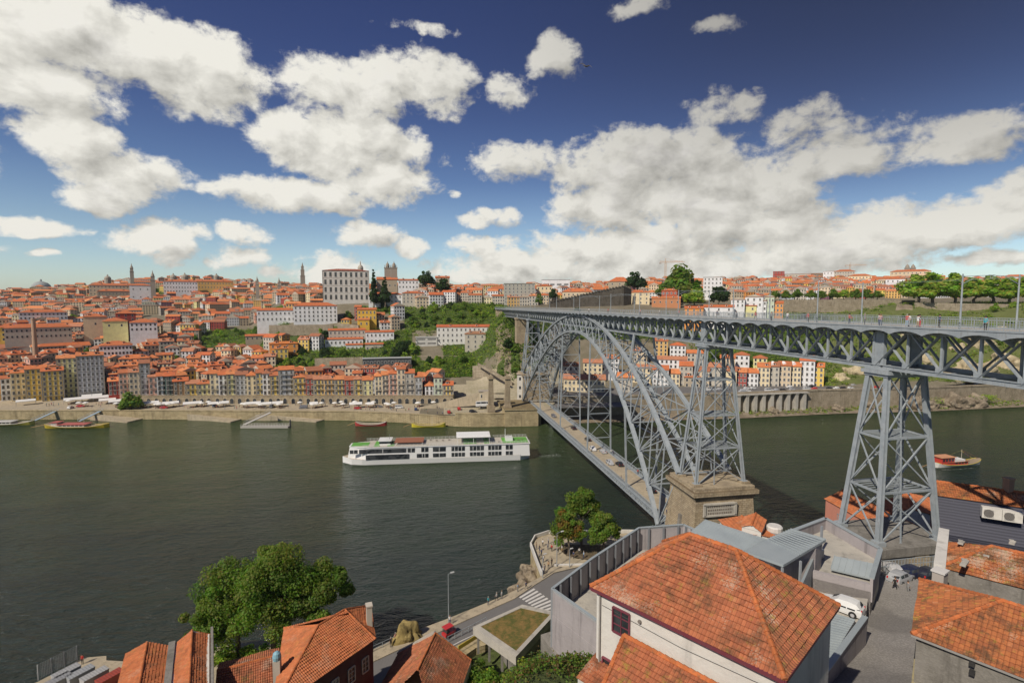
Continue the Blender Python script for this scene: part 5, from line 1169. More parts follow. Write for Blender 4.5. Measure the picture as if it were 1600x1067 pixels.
def nwindow(parent, c, u, n_, w, h, frame, panes=(2, 3), depth=.15, sill=True, mat=M_col):
    c, u, n_ = Vector(c), Vector(u).normalized(), Vector(n_).normalized(); Z = Vector((0, 0, 1)); m = MB()
    P = lambda a, z, o: c + u * a + Z * z + n_ * o
    def bar(a0, z0, a1, z1, t, o, dd=.08): m.beam(P(a0, z0, o), P(a1, z1, o), t, dd, col=frame, up=n_)
    bar(-w / 2, -h / 2, -w / 2, h / 2, .12, .05, .14); bar(w / 2, -h / 2, w / 2, h / 2, .12, .05, .14); bar(-w / 2, h / 2, w / 2, h / 2, .12, .05, .14); bar(-w / 2, -h / 2, w / 2, -h / 2, .12, .05, .14)
    for i in range(1, panes[0]): a = -w / 2 + w * i / panes[0]; bar(a, -h / 2, a, h / 2, .06, .03)
    for i in range(1, panes[1]): z = -h / 2 + h * i / panes[1]; bar(-w / 2, z, w / 2, z, .06, .03)
    f = wpart(m, 'window', mat, parent); m = MB(); m.quad(P(-w / 2, -h / 2, .012), P(w / 2, -h / 2, .012), P(w / 2, h / 2, .012), P(-w / 2, h / 2, .012)); o = m.build('pane', M_glass); o.parent = f; return f
# ---- house A: big hipped roof at the lower right
ze = 46.0; A = W(922, 917, ze); Bd = W(1228, 1065, ze); aU = (Bd - A).normalized(); bU = Vector((-aU.y, aU.x, 0)); 
Cc = W(1311, 947, ze); Lb = (Cc - A).dot(bU); La = (Cc - A).dot(aU)
E0, E1, E2, E3 = A, A + aU * La, A + aU * La + bU * Lb, A + bU * Lb     # E0 left corner, E1 front(bottom), E2 right, E3 far
rz = 49.9; half = Lb / 2; r0 = A + aU * (half * .97) + bU * half; r1 = A + aU * (La - half * .97) + bU * half; r0.z = r1.z = rz
print('house A', La, Lb, A, E1, E2)
hA = thing('hipped_house', 'big white house with old orange hipped tile roof and lichen at the lower right', 'house', (E0.x, E0.y, 36))
i_ = .35; w0, w1, w2, w3 = E0 + aU * i_ + bU * i_, E1 - aU * i_ + bU * i_, E2 - aU * i_ - bU * i_, E3 + aU * i_ - bU * i_
m = MB(); m.prism([(p.x, p.y) for p in (w0, w1, w2, w3)], 34, ze - .02); wa = wpart(m, 'wall', M_white, hA)
m = MB()
for p, q in ((E0, E1), (E1, E2), (E2, E3), (E3, E0)): m.beam(V3(p, ze - .03), V3(q, ze - .03), .14, .16, col=(.16, .035, .05))
for p, q in ((E0, E1), (E1, E2), (E2, E3), (E3, E0)): m.beam(V3(p, ze - .12) * .985 + V3((E0 + E2) / 2, ze - .12) * .015, V3(q, ze - .12) * .985 + V3((E0 + E2) / 2, ze - .12) * .015, .3, .12, col=(.16, .035, .05))
wpart(m, 'eaves_board', M_col, hA)
tiled(hA, 'roof', [(E0, E1, r1, r0), (E1, E2, r1, r1), (E2, E3, r0, r1), (E3, E0, r0, r0)], [(r0, r1), (E0 + Vector((0, 0, .05)), r0), (E1 + Vector((0, 0, .05)), r1), (E2 + Vector((0, 0, .05)), r1), (E3 + Vector((0, 0, .05)), r0)], M_tileA, .235, .37)
nout = -bU; wc_ = W(971, 972, 43.9)
d_ = ray(971, 972); k_ = (w0 - Vector((0, 0, 0))).dot(nout) / d_.dot(nout); wc_ = Vector((d_.x * k_, d_.y * k_, CH + d_.z * k_))
nwindow(hA, wc_, aU, nout, 1.35, 1.75, (.17, .04, .06), (2, 3))
d_ = ray(950, 1041); k_ = w0.dot(nout) / d_.dot(nout); wc_ = Vector((d_.x * k_, d_.y * k_, CH + d_.z * k_)); nwindow(hA, wc_, aU, nout, .9, 1.1, (.2, .05, .07), (1, 2))
m = MB(); p_ = w0 + aU * .35 - bU * .12; m.tube([(p_.x, p_.y, 34), (p_.x, p_.y, 45.7)], .07, 8, col=(.35, .33, .3)); wpart(m, 'downpipe', M_col, hA)
m = MB(); p_ = w0 + aU * 3.6 - bU * .05; m.tube([(p_.x, p_.y, 45.1), (p_.x - bU.x * .12, p_.y - bU.y * .12, 45.1)], .12, 10, col=(.2, .18, .16)); wpart(m, 'vent', M_col, hA)
m = MB(); a_, b_ = w0 + aU * .5 - bU * .04, w1 - bU * .04; m.tube([(a_.x, a_.y, 44.9), ((a_.x + b_.x) / 2, (a_.y + b_.y) / 2, 44.7), (b_.x, b_.y, 45.0)], .02, 5, col=(.05, .05, .05)); wpart(m, 'wall_cable', M_col, hA)
# ---- annex roof in front of house A
pk = W(975, 993, 43.9); pk2 = pk + aU * 9.5; wl = w0.dot(nout)
out = -bU; wf = (wl - pk.dot(nout))    # distance from ridge back to the wall
zq = 42.9; back0 = pk - out * (-wf) * 0
bk0 = pk + nout * (wl - pk.dot(nout) + .02) * 1.0; bk0 = Vector((bk0.x, bk0.y, 43.2)); bk1 = bk0 + aU * 10
fr0 = pk + nout * 3.6; fr0 = W(932, 1096, 41.6); fr1 = fr0 + aU * 12.5
an = thing('annex', 'lower tiled annex against the white wall of the big hipped house', 'annex', (pk.x, pk.y, 36)); lb0 = Vector((bk0.x, bk0.y, 0)) - aU * 2.0; lb0.z = 42.2
tiled(an, 'roof', [(fr0, fr1, pk2, pk), (bk1, bk0, pk, pk2), (Vector((bk0.x, bk0.y, 42.9)) - aU * .2, fr0, pk, pk)], [(pk, pk2), (fr0, pk)], M_tileA, .235, .37)
m = MB(); i1 = fr0 + aU * .3 - nout * .3; i2 = fr1 - nout * .3; m.prism([(i1.x, i1.y), (i2.x, i2.y), (bk1.x, bk1.y), (bk0.x, bk0.y)], 33, [41.7, 41.7, 42.9, 42.6]); wpart(m, 'wall', M_white, an)
# tiny roof corner at the bottom
q0 = W(900, 1058, 40); low = thing('low_roof', 'small old tiled roof corner at the bottom left of the white house', 'roof', (q0.x, q0.y, 36))
tiled(low, 'roof', [(q0, q0 + aU * 6 , q0 + aU * 6 + bU * 3 + Vector((0, 0, 1)), q0 + bU * 3 + Vector((0, 0, 1)))], None, M_tileA, .235, .37); m = MB(); m.prism([(p.x, p.y) for p in (q0 + bU * .2, q0 + aU * 6, q0 + aU * 6 + bU * 3, q0 + bU * 3)], 34, 39.9); wpart(m, 'wall', M_white, low)
# ---- grey cable-car terrace with fence
zt = 24.0; T = [W(863, 919, zt), W(925, 872, zt), W(999, 824, zt), W(1068, 819, zt), W(1086, 827, zt)]; T0 = W(928, 965, zt); T0b = T0 + (T0 - T[0]).normalized() * 14
st_ = thing('terrace_building', 'grey panelled cable car terrace building with slatted fence behind the big roof', 'building', (T[0].x, T[0].y, 9))
zf = 19.6; far = [(p.x, p.y) for p in T]; base = far + [(T0b.x + 26, T0b.y + 4), (T0b.x, T0b.y)]
m = MB(); polytop(m, base, 8, zf); wpart(m, 'floor', M_conc, st_)
m = MB()
for p, q in zip([T0b] + T, T): m.beam(V3(p, (zt + zf - .3) / 2), V3(q, (zt + zf - .3) / 2), .12, zt - zf + .3)
for p, q in ((T0b, T[0]),): m.beam(V3(p, 14) , V3(q, 14), .2, 12)
m.beam(V3(T[0], 14), V3(T[1], 14), .2, 12)
wpart(m, 'panel_wall', M_panel, st_)
m = MB()
for p, q in zip([T0b] + T, T): m.beam(V3(p, zt), V3(q, zt), .42, .14, col=(.52, .55, .56)); m.beam(V3(p, zt - .35), V3(q, zt - .35), .2, .06, col=(.3, .33, .35))
wpart(m, 'coping', M_zinc, st_)
ins = {0: 1, 1: 1}
for a, b in zip(T, T[1:]):
    n_ = max(2, int((b - a).length / 2.4)); nn = Vector(((b - a).y, -(b - a).x, 0)).normalized()
    for i in range(n_):
        p = a + (b - a) * ((i + .6) / n_) + nn * .28; m = MB(); m.beam((p.x, p.y, zf), (p.x, p.y, zt - .1), .28, .34, col=(.19, .20, .215)); wpart(m, 'post', M_col, st_)
m = MB(); m.beam(V3(T[0], 8) + Vector((-.05, -.05, 0)), V3(T[0], zt) + Vector((-.05, -.05, 0)), .3, .3, col=(.33, .35, .37)); wpart(m, 'corner_post', M_col, st_)
# weathered concrete block below it
c0, c1, c2 = W(845, 991, 15.5), W(876, 984, 15.5), W(905, 1012, 15.5); m = MB(); c3 = c0 + (c2 - c1)
m.prism([(p.x, p.y) for p in (c0, c3, c2, c1)], 7, [15.5, 14.5, 14.9, 15.8]); tag(m.build('concrete_block', M_concd), 'weathered concrete block at the foot of the grey panelled wall', 'wall')
# ---- green roof terrace by the road
g = [W(739, 981, 12.6), W(816, 946, 12.6), W(870, 958, 12.6), W(806, 1028, 12.6)]; gt = thing('green_roof', 'flat concrete canopy with dry grass roof beside the road', 'canopy', (g[0].x, g[0].y, 9))
cen = sum(g, Vector()) / 4; gi = [p + (cen - p) * .17 for p in g]
m = MB(); m.prism([(p.x, p.y) for p in g], 11.5, 12.45); wpart(m, 'slab', M_conc, gt); m = MB()
for k in range(4):
    a, b, c_, d_ = g[k], g[(k + 1) % 4], gi[(k + 1) % 4], gi[k]; m.prism([(a.x, a.y), (b.x, b.y), (c_.x, c_.y), (d_.x, d_.y)], 12.45, 12.85)
wpart(m, 'rim', M_conc, gt); m = MB(); m.prism([(p.x, p.y) for p in gi], 12.5, 12.75); wpart(m, 'grass', M_dry, gt)
for k, t in enumerate((.08, .35, .65)):
    p = g[0] + (g[3] - g[0]) * t + (g[1] - g[0]) * .04; m = MB(); m.beam((p.x, p.y, 8.5), (p.x, p.y, 11.5), .35, .35); wpart(m, 'column', M_concd, gt)
m = MB(); p, q, r = g[1] + (g[2] - g[1]) * .1, g[2], g[3] + (g[2] - g[3]) * .2; m.prism([(a.x, a.y) for a in (g[0] + (g[1] - g[0]) * .3 + (g[3] - g[0]) * .3, g[1] + (g[3] - g[0]) * .1, g[2], g[3])], 7, 11.5); wpart(m, 'retaining_core', M_concd, gt)
m = MB(); a, b = W(716, 1012, 9.9), W(748, 992, 9.9); m.beam(a, b, .12, .7, col=(.55, .42, .05)); o = tag(m.build('barrier_rail', M_col), 'yellow and grey barrier rail in front of the green roof canopy', 'barrier')
# ---- folded zinc canopy
zc = 38.0; cp = [W(1101, 812, zc + .5), W(1196, 842.5, zc), W(1235, 826, zc + .6), W(1290.5, 842.5, zc), W(1224, 882, zc), W(1164, 861, zc), W(1150, 868, zc), W(1063, 844, zc)]
cn = thing('zinc_canopy', 'folded blue-grey zinc station canopy right behind the big hipped roof', 'canopy', (cp[4].x, cp[4].y, 30))
def zpoly(m, pts, th, mi=0, col=(1, 1, 1)):
    bm = bmesh.new(); vs = [bm.verts.new(p) for p in pts]; f = bm.faces.new(vs); bmesh.ops.triangulate(bm, faces=[f]); bm.verts.index_update(); i = len(m.v); k = len(pts)
    m.v += [tuple(v.co) for v in bm.verts] + [(v.co.x, v.co.y, v.co.z - th) for v in bm.verts]
    for g_ in bm.faces:
        g_.normal_update(); t = tuple(i + v.index for v in g_.verts); t = t if g_.normal.z > 0 else t[::-1]
        m.f += [t, tuple(x + k for x in t[::-1])]; m.m += [mi] * 2; m.c += [col] * 2
    bm.free()
    for a in range(k): b = (a + 1) % k; m.f.append((i + a, i + b, i + k + b, i + k + a)); m.m.append(mi); m.c.append(col)
m = MB(); zpoly(m, cp, .28)
dR = (cp[4] - cp[3]).normalized()
def seams(m, p0, p1, q0, q1, n_):
    for i in range(n_ + 1): t = i / n_; a = p0 + (p1 - p0) * t; b = q0 + (q1 - q0) * t; m.beam(a + Vector((0, 0, .06)), b + Vector((0, 0, .06)), .06, .08)
seams(m, cp[0], cp[7], cp[1], cp[6] + (cp[5] - cp[6]) * .6, 17); seams(m, cp[2], cp[1], cp[3], cp[4] + (cp[3] - cp[4]) * .35, 10)
wpart(m, 'roof', M_zinc, cn)
m = MB(); c4, c3_ = V3(cp[4], 0), V3(cp[3], 0); ce = V3(cp[1], 0)
m.prism([(p.x, p.y) for p in (c3_ * .94 + ce * .06, c3_ * .75 + c4 * .25, c4 * .5 + ce * .5, ce)], 30, 37.6); wpart(m, 'kiosk_wall', M_panel, cn)
for p in (c4 * .96 + ce * .04, V3(cp[5], 0) * .96 + ce * .04, c4 * .6 + c3_ * .38): m = MB(); m.beam((p.x, p.y, 30), (p.x, p.y, 37.8), .2, .2, col=(.3, .32, .34)); wpart(m, 'column', M_col, cn)
# station floor
m = MB(); fl_ = [W(1060, 880, 33), W(1280, 842, 33), W(1300, 905, 33), W(1300, 960, 33), W(1200, 990, 33), W(1050, 930, 33)]; zpoly(m, fl_, 6); tag(m.build('station_floor', M_conc), 'concrete forecourt under the zinc canopy', 'platform')
# small orange roofs behind the canopy
def gable_small(label, pts, z, rise, mat, wallz, name='house', cat='house'):
    P = [W(px, py, z) for px, py in pts]; t = thing(name, label, cat, (P[0].x, P[0].y, wallz)); c = (P[0] + P[2]) / 2
    ra = (P[0] + P[3]) / 2 + Vector((0, 0, rise)); rb = (P[1] + P[2]) / 2 + Vector((0, 0, rise))
    tiled(t, 'roof', [(P[0], P[1], rb, ra), (P[2], P[3], ra, rb)], [(ra, rb)], mat, .3, .5, .18)
    Q = [p + (c - p) * .06 for p in P]; m = MB(); m.prism([(p.x, p.y) for p in Q], wallz, z - .05); m.quad(Q[0], Q[3], V3((Q[0] + Q[3]) / 2, z + rise * .9)); m.quad(Q[1], Q[2], V3((Q[1] + Q[2]) / 2, z + rise * .9)); wpart(m, 'wall', M_white, t); return t, P, ra, rb
gable_small('small orange-roofed house behind the zinc canopy near the pedestal', [(1150, 842), (1122, 812), (1196, 818), (1226, 848)], 30, 1.0, M_tileN, 16)
gable_small('upper orange tiled roof end right behind the zinc canopy', [(1158, 824), (1164, 806), (1198, 812), (1190, 832)], 31.5, .8, M_tileN, 16)
p = W(1210, 832, 30); m = MB(); m.lathe((p.x, p.y, 28), [(1.1, 0), (1.1, 2.0), (1.2, 2.1), (1.2, 3.0), (1.0, 3.2)], 14, col=(.62, .60, .56)); m.lathe((p.x, p.y, 28), [(1.25, 2.2), (1.25, 2.4)], 14, col=(.3, .3, .3)); tag(m.build('round_vent', M_col), 'round white metal roof vent beside the small orange roofs', 'vent')
# ---- flat concrete roof with parapet
zp = 36.0; q = [W(1237, 829, zp), W(1290, 809, zp), W(1376, 857, zp), W(1362, 903, zp), W(1270, 882, zp)]
fr_ = thing('parapet_building', 'grey flat-roofed building with concrete parapet beside the street', 'building', (q[3].x, q[3].y, 30))
m = MB(); polytop(m, [(p.x, p.y) for p in q], 26, 34.4); wpart(m, 'roof_deck', M_conc, fr_)
m = MB()
for a, b in zip(q[:4], q[1:4]): m.beam(V3(a, 34.6), V3(b, 34.6), .3, 2.7)
m.prism([(q[3].x, q[3].y), (q[4].x, q[4].y), (q[4].x + .2, q[4].y + .6), (q[3].x + .1, q[3].y + .6)], 27, 35.2); wpart(m, 'parapet', M_panel, fr_)
m = MB(); 
for a, b in zip(q[:3], q[1:4]): m.beam(V3(a, 36.0), V3(b, 36.0), .5, .12)
wpart(m, 'coping', M_zinc, fr_)
m = MB(); z0 = 35.0; l = [W(1304, 868, z0 + .8), W(1366, 880, z0 + .8), W(1362, 903, z0), W(1298, 888, z0)]; zpoly(m, l, .2); seams(m, l[0], l[1], l[3], l[2], 6); wpart(m, 'lean_to_roof', M_zinc, fr_)
m = MB(); pp = W(1275, 862, 35.2); m.box((pp.x, pp.y, 35.0), (1.6, 1.2, 1.0), .4, col=(.35, .36, .37)); tag(m.build('roof_unit', M_col), 'grey roof machine on the flat concrete roof', 'machine')
m = MB(); pp = W(1283, 850, 35.5); m.beam((pp.x, pp.y, 34.4), (pp.x, pp.y, 37.9), .22, .22, col=(.28, .30, .32)); tag(m.build('roof_post', M_col), 'dark post between the flat roof and the canopy corner', 'post')
# corrugated roof and grey wall by the white car
z1 = 35.5; l = [W(1288, 953, z1), W(1345, 955, z1), W(1290, 1046, z1), W(1250, 1075, z1 - .2)]
m = MB(); zpoly(m, [W(1296, 955, 34.4), W(1336, 968, 34.4), W(1292, 1040, 34.4), W(1262, 1075, 34.4), W(1235, 1050, 34.4)], .3); a0, a1, b0, b1 = W(1290, 955, 34.45), W(1240, 1060, 34.45), W(1336, 968, 34.45), W(1280, 1060, 34.45)
for i in range(26): t = i / 25; m.beam(a0 + (a1 - a0) * t, b0 + (b1 - b0) * t, .12, .10)
tag(m.build('corrugated_roof', M_zinc), 'ribbed zinc lean-to roof between the hipped house and the street wall', 'roof')
m = MB(); a, b = W(1352, 962, 36.0), W(1290, 1050, 36.4); b = b + (b - a) * .35; m.beam(V3(a, 33.1), V3(b, 34.0), .35, 5.6); w_o = tag(m.build('street_wall', M_panel), 'grey panelled wall between the lean-to roof and the street', 'wall')
m = MB(); m.beam(V3(a, 35.95), V3(b, 36.85), .5, .12); o = m.build('coping', M_zinc); o.parent = w_o
m = MB(); zpoly(m, [W(1262, 925, 33.9), W(1356, 935, 33.9), W(1352, 968, 33.9), W(1285, 985, 33.9)], 6); tag(m.build('parking_court', M_conc), 'small concrete court under the white hatchback', 'court')
m = MB(); a, b = W(1317, 862, 36.2), W(1293, 925, 36.2); m.beam(V3(W(1270, 870, 36.5), 34.6), V3(W(1243, 930, 36.5), 34.6), .25, 3.6); o = tag(m.build('ramp_wall', M_zinc), 'slim grey metal-clad wall beside the canopy forecourt', 'wall')
# ---- street
sp_ = [((1372, 884), (1475, 884), 29.9), ((1362, 905), (1475, 905), 30.2), ((1340, 960), (1480, 960), 31.6), ((1300, 1010), (1500, 1010), 33.2), ((1260, 1067), (1520, 1067), 35.0), ((1200, 1160), (1560, 1160), 38.0)]
m = MB()
for (a, b, z), (c, d, z2) in zip(sp_, sp_[1:]): m.quad(W(*c, z2), W(*d, z2), W(*b, z), W(*a, z))
struct('street', m, M_cob, label='steep cobbled street at the lower right')
m = MB(); a, b = W(1380, 886, 30), W(1462, 886, 30); m.beam(V3(a, 30.4) + Vector((0, 1, 0)), V3(b, 30.4) + Vector((0, 1, 0)), .6, 1.6); tag(m.build('low_wall', M_rubble), 'low stone wall behind the parked cars under the tower', 'wall')
m = MB(); a, b = W(1437, 1012, 36.2), W(1431, 1080, 36.8); m.beam(V3(a, 35.0), V3(b, 35.6), .45, 3.0); m.beam(V3(a, 36.55), V3(b, 37.15), .6, .14); tag(m.build('lichen_wall', stone('lichen_stone', (.42, .36, .20), (.34, .30, .2), (.55, .42, .08), 2)), 'low yellow lichened wall beside the street under the mossy roof', 'wall')
m = MB(); p = W(1447, 1040, 35.2); m.lathe((p.x, p.y, 34.4), [(.32, 0), (.36, 1.0), (.4, 1.05), (.3, 1.15)], 14, col=(.02, .12, .07)); tag(m.build('green_bin', M_col), 'dark green bin behind the yellow lichened wall', 'bin')
m = MB(); p = W(1346, 993, 33.6); m.box((p.x, p.y, 33.4), (.5, .5, .7), .3, col=(.45, .05, .05)); m.box((p.x, p.y, 33.8), (.56, .56, .1), .3, col=(.5, .08, .06)); tag(m.build('red_box', M_col), 'small red hydrant box at the foot of the street wall', 'box')
# ---- right roofs
def quadroof(name, label, faces, caps, mat, wallpts, wz0, wz1, wmat, cat='house', tw=.3, tl=.42, gn=None):
    t = thing(name, label, cat, (wallpts[0].x, wallpts[0].y, wz0)); tiled(t, 'roof', faces, caps, mat, tw, tl); m = MB(); m.prism([(p.x, p.y) for p in wallpts], wz0, wz1); wpart(m, 'wall', wmat, t); return t
z = 41.0
a = W(1424, 991, z); b = W(1600, 1060, z); d = (b - a).normalized(); b2 = a + d * 14; nrm = Vector((-d.y, d.x, 0)); 
tl_ = W(1437, 906, z)                                        # far left corner
hip = W(1600, 947, z + 2.9)
La2 = (tl_ - a).length; wd = La2
R2w = [a + (tl_ - a) * .03 + d * .3, b2, b2 + (tl_ - a), tl_ + d * .3]
rA = a + (tl_ - a) * .5 + d * (wd * .5) + Vector((0, 0, 2.7)); rB = rA + d * 9
fl2 = tl_ + d * 14
t = quadroof('mossy_roof_house', 'house with mossy orange tile roof at the lower right edge', [(a, b2, rB, rA), (tl_, a, rA, rA), (fl2, tl_, rA, rB)], [(a + Vector((0, 0, .05)), rA), (tl_ + Vector((0, 0, .05)), rA), (rA, rB)], M_tileM, R2w, 30, 40.95, M_concd)
m = MB(); m.beam(a - Vector((0, 0, .06)), b2 - Vector((0, 0, .06)), .16, .14, col=(.30, .29, .27)); wpart(m, 'gutter', M_col, t)
nwall = Vector((d.y, -d.x, 0)); 
for pxy in ((1519, 1036), (1519, 1050)):
    r_ = ray(*pxy); k_ = (a - nrm * 0).dot(nwall) / r_.dot(nwall); c_ = Vector((r_.x * k_, r_.y * k_, CH + r_.z * k_)); m = MB(); m.box(tuple(c_ + nwall * .02), (.32, .3, .32), math.atan2(d.y, d.x), col=(.03, .03, .03)); wpart(m, 'vent', M_col, t)
# R1 upper mossy roof
z = 40.2; A1 = W(1468, 886, z); B1 = W(1600, 920, z); d1 = (B1 - A1).normalized(); B1 = A1 + d1 * 16; F1 = W(1472, 846, z + .2); pk1 = A1 + d1 * ((F1 - A1).length * .55) + (F1 - A1) * .5 + Vector((0, 0, 2.0)); pe1 = pk1 + d1 * 9
t = quadroof('rusty_roof_house', 'house with rusty orange roof and white patches behind the mossy roofed house', [(A1, B1, pe1, pk1), (F1, A1, pk1, pk1), (F1 + d1 * 16, F1, pk1, pe1)], [(A1, pk1), (pk1, pe1)], M_tileM, [A1 + d1 * .3, B1, F1 + d1 * 16, F1 + d1 * .3], 28, 40.1, M_concd)
rnd2 = random.Random(4)
for k, (px, py, l_) in enumerate([(1543, 866, 1.4), (1507, 880, 1.6), (1502, 848, .9), (1582, 848, 1.0)]):
    p = W(px, py, 41.6); m = MB(); m.box((0, 0, 0), (l_, .45, .16), 0, col=(.62, .58, .52)); m.box((l_ * .3, .1, .06), (l_ * .5, .4, .12), .3, col=(.55, .5, .45)); o = tag(m.build('cement_patch', M_conc, None, False, (p.x, p.y, p.z + .05), .5), ordn(k) + ' white cement patch on the rusty roof', 'patch', 'white patches on the rusty roof')
# white party wall
m = MB(); p, q_ = W(1468, 885, 41.0), W(1475, 828, 41.0); m.beam(V3(p, 36), V3(q_, 36.0), .9, 10.4, col=(.72, .70, .66)); tag(m.build('party_wall', M_white), 'narrow white party wall at the left edge of the rusty roof', 'wall')
m = MB(); p = W(1469, 895, 40.8); m.box((p.x, p.y, 39.8), (1.1, .9, 2.4), .4, col=(.4, .36, .32)); m.box((p.x, p.y, 41.05), (1.3, 1.1, .16), .4, col=(.6, .58, .55)); tag(m.build('chimney_stack', M_wall), 'short grey chimney stack below the white party wall', 'chimney')
# slate building with two air conditioners
z = 33.5; s0, s1, s2 = W(1469, 830, z), W(1600, 852, z), W(1650, 860, z); s1 = s0 + (s1 - s0).normalized() * 24; bk = Vector((-(s1 - s0).y, (s1 - s0).x, 0)).normalized()
sb = thing('slate_building', 'dark slate-clad building with two white air conditioners at the right', 'building', (s0.x, s0.y, 20)); up = 3.2
m = MB(); e0, e1 = s0 + bk * 3.0, s1 + bk * 3.0; m.quad(V3(s0, 33.2), V3(s1, 33.2), V3(e1, 37.6), V3(e0, 37.6)); m.prism([(p.x, p.y) for p in (s0, s1, e1, e0)], 20, 33.15); m.prism([(p.x, p.y) for p in (e0, e1, e1 + bk * 4, e0 + bk * 4)], 20, 37.58)
m.quad(V3(s0, 33.2), V3(e0, 37.6), V3(e0, 33.2)); wpart(m, 'wall', M_slate, sb)
o0, o1 = e0 + bk * .3 + Vector((0, 0, 0)), e1 + bk * .3; rr0, rr1 = o0 + bk * 3.2, o1 + bk * 3.2
tiled(sb, 'roof', [(V3(o0, 37.7), V3(o1, 37.7), V3(rr1, 39), V3(rr0, 39)), (V3(rr1 + bk * 3, 37.7), V3(rr0 + bk * 3, 37.7), V3(rr0, 39), V3(rr1, 39))], [(V3(rr0, 39), V3(rr1, 39))], M_tileM, .3, .5)
m = MB(); p = rr0 + (rr1 - rr0) * .36; m.box((p.x, p.y, 39.4), (.9, .9, 2.6), col=(.35, .22, .14)); m.box((p.x, p.y, 40.8), (1.1, 1.1, .2), col=(.4, .26, .16)); wpart(m, 'chimney', M_wall, sb)
du = (s1 - s0).normalized(); no = -bk
for k, (px, py) in enumerate(((1549, 801), (1581, 806))):
    r_ = ray(px, py); pl0 = s0 + bk * .8; k_ = pl0.dot(no) / r_.dot(no); c_ = Vector((r_.x * k_, r_.y * k_, CH + r_.z * k_)); ac = thing('air_conditioner', ('left' if k == 0 else 'right') + ' white air conditioner on the slate wall', 'air conditioner', c_, math.atan2(du.y, du.x), 'air conditioners on the slate wall')
    m = MB(); m.box((0, .1, 0), (2.1, .9, 1.5), col=(.66, .63, .57)); m.build('casing', M_col, ac); m = MB(); m.tube([(-.35, -.36, 0), (-.35, -.42, 0)], .55, 18, col=(.12, .11, .10))
    for j in range(9): m.beam((-.88, -.44, -.5 + j * .125), (.18, -.44, -.5 + j * .125), .02, col=(.35, .33, .3))
    m.build('fan_grille', M_col, ac)
# pink house beyond the tower
z = 20.0; P0 = W(1287, 779, z); P1 = W(1365, 838, z); P2 = W(1456, 832, z); dd_ = (P1 - P0).normalized(); 
pk_ = [W(1287, 779, 21), W(1372, 826, 21), W(1440, 812, 21), W(1350, 770, 21)]
P = pk_; nA = (P[1] - P[0]).normalized(); nB = Vector((-nA.y, nA.x, 0)); wv = 9.0; lv = (P[1] - P[0]).length
P = [P[0], P[0] + nA * lv, P[0] + nA * lv + nB * wv, P[0] + nB * wv]; ra = (P[0] + P[3]) / 2 + Vector((0, 0, 2)); rb = (P[1] + P[2]) / 2 + Vector((0, 0, 2))
ph = thing('pink_house', 'salmon pink house with orange roof behind the nearer bridge tower', 'house', (P[0].x, P[0].y, 10)); tiled(ph, 'roof', [(P[0], P[1], rb, ra), (P[2], P[3], ra, rb)], [(ra, rb)], M_tileN, .35, .5)
m = MB(); c = (P[0] + P[2]) / 2; Q = [p + (c - p) * .05 for p in P]; m.prism([(p.x, p.y) for p in Q], 5, 20.9, col=(.58, .24, .17)); m.quad(Q[0], Q[3], V3((Q[0] + Q[3]) / 2, 22.7), col=(.58, .24, .17)); m.quad(Q[1], Q[2], V3((Q[1] + Q[2]) / 2, 22.7), col=(.58, .24, .17)); wpart(m, 'wall', M_wall, ph)
no_ = -nB
for t_, z_ in ((.3, 18.5), (.6, 18.5), (.8, 18.5)): p = P[0] + nA * lv * t_ + nB * .25; nwindow(ph, (p.x, p.y, z_), nA, no_, .9, 1.6, (.3, .3, .3), (2, 2))
t, P, ra, rb = gable_small('grey-walled house with low orange roof seen through the tower legs', [(1380, 806), (1380, 782), (1457, 778), (1462, 806)], 22, 1.5, M_tileN, 8)
# ---- lower-left roofs
def hiproof(name, label, c1, c2, c3, z, rise, wallz, wmat, mat=M_tileN, cat='house', rin=.5, tw=.26, tl=.36, wcol=(1, 1, 1)):
    # c1-c2 long side, c2-c3 short side (world corner points)
    L = (c2 - c1).normalized(); n_ = Vector((-L.y, L.x, 0)); s = (c3 - c2).dot(n_); ln = (c2 - c1).length; P = [c1, c2, c2 + n_ * s, c1 + n_ * s]
    hw = abs(s) / 2; ra = c1 + L * hw * rin * 2 + n_ * s / 2 + Vector((0, 0, rise)); rb = c2 - L * hw * rin * 2 + n_ * s / 2 + Vector((0, 0, rise)); t = thing(name, label, cat, (c1.x, c1.y, wallz))
    tiled(t, 'roof', [(P[0], P[1], rb, ra), (P[2], P[3], ra, rb), (P[1], P[2], rb, rb), (P[3], P[0], ra, ra)], [(ra, rb), (P[0], ra), (P[1], rb), (P[2], rb), (P[3], ra)], mat, tw, tl, .15)
    c = (P[0] + P[2]) / 2; Q = [p + (c - p) * .06 for p in P]; m = MB(); m.prism([(p.x, p.y) for p in Q], wallz, z - .04, col=wcol); wpart(m, 'wall', wmat, t); return t, P, ra, rb
z = 23.0; c1, c2, c3 = W(444, 981, z), W(579, 946, z), W(587, 998, z)
P = [c1, c2, c3, W(424, 1112, z)]; ra = W(497, 977, z + 2.4); rb = ra + (P[2] - P[3]).normalized() * 4.2
t = thing('ribbed_roof_house', 'maroon-walled house with orange hipped roof right of the plane trees', 'house', (c1.x, c1.y, 8)); tiled(t, 'roof', [(P[3], P[2], rb, ra), (P[2], P[1], rb, rb), (P[1], P[0], ra, rb), (P[0], P[3], ra, ra)], [(ra, rb), (P[0], ra), (P[1], rb), (P[2], rb), (P[3], ra)], M_tileN, .26, .36, .14)
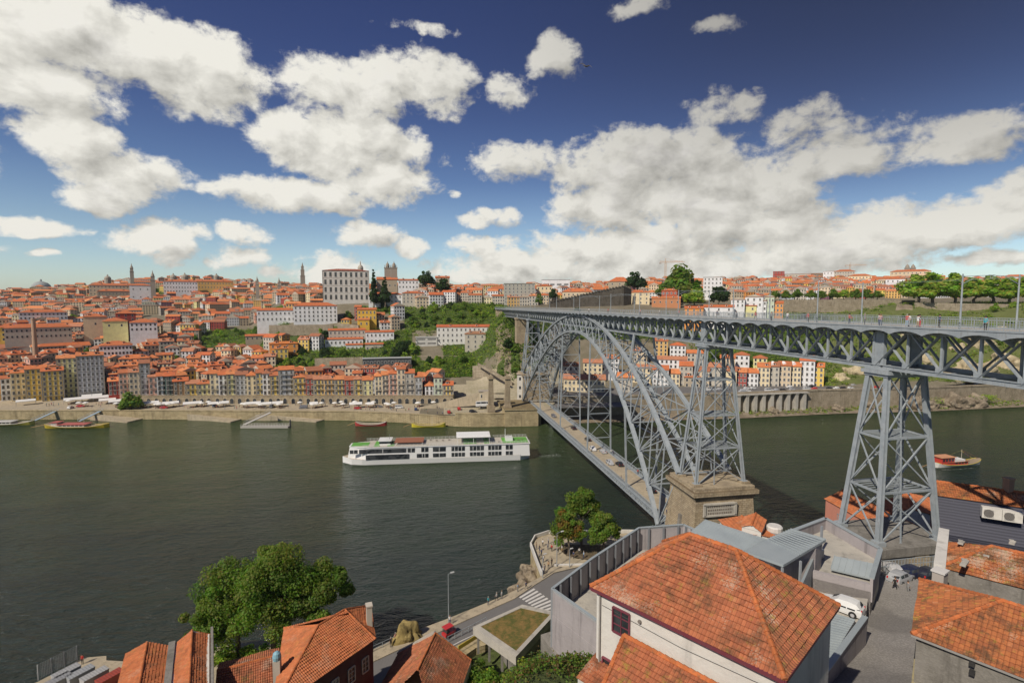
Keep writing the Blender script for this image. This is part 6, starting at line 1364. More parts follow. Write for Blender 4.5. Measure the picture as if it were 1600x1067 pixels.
c = sum(P, Vector()) / 4; Q = [p + (c - p) * .06 for p in P]; m = MB(); m.prism([(p.x, p.y) for p in Q[::-1]], 8, z - .04, col=(.10, .03, .035)); zz_ = Vector((0, 0, -.04)); m.quad(P[1] + zz_, P[0] + zz_, ra + zz_, rb + zz_, col=(.45, .15, .06)); wpart(m, 'wall', M_wall, t)
U_ = (Q[2] - Q[3]).normalized(); No = Vector((U_.y, -U_.x, 0))
for k, t_ in enumerate((.2, .38, .56, .74, .9)):
    p = Q[3] + (Q[2] - Q[3]) * t_
    for zz in (20.4, 16.4): nwindow(t, (p.x + No.x * .03, p.y + No.y * .03, zz), U_, No, 1.0, 1.9, (.55, .52, .47), (2, 3))
p = W(577, 966, 24.2); m = MB(); m.box((p.x, p.y, 24.3), (.7, .9, 3.4), .2, col=(.5, .46, .38)); m.box((p.x, p.y, 26.1), (.85, 1.05, .2), .2, col=(.55, .5, .42)); wpart(m, 'chimney', M_wall, t)
p = W(433, 1040, 24); fl_p = tag(MB().build('x', M_col), None); bpy.data.objects.remove(fl_p)
ch = thing('flue_chimney', 'pale chimney with blue cowl between the lower left roofs', 'chimney', (p.x, p.y, 20)); m = MB(); m.box((0, 0, 1.8), (.8, .8, 6), col=(.48, .45, .38)); m.build('stack', M_wall, ch); m = MB(); m.lathe((0, 0, 4.8), [(.45, 0), (.5, .4), (.4, .8), (.15, 1.0)], 12, col=(.22, .42, .50)); m.build('cowl', M_col, ch)
def gable_near(name, label, f0, f1, length, z, rise, mat, wmat, wallz, hipnear=False, col=(1, 1, 1), dirv=None):
    n_ = dirv or Vector(((f1 - f0).y, -(f1 - f0).x, 0)).normalized(); P = [f0, f1, f1 + n_ * length, f0 + n_ * length]; ra = (f0 + f1) / 2 + Vector((0, 0, rise)); rb = (P[2] + P[3]) / 2 + Vector((0, 0, rise))
    t = thing(name, label, 'house', (f0.x, f0.y, wallz)); tiled(t, 'roof', [(P[3], P[0], ra, rb), (P[1], P[2], rb, ra)], [(ra, rb)], mat, .26, .36, .14)
    c = (P[0] + P[2]) / 2; Q = [p + (c - p) * .03 for p in P]; m = MB(); m.prism([(p.x, p.y) for p in Q], wallz, z - .04, col=col); m.quad(Q[0], Q[1], V3((Q[0] + Q[1]) / 2, z + rise * .92), col=col); m.quad(Q[2], Q[3], V3((Q[2] + Q[3]) / 2, z + rise * .92), col=col); wpart(m, 'wall', wmat, t); return t, P
z = 22.0; f0, f1, f2 = W(196, 1021, z), W(268, 1008, z), W(328, 990, z); dv = Vector((.334, -.943, 0)).normalized()
t, P = gable_near('long_gable_house', 'long orange gabled house at the bottom left, left of its twin', f0, f1 - (f1 - f0).normalized() * .3, 24, z, 1.0, M_tileN, M_white, 6, dirv=dv)
t, P = gable_near('long_gable_house', 'long orange gabled house at the bottom left, right of its twin', f1 + (f2 - f1).normalized() * .3, f2, 24, z + .3, 1.2, M_tileN, M_white, 6, dirv=dv)
m = MB(); a = f1 + Vector((0, .2, 0)); m.beam(V3(a, 22.1), V3(a + dv * 24, 22.1), .75, .7); wpart(m, 'party_wall', M_concd, t)
m = MB(); a = f2 + Vector((.2, .2, 0)); m.beam(V3(a, 22.2), V3(a + dv * 24, 22.2), .3, 1.4); wpart(m, 'gable_parapet', M_concd, t)
b0 = W(306, 1043, 25.0); m = MB(); 
z = 19.5; f0, f1 = W(343, 1036, z), W(437, 1012, z)
n_ = Vector(((f1 - f0).y, -(f1 - f0).x, 0)).normalized(); r0_ = f0 + n_ * 4 + Vector((0, 0, 1.6)); r1_ = f1 + n_ * 4 + Vector((0, 0, 1.6)); e0_, e1_ = f0 + n_ * 16 - Vector((0, 0, 1.6)), f1 + n_ * 16 - Vector((0, 0, 1.6))
t = thing('low_tiled_wing', 'lower weathered orange roof between the twin gables and the hipped roof', 'house', (f0.x, f0.y, 6)); tiled(t, 'roof', [(e0_, e1_, r1_, r0_), (f1, f0, r0_, r1_)], [(r0_, r1_)], M_tileA, .26, .36, .14); m = MB(); m.prism([(p.x, p.y) for p in (f0, f1, f1 + n_ * 15, f0 + n_ * 15)], 5, 18.0); wpart(m, 'wall', M_white, t)
# pyramid roof
z = 15.5; ap = W(680, 989, 19.6); rc_ = W(736, 1031, z); lc = W(584, 1060, z); fc = W(624, 1019, z)
Lp = (rc_ - fc).normalized(); np_ = Vector((Lp.y, -Lp.x, 0)); ln = (rc_ - fc).length
P = [fc, rc_, rc_ + np_ * 15, fc + np_ * 15]; pa = Vector(ap); pb = pa + np_ * 7.5
t = thing('pyramid_roof_house', 'low house with pointed orange roof and pale parapet by the ochre rock', 'house', (fc.x, fc.y, 8)); tiled(t, 'roof', [(P[3], P[0], pa, pb), (P[1], P[2], pb, pa)] , [(pa, pb), (P[1], pa)], M_tileA, .28, .38, .15); m = MB(); m.prism([(p.x, p.y) for p in (P[0], P[1], P[2], P[3])], 6, 15.4); m.quad(P[0], P[1], pa - Vector((0, 0, .1))); wpart(m, 'wall', M_white, t)
m = MB(); m.beam(fc + Vector((0, 0, .15)), pa + Vector((0, 0, .15)), .4, .35); m.beam(fc + Vector((0, 0, -.6)), pa + Vector((0, 0, -.6)), .3, 1.3); wpart(m, 'parapet', M_conc, t)
# ================================================================== TREES
def crown_mesh(name, blobs, n, leaf, cols, seed=0, per=None):
    r = random.Random(seed); m = MB(); tot = sum(b[3] ** 2 for b in blobs)
    for (cx, cy, cz, rad, *rest) in blobs:
        cc = rest[0] if rest else cols; sub = []
        for _ in range(max(6, int(rad * 3.2))):
            d = Vector((r.gauss(0, 1), r.gauss(0, 1), r.gauss(0, 1))).normalized(); sub.append((d * rad * r.uniform(.3, .95), rad * (r.uniform(.24, .52) if rad > 1.2 else r.uniform(.4, .7)), tuple(c * r.uniform(.88, 1.12) for c in r.choice(cc))))
        k = int(n * rad ** 2 / tot)
        for _ in range(k):
            s, sr, c = r.choice(sub); d = Vector((r.gauss(0, 1), r.gauss(0, 1), r.gauss(0, 1))).normalized()
            p = s + d * sr * (r.random() ** .4); p = Vector((p.x, p.y, p.z * .85)) + Vector((cx, cy, cz)); nn = (d + Vector((r.gauss(0, .6), r.gauss(0, .6), r.gauss(0, .6) + .3))).normalized()
            u = nn.orthogonal().normalized(); a = r.uniform(0, 6.28); u = (u * math.cos(a) + nn.cross(u) * math.sin(a)) * leaf * r.uniform(.6, 1.3) / 2; v = nn.cross(u) * r.uniform(.55, .9); c2 = tuple(x * r.uniform(.78, 1.25) for x in c)
            m.quad(p - u, p - v * .9, p + u, p + v, col=c2)
    return m.mesh(name, M_leaf)
GR = [(.13, .195, .03), (.15, .215, .034), (.11, .175, .028), (.165, .23, .04)]; DK = [(.035, .065, .022), (.05, .085, .026)]; LG = [(.27, .35, .05), (.33, .40, .065), (.22, .30, .04)]; AU = [(.22, .15, .03), (.16, .15, .025), (.12, .15, .02), (.24, .13, .03)]
def trunk_mesh(h, r, limbs, top, seed=0):
    q = random.Random(seed); m = MB(); m.tube([(0, 0, -1), (.1, 0, h * .35), (-.1, .1, h * .7), (0, 0, h)], [r * 1.25, r, r * .8, r * .55], 8)
    for i in range(limbs):
        a = 6.28 * i / limbs + q.uniform(-.3, .3); z = h * q.uniform(.5, .95); m.tube([(0, 0, z), (math.cos(a) * top * .4, math.sin(a) * top * .4, z + top * .35), (math.cos(a) * top * .75, math.sin(a) * top * .75, z + top * .8)], [r * .5, r * .33, r * .12], 6)
    return m.mesh('trunk', M_bark)
def tree_thing(name, label, loc, crown, trunk, scale=1, group=None, rot=0, cat='tree'):
    t = thing(name, label, cat, loc, rot, group)
    c = add('crown', crown, t, (0, 0, 0)); k = add('trunk', trunk, t, (0, 0, 0))
    t.scale = scale if isinstance(scale, tuple) else (scale,) * 3
    return t
# unit far trees: crown radius about 1 centred at height 1.6 (total height 2.5)
UB = lambda s: [(0, 0, 1.35, .95), (.5, .1, 1.1, .62), (-.5, -.1, 1.15, .62), (.05, .5, 1.1, .55), (0, -.5, 1.05, .6), (.1, 0, 1.9, .6)]
UC = {}
for k, cc in (('green', GR), ('dark', DK), ('light', LG)):
    UC[k] = [crown_mesh('crown', UB(i), 2600, .26, cc, 30 + i) for i in range(3)]
UT = trunk_mesh(1.0, .08, 4, .6)
cyp = crown_mesh('crown', [(0, 0, .35 + i * .26, .6 - i * .05) for i in range(11)], 5000, .2, DK, 5)
def far_tree(px, yb, yt, wpx, D, kind, label, group=None, name='tree', onground=False):
    x, y = G(px, D); z = TZ(px, D) - .3 if onground else ZY(yb, D); h = (ZY(yt, D) - z); w = wpx * D / 822 / 2; q = tree_thing(name, label, (x, y, z), UC[kind][rnd.randrange(3)] if kind != 'cypress' else cyp, UT, 1, group, rnd.uniform(0, 6))
    if kind == 'cypress': q.scale = (w * 2.2, w * 2.2, h / 3.1)
    else: q.scale = (w / 1.0, w / 1.0, h / 2.4)
    return q
far_tree(198, 644, 614, 36, 300, 'green', 'round leafy tree standing on the far quay edge above the boat ramp')
far_tree(585, 474, 420, 11, 512, 'cypress', 'taller dark cypress beside the bishop palace', name='cypress'); far_tree(602, 474, 432, 14, 514, 'cypress', 'shorter dark conifer right of the tall cypress', name='cypress')
far_tree(667, 452, 422, 24, 556, 'dark', 'dark round tree left of the plain stone block by the cathedral'); far_tree(693, 458, 434, 22, 548, 'dark', 'dark round tree in front of the plain stone block by the cathedral')
far_tree(1062, 474, 416, 66, 540, 'green', 'biggest broad tree standing above the middle of the deck'); far_tree(990, 458, 423, 32, 556, 'dark', 'dark tree just right of the medieval wall top'); far_tree(1084, 480, 450, 32, 505, 'light', 'light green tree at the right foot of the broadest tree'); far_tree(1122, 478, 446, 30, 500, 'dark', 'dark round tree in front of the white four-storey block'); far_tree(1035, 468, 442, 26, 530, 'green', 'smaller green tree tucked left of the broadest tree'); far_tree(864, 470, 450, 13, 500, 'dark', 'small dark tree by the lower end of the medieval wall'); far_tree(842, 478, 458, 12, 505, 'green', 'small green tree beside the apartment block')
for i in range(10): far_tree(1209 + i * 18 + rnd.uniform(-2, 2), 469, 450 + rnd.uniform(0, 5), 17, 478, rnd.choice(['green', 'light', 'green']), 'small round tree, %s from the left along the long terrace wall' % ordn(i), 'small round trees on the terrace wall')
for i, (px, w, t) in enumerate([(1432, 44, 430), (1458, 48, 426), (1488, 46, 428), (1522, 44, 434), (1548, 46, 432), (1578, 44, 434), (1606, 46, 433), (1635, 44, 432)]): far_tree(px, 474, t, w * 1.1, 452, 'light', 'tall plane tree, %s from the left on the upper wall at the right edge' % ordn(i), 'plane trees above the right wall')
ZN = [((310, 440), (462, 555), 14, 'terraced green patch'), ((425, 540), (368, 430), 22, 'dense slope above the yellow front row'), ((400, 520), (442, 462), 10, 'terrace gardens below the convent'), ((598, 652), (384, 436), 16, 'dark grove beside terrace houses'), ((640, 785), (472, 512), 24, 'wooded slope by the bridge end'), ((640, 740), (385, 398), 6, 'lawn above the front row'), ((792, 845), (346, 372), 12, 'cliff behind the far bridge tower'),
      ((215, 250), (820, 880), 6, 'dark slope below the bell tower'), ((1090, 1290), (368, 440), 22, 'slope behind the right bank row'), ((1295, 1640), (352, 430), 26, 'rocky slope behind the deck truss'), ((880, 1070), (402, 448), 16, 'slope seen through the arch'), ((20, 360), (360, 640), 64, 'scattered gardens of the lower town'), ((520, 620), (470, 520), 8, 'gardens below the palace')]
for (pa, pb), (da, db), n_, nm in ZN:
    L = sorted([(rnd.uniform(pa, pb), rnd.uniform(da, db)) for _ in range(n_)])
    for i, (px, D) in enumerate(L):
        x, y = G(px, D); z = TZ(px, D); r = rnd.uniform(2.2, 4.6); kd = 'dark' if 'dark' in nm and rnd.random() < .7 else rnd.choice(['green', 'green', 'dark', 'light'])
        if 'rocky' in nm: kd = rnd.choice(['light', 'green']); r *= .7
        q = tree_thing('bushy_tree', '%s bushy tree, %s from left on the %s' % ({'dark': 'dark', 'green': 'mid-green', 'light': 'pale green'}[kd], ordn(i), nm), (x, y, z - r * .4), UC[kd][i % 3], UT, (r, r, r * rnd.uniform(.7, 1.1)), 'trees on the far hillside', rnd.uniform(0, 6))
# low undergrowth over the green zones
m = MB(); q = random.Random(3)
def clump(m, x, y, z, r, cols, n_=12, leaf=.9):
    c = q.choice(cols)
    for _ in range(n_):
        d = Vector((q.gauss(0, 1), q.gauss(0, 1), abs(q.gauss(0, .7)))) * r * .5; p = Vector((x, y, z)) + d; nn = Vector((q.gauss(0, .6), q.gauss(0, .6), 1)).normalized(); u = nn.orthogonal().normalized(); a = q.uniform(0, 6.28)
        u = (u * math.cos(a) + nn.cross(u) * math.sin(a)) * leaf * q.uniform(.6, 1.2) / 2; v = nn.cross(u); c2 = tuple(k * q.uniform(.75, 1.3) for k in c); m.quad(p - u, p - v, p + u, p + v, col=c2)
for g in GREEN:
    a = (g[1] - g[0]) * (g[3] - g[2]); n_ = int(min(2600, a / 11)) if g[0] < 1200 else 3800
    for _ in range(n_):
        px, D = q.uniform(g[0], g[1]), q.uniform(g[2], g[3]); x, y = G(px, D)
        if px > 1290 and math.sin(px / 17) * math.sin(D / 9) + q.uniform(-.5, .5) < -.15: continue
        clump(m, x, y, TZ(px, D) + .2, q.uniform(1.2, 3), GR + DK + LG if px < 1290 else GR + LG + LG)
for _ in range(500):
    px, D = q.uniform(785, 860), q.uniform(345, 388); x, y = G(px, D); clump(m, x, y, TZ(px, D) + .3, 2.2, GR + DK)
tag(m.build('undergrowth', M_leaf), 'green scrub and ivy covering the slopes and cliff of the far bank', 'undergrowth', None, 'stuff')
m = MB()
for _ in range(420):
    x = q.uniform(150, 430); y = bank_y(x) + q.uniform(1.5, 9.5); clump(m, x, y, .5 + (y - bank_y(x)) * .15, q.uniform(.7, 1.8), LG + GR, 10, .7)
for cx in (W(1465, 634, 3).x, W(1545, 632, 3).x, W(1570, 632, 3).x):
    for _ in range(60): clump(m, cx + q.uniform(-6, 6), bank_y(cx) + q.uniform(3, 8), q.uniform(3.5, 6.5), 1.6, LG, 10, .7)
tag(m.build('shore_grass', M_leaf), 'bright green scrub on the rocky shore under the right bank wall', 'shore plants', None, 'stuff')
# near plane trees
def near_tree(name, label, px, py, zb, h, blobs, n_, leaf, seed, limbs=5, tr=.35, group=None, th=None):
    p = W(px, py, zb); cm = crown_mesh('crown', blobs, n_, leaf, GR, seed); tm = trunk_mesh(th or h * .6, tr, limbs, h * .35, seed); return tree_thing(name, label, p, cm, tm, 1, group)
near_tree('plane_tree', 'left and lowest-hanging of the big plane trees on the near quay', 372, 1022, 6, 16, [(-3, 0, 10.5, 5), (1.5, 2, 13, 5.2), (-2, -3, 7, 4.2), (2.5, -2, 8.5, 4.4), (-5.5, 1, 7.5, 3.6), (-4, -1, 4.5, 3)], 34000, .40, 1, 5, .4)
near_tree('plane_tree', 'tallest middle plane tree of the big clump on the near quay', 428, 1020, 6, 19, [(0, 0, 14.5, 5.6), (2.5, 1, 12, 5), (-2, -1, 11, 4.6), (1.5, -3, 9, 4.2), (0, 2, 17, 3.4)], 40000, .40, 2, 6, .45)
near_tree('plane_tree', 'right plane tree of the big clump on the near quay', 484, 1012, 6, 16, [(1, 0, 12.5, 4.4), (4, .5, 11, 3.6), (-1, -1.5, 9.5, 3.8), (5.6, 0, 12.6, 2.0), (2, -1, 8, 3)], 26000, .40, 3, 5, .35)
near_tree('terrace_tree', 'green tree at the back of the viewing terrace group', 908, 852, 9, 13, [(0, 0, 10, 4.6), (2, 0, 8, 3.6), (-2.6, 1, 8.5, 3.4), (1, 0, 12.2, 2.6)], 12000, .46, 11, 5, .28)
near_tree('terrace_tree', 'tree with browning autumn leaves at the left of the viewing terrace', 888, 868, 9, 11, [(0, 0, 6.8, 3.7, AU), (-1.5, .5, 8.2, 2.6, AU), (1.6, 0, 5.6, 2.8, GR), (-2, 0, 5.2, 2.4, AU + GR), (.5, 0, 9, 2, GR)], 11000, .44, 12, 5, .25)
near_tree('terrace_tree', 'rounded green tree at the right of the viewing terrace', 943, 868, 9, 9.5, [(0, 0, 6.4, 3.5), (1.8, 0, 5.2, 2.6), (-1.4, 0, 5, 2.4), (.2, 0, 8, 2)], 10000, .44, 13, 5, .25)
SH = [(548, 1062, 10, 3.0, 'leafy young tree rising beside the maroon-walled house'), (660, 1074, 14, 2.6, 'bright bush by the pointed roof'), (700, 1062, 14, 3.0, 'second bright bush right of the pointed roof'), (745, 1052, 14, 3.0, 'large bush under the green roof canopy'), (790, 1060, 15, 3.0, 'big bush below the dry grass roof corner'), (826, 1042, 16, 2.6, 'dark bush by the concrete block'), (838, 1075, 17, 3.0, 'bush at the bottom edge below the concrete block'), (880, 1070, 19, 2.6, 'bush at the bottom left of the white house wall'), (906, 1030, 19, 2.0, 'bush against the foot of the white house wall'), (620, 1085, 13, 2.4, 'bush at the bottom edge left of the pointed roof'), (770, 1085, 16, 3, 'lowest broad bush at the bottom edge')]
SM = [crown_mesh('crown', [(0, 0, .8, .7), (.5, .2, .6, .5), (-.5, 0, .6, .55), (0, -.5, .6, .5), (.1, .4, .9, .45)], 3000, .13, LG + GR, 50 + i) for i in range(2)]; ST = trunk_mesh(.5, .05, 4, .4)
for i, (px, py, z, r, lb) in enumerate(SH): p = W(px, py, z); tree_thing('bush', lb, (p.x, p.y, z - r * .9), SM[i % 2], ST, (r, r, r), 'bushes on the near slope', i, 'bush')
m = MB()
for _ in range(1500):
    px, py = q.uniform(640, 925), q.uniform(985, 1090); z = 17
    p = W(px, py, z)
    x, y = p.x + q.uniform(-2, 2), p.y + q.uniform(-3, 3); clump(m, x, y, GZ(x, y) - .8, 1.0, GR + [(.13, .09, .03), (.16, .11, .04), (.06, .09, .02)], 10, .32)
tag(m.build('slope_undergrowth', M_leaf), 'tangled green and brown undergrowth on the near slope', 'undergrowth', None, 'stuff')
for i, (px, D, r) in enumerate([(1490, 345, 7), (1515, 352, 9), (1545, 350, 8), (1575, 356, 10), (1500, 372, 7), (1530, 378, 9), (1560, 385, 9), (1595, 380, 9), (1318, 350, 5), (1338, 356, 6), (1360, 352, 5), (1420, 392, 6), (1470, 396, 6), (1385, 360, 5), (1445, 362, 6), (1600, 350, 8)]):
    x, y = G(px, D); boulder('cliff_rock', x, y, TZ(px, D) - r * .25, r, M_sand, 'sandy rock outcrop, %s in the cliff behind the right end of the deck truss' % ordn(i), 'rock', 60 + i, 'sandy outcrops behind the deck truss', .8)
for i, (px, py, z, r, lb) in enumerate([(455, 1018, 6.4, 2.6, 'dark bush left below the right plane tree'), (505, 1016, 6.4, 2.4, 'dark bush at the quay edge right of the plane trees'), (395, 1026, 6.4, 2.4, 'low bush under the left plane tree'), (350, 1030, 6.4, 2.0, 'low bush beside the gable parapet under the plane trees')]): p = W(px, py, z); tree_thing('bush', lb, (p.x, p.y, 5.6), SM[i % 2], ST, (r * 1.3, r, r), 'bushes under the plane trees', i, 'bush')
# ================================================================== PEOPLE
def skin_body(joints, edges, rads):
    me = bpy.data.meshes.new('p'); me.from_pydata(joints, edges, []); o = bpy.data.objects.new('p', me); S.collection.objects.link(o)
    md = o.modifiers.new('s', 'SKIN'); sv = me.skin_vertices[0].data
    for i, r in enumerate(rads): sv[i].radius = (r, r)
    sv[0].use_root = True; o.modifiers.new('d', 'SUBSURF').levels = 1
    dg = bpy.context.evaluated_depsgraph_get(); out = bpy.data.meshes.new_from_object(o.evaluated_get(dg)); bpy.data.objects.remove(o); return out
def pose(k):
    a = {'stand': (.0, .0, .05, .05), 'walk': (.28, -.28, .25, -.25), 'lean': (.05, 0, .45, .45)}[k]
    J = [(0, 0, .95), (0, 0, 1.18), (0, 0, 1.42), (0, .0, 1.53), (0, .01, 1.66), (0, .01, 1.74)]; R_ = [.135, .125, .13, .055, .09, .07]; Ed = [(0, 1), (1, 2), (2, 3), (3, 4), (4, 5)]
    for s, sw in ((-1, a[0]), (1, a[1])):
        i = len(J); J += [(s * .1, 0, .86), (s * .11, sw * .55, .48), (s * .11, sw * .8 - .03, .08), (s * .12, sw * .8 + .13, .035)]; R_ += [.09, .062, .042, .04]; Ed += [(0, i), (i, i + 1), (i + 1, i + 2), (i + 2, i + 3)]
    for s, sw in ((-1, a[2]), (1, a[3])):
        i = len(J); J += [(s * .19, 0, 1.40), (s * .24, sw * .3, 1.12), (s * .22, sw * .9 + .06, .92 if k != 'lean' else 1.08), (s * .22, sw * 1.0 + .1, .84 if k != 'lean' else 1.1)]; R_ += [.058, .046, .035, .032]; Ed += [(2, i), (i, i + 1), (i + 1, i + 2), (i + 2, i + 3)]
    return skin_body(J, Ed, R_)
POSE = {k: pose(k) for k in ('stand', 'walk', 'lean')}
hm = MB(); hm.lathe((0, 0, 1.62), [(.085, -.02), (.108, .04), (.104, .10), (.07, .15), (.02, .165)], 10, col=(1, 1, 1)); PBODY = {}; PH = {}
def person(loc, rot, k, shirt, legs, hair, label, group):
    key = (k, shirt, legs)
    if key not in PBODY:
        me = POSE[k].copy(); me.name = 'person'; ca = me.color_attributes.new('Col', 'FLOAT_COLOR', 'CORNER'); d = []
        for f in me.polygons:
            c = f.center
            col = (.42, .24, .16)
            if c.z < .12: col = (.05, .04, .04)
            elif c.z < .96 and abs(c.x) < .19: col = legs
            elif c.z < 1.47 and (abs(c.x) < .2 or c.z > 1.12): col = shirt
            d += [*col, 1.0] * len(f.vertices)
        ca.data.foreach_set('color', d); me.polygons.foreach_set('use_smooth', [True] * len(me.polygons)); me.materials.clear(); me.materials.append(M_col); PBODY[key] = me
    if hair not in PH:
        h = MB(); h.v, h.f, h.m, h.c = list(hm.v), list(hm.f), list(hm.m), [hair] * len(hm.f); PH[hair] = h.mesh('hair', M_col, True)
    o = add('person', PBODY[key], None, loc, rot); tag(o, label, 'person', group); add('hair', PH[hair], o, (0, -.01, 0)); return o
CL = {'white': (.7, .7, .68), 'red': (.5, .04, .03), 'dark blue': (.03, .05, .12), 'black': (.02, .02, .02), 'pale blue': (.3, .42, .55), 'turquoise': (.03, .35, .40), 'grey': (.25, .25, .25), 'tan': (.45, .3, .16), 'green': (.08, .2, .08), 'pink': (.55, .25, .25)}
cn_ = list(CL); HR = [(.02, .015, .01), (.08, .04, .02), (.2, .12, .05), (.3, .28, .25)]
def pp(px, py, z, shirt, legs, k, label, group, rot=None): p = W(px, py, z); return person((p.x, p.y, z), rnd.uniform(0, 6.28) if rot is None else rot, k, CL[shirt], CL[legs], rnd.choice(HR), label, group)
PZ = [(848, 853, 'white', 'black'), (843, 861, 'black', 'dark blue'), (838, 858, 'tan', 'dark blue'), (846, 868, 'dark blue', 'black'), (856, 858, 'grey', 'dark blue'), (857, 850, 'white', 'dark blue'), (862, 861, 'red', 'black'), (866, 851, 'pale blue', 'black'), (843, 874, 'grey', 'black'), (849, 878, 'white', 'dark blue'), (872, 866, 'black', 'grey'), (878, 862, 'white', 'tan'), (896, 872, 'dark blue', 'black'), (905, 866, 'white', 'black'), (912, 872, 'pale blue', 'dark blue'), (848, 897, 'white', 'black'), (851, 893, 'grey', 'dark blue'), (857, 888, 'tan', 'black'), (862, 883, 'black', 'black')]
for i, (x, y, a, b) in enumerate(PZ): pp(x, y, 9.1, a, b, rnd.choice(['stand', 'walk']), 'person in %s with %s trousers, %s of the viewing terrace group' % (a, b, ordn(i)), 'people on the viewing terrace')
for i, (x, y, a, b, t) in enumerate([(763, 945, 'turquoise', 'dark blue', 'left of a pair on the riverside pavement'), (776, 938, 'white', 'black', 'middle of three on the riverside pavement'), (784, 935, 'white', 'grey', 'right of three on the riverside pavement'), (703, 975, 'white', 'dark blue', 'under the street lamp'), (611, 1010, 'black', 'black', 'on the pavement left of the ochre rock'), (618, 1003, 'pink', 'black', 'near the railing by the ochre rock'), (809, 924, 'pale blue', 'grey', 'at the far end of the crossing'), (822, 920, 'dark blue', 'black', 'waiting by the crossing kerb')]): pp(x, y, 9.05, a, b, 'walk' if i % 2 else 'stand', 'person in %s top %s' % (a, t), 'people on the riverside pavement')
for i, (px, t, a, b) in enumerate([(1327, -1, 'red', 'dark blue'), (1351, 1, 'grey', 'black'), (1376, -1, 'pink', 'dark blue'), (1373, 0, 'white', 'dark blue'), (1417, 1, 'red', 'pale blue'), (1420, 2, 'white', 'grey'), (1434, -1, 'white', 'tan'), (1437, 1, 'black', 'red'), (1540, 0, 'turquoise', 'black'), (1468, 3, 'dark blue', 'black'), (1262, 0, 'red', 'black'), (1230, 1, 'white', 'dark blue'), (1205, -1, 'grey', 'black'), (1180, 1, 'red', 'grey'), (1150, 0, 'white', 'black'), (1120, 1, 'dark blue', 'black'), (1090, 0, 'tan', 'grey'), (1060, 1, 'red', 'black'), (1030, 0, 'white', 'grey'), (1000, 1, 'pink', 'black'), (975, 0, 'grey', 'black'), (950, 1, 'red', 'black'), (920, 0, 'white', 'black')]):
    X = 64.3 + (t + 1) * 1.3; d = ray(px, 505); Y = d.y * X / d.x; person((X, Y, zd(Y) - .1), rnd.uniform(0, 6.28), rnd.choice(['stand', 'walk']) if t != -1 else 'lean', CL[a], CL[b], rnd.choice(HR), 'person in %s with %s trousers, %s from near end of upper deck' % (a, b, ordn(i)), 'people on the upper deck')
pp(1398, 922, 30.4, 'black', 'black', 'walk', 'person in black walking toward the parked cars in the street', 'people in the street'); pp(1418, 928, 30.4, 'grey', 'grey', 'stand', 'person in grey beside the dark car in the street', 'people in the street')
L = sorted([rnd.uniform(60, 720) for _ in range(120)])
for i, px in enumerate(L):
    D = bank_D(px) + rnd.uniform(2, 19); D = min(D, 313); x, y = G(px, D); a, b = rnd.choice(cn_), rnd.choice(['dark blue', 'black', 'grey', 'tan'])
    person((x, y, 5.2), rnd.uniform(0, 6.28), rnd.choice(['stand', 'walk']), CL[a], CL[b], rnd.choice(HR), 'tiny person in %s, %s from left on the far quay' % (a, ordn(i)), 'people on the far quay')
for i, (s, t, a) in enumerate([(40, 3.9, 'red'), (62, 3.9, 'dark blue'), (64, 3.8, 'white'), (95, 3.9, 'black'), (100, -3.9, 'tan'), (120, 3.9, 'white'), (35, -3.9, 'grey')]): person((BX + t, BY + s, ZL), 0, 'walk', CL[a], CL['black'], HR[0], 'person in %s walking on the lower deck, number %s' % (a, ordn(i)), 'people on the lower deck')
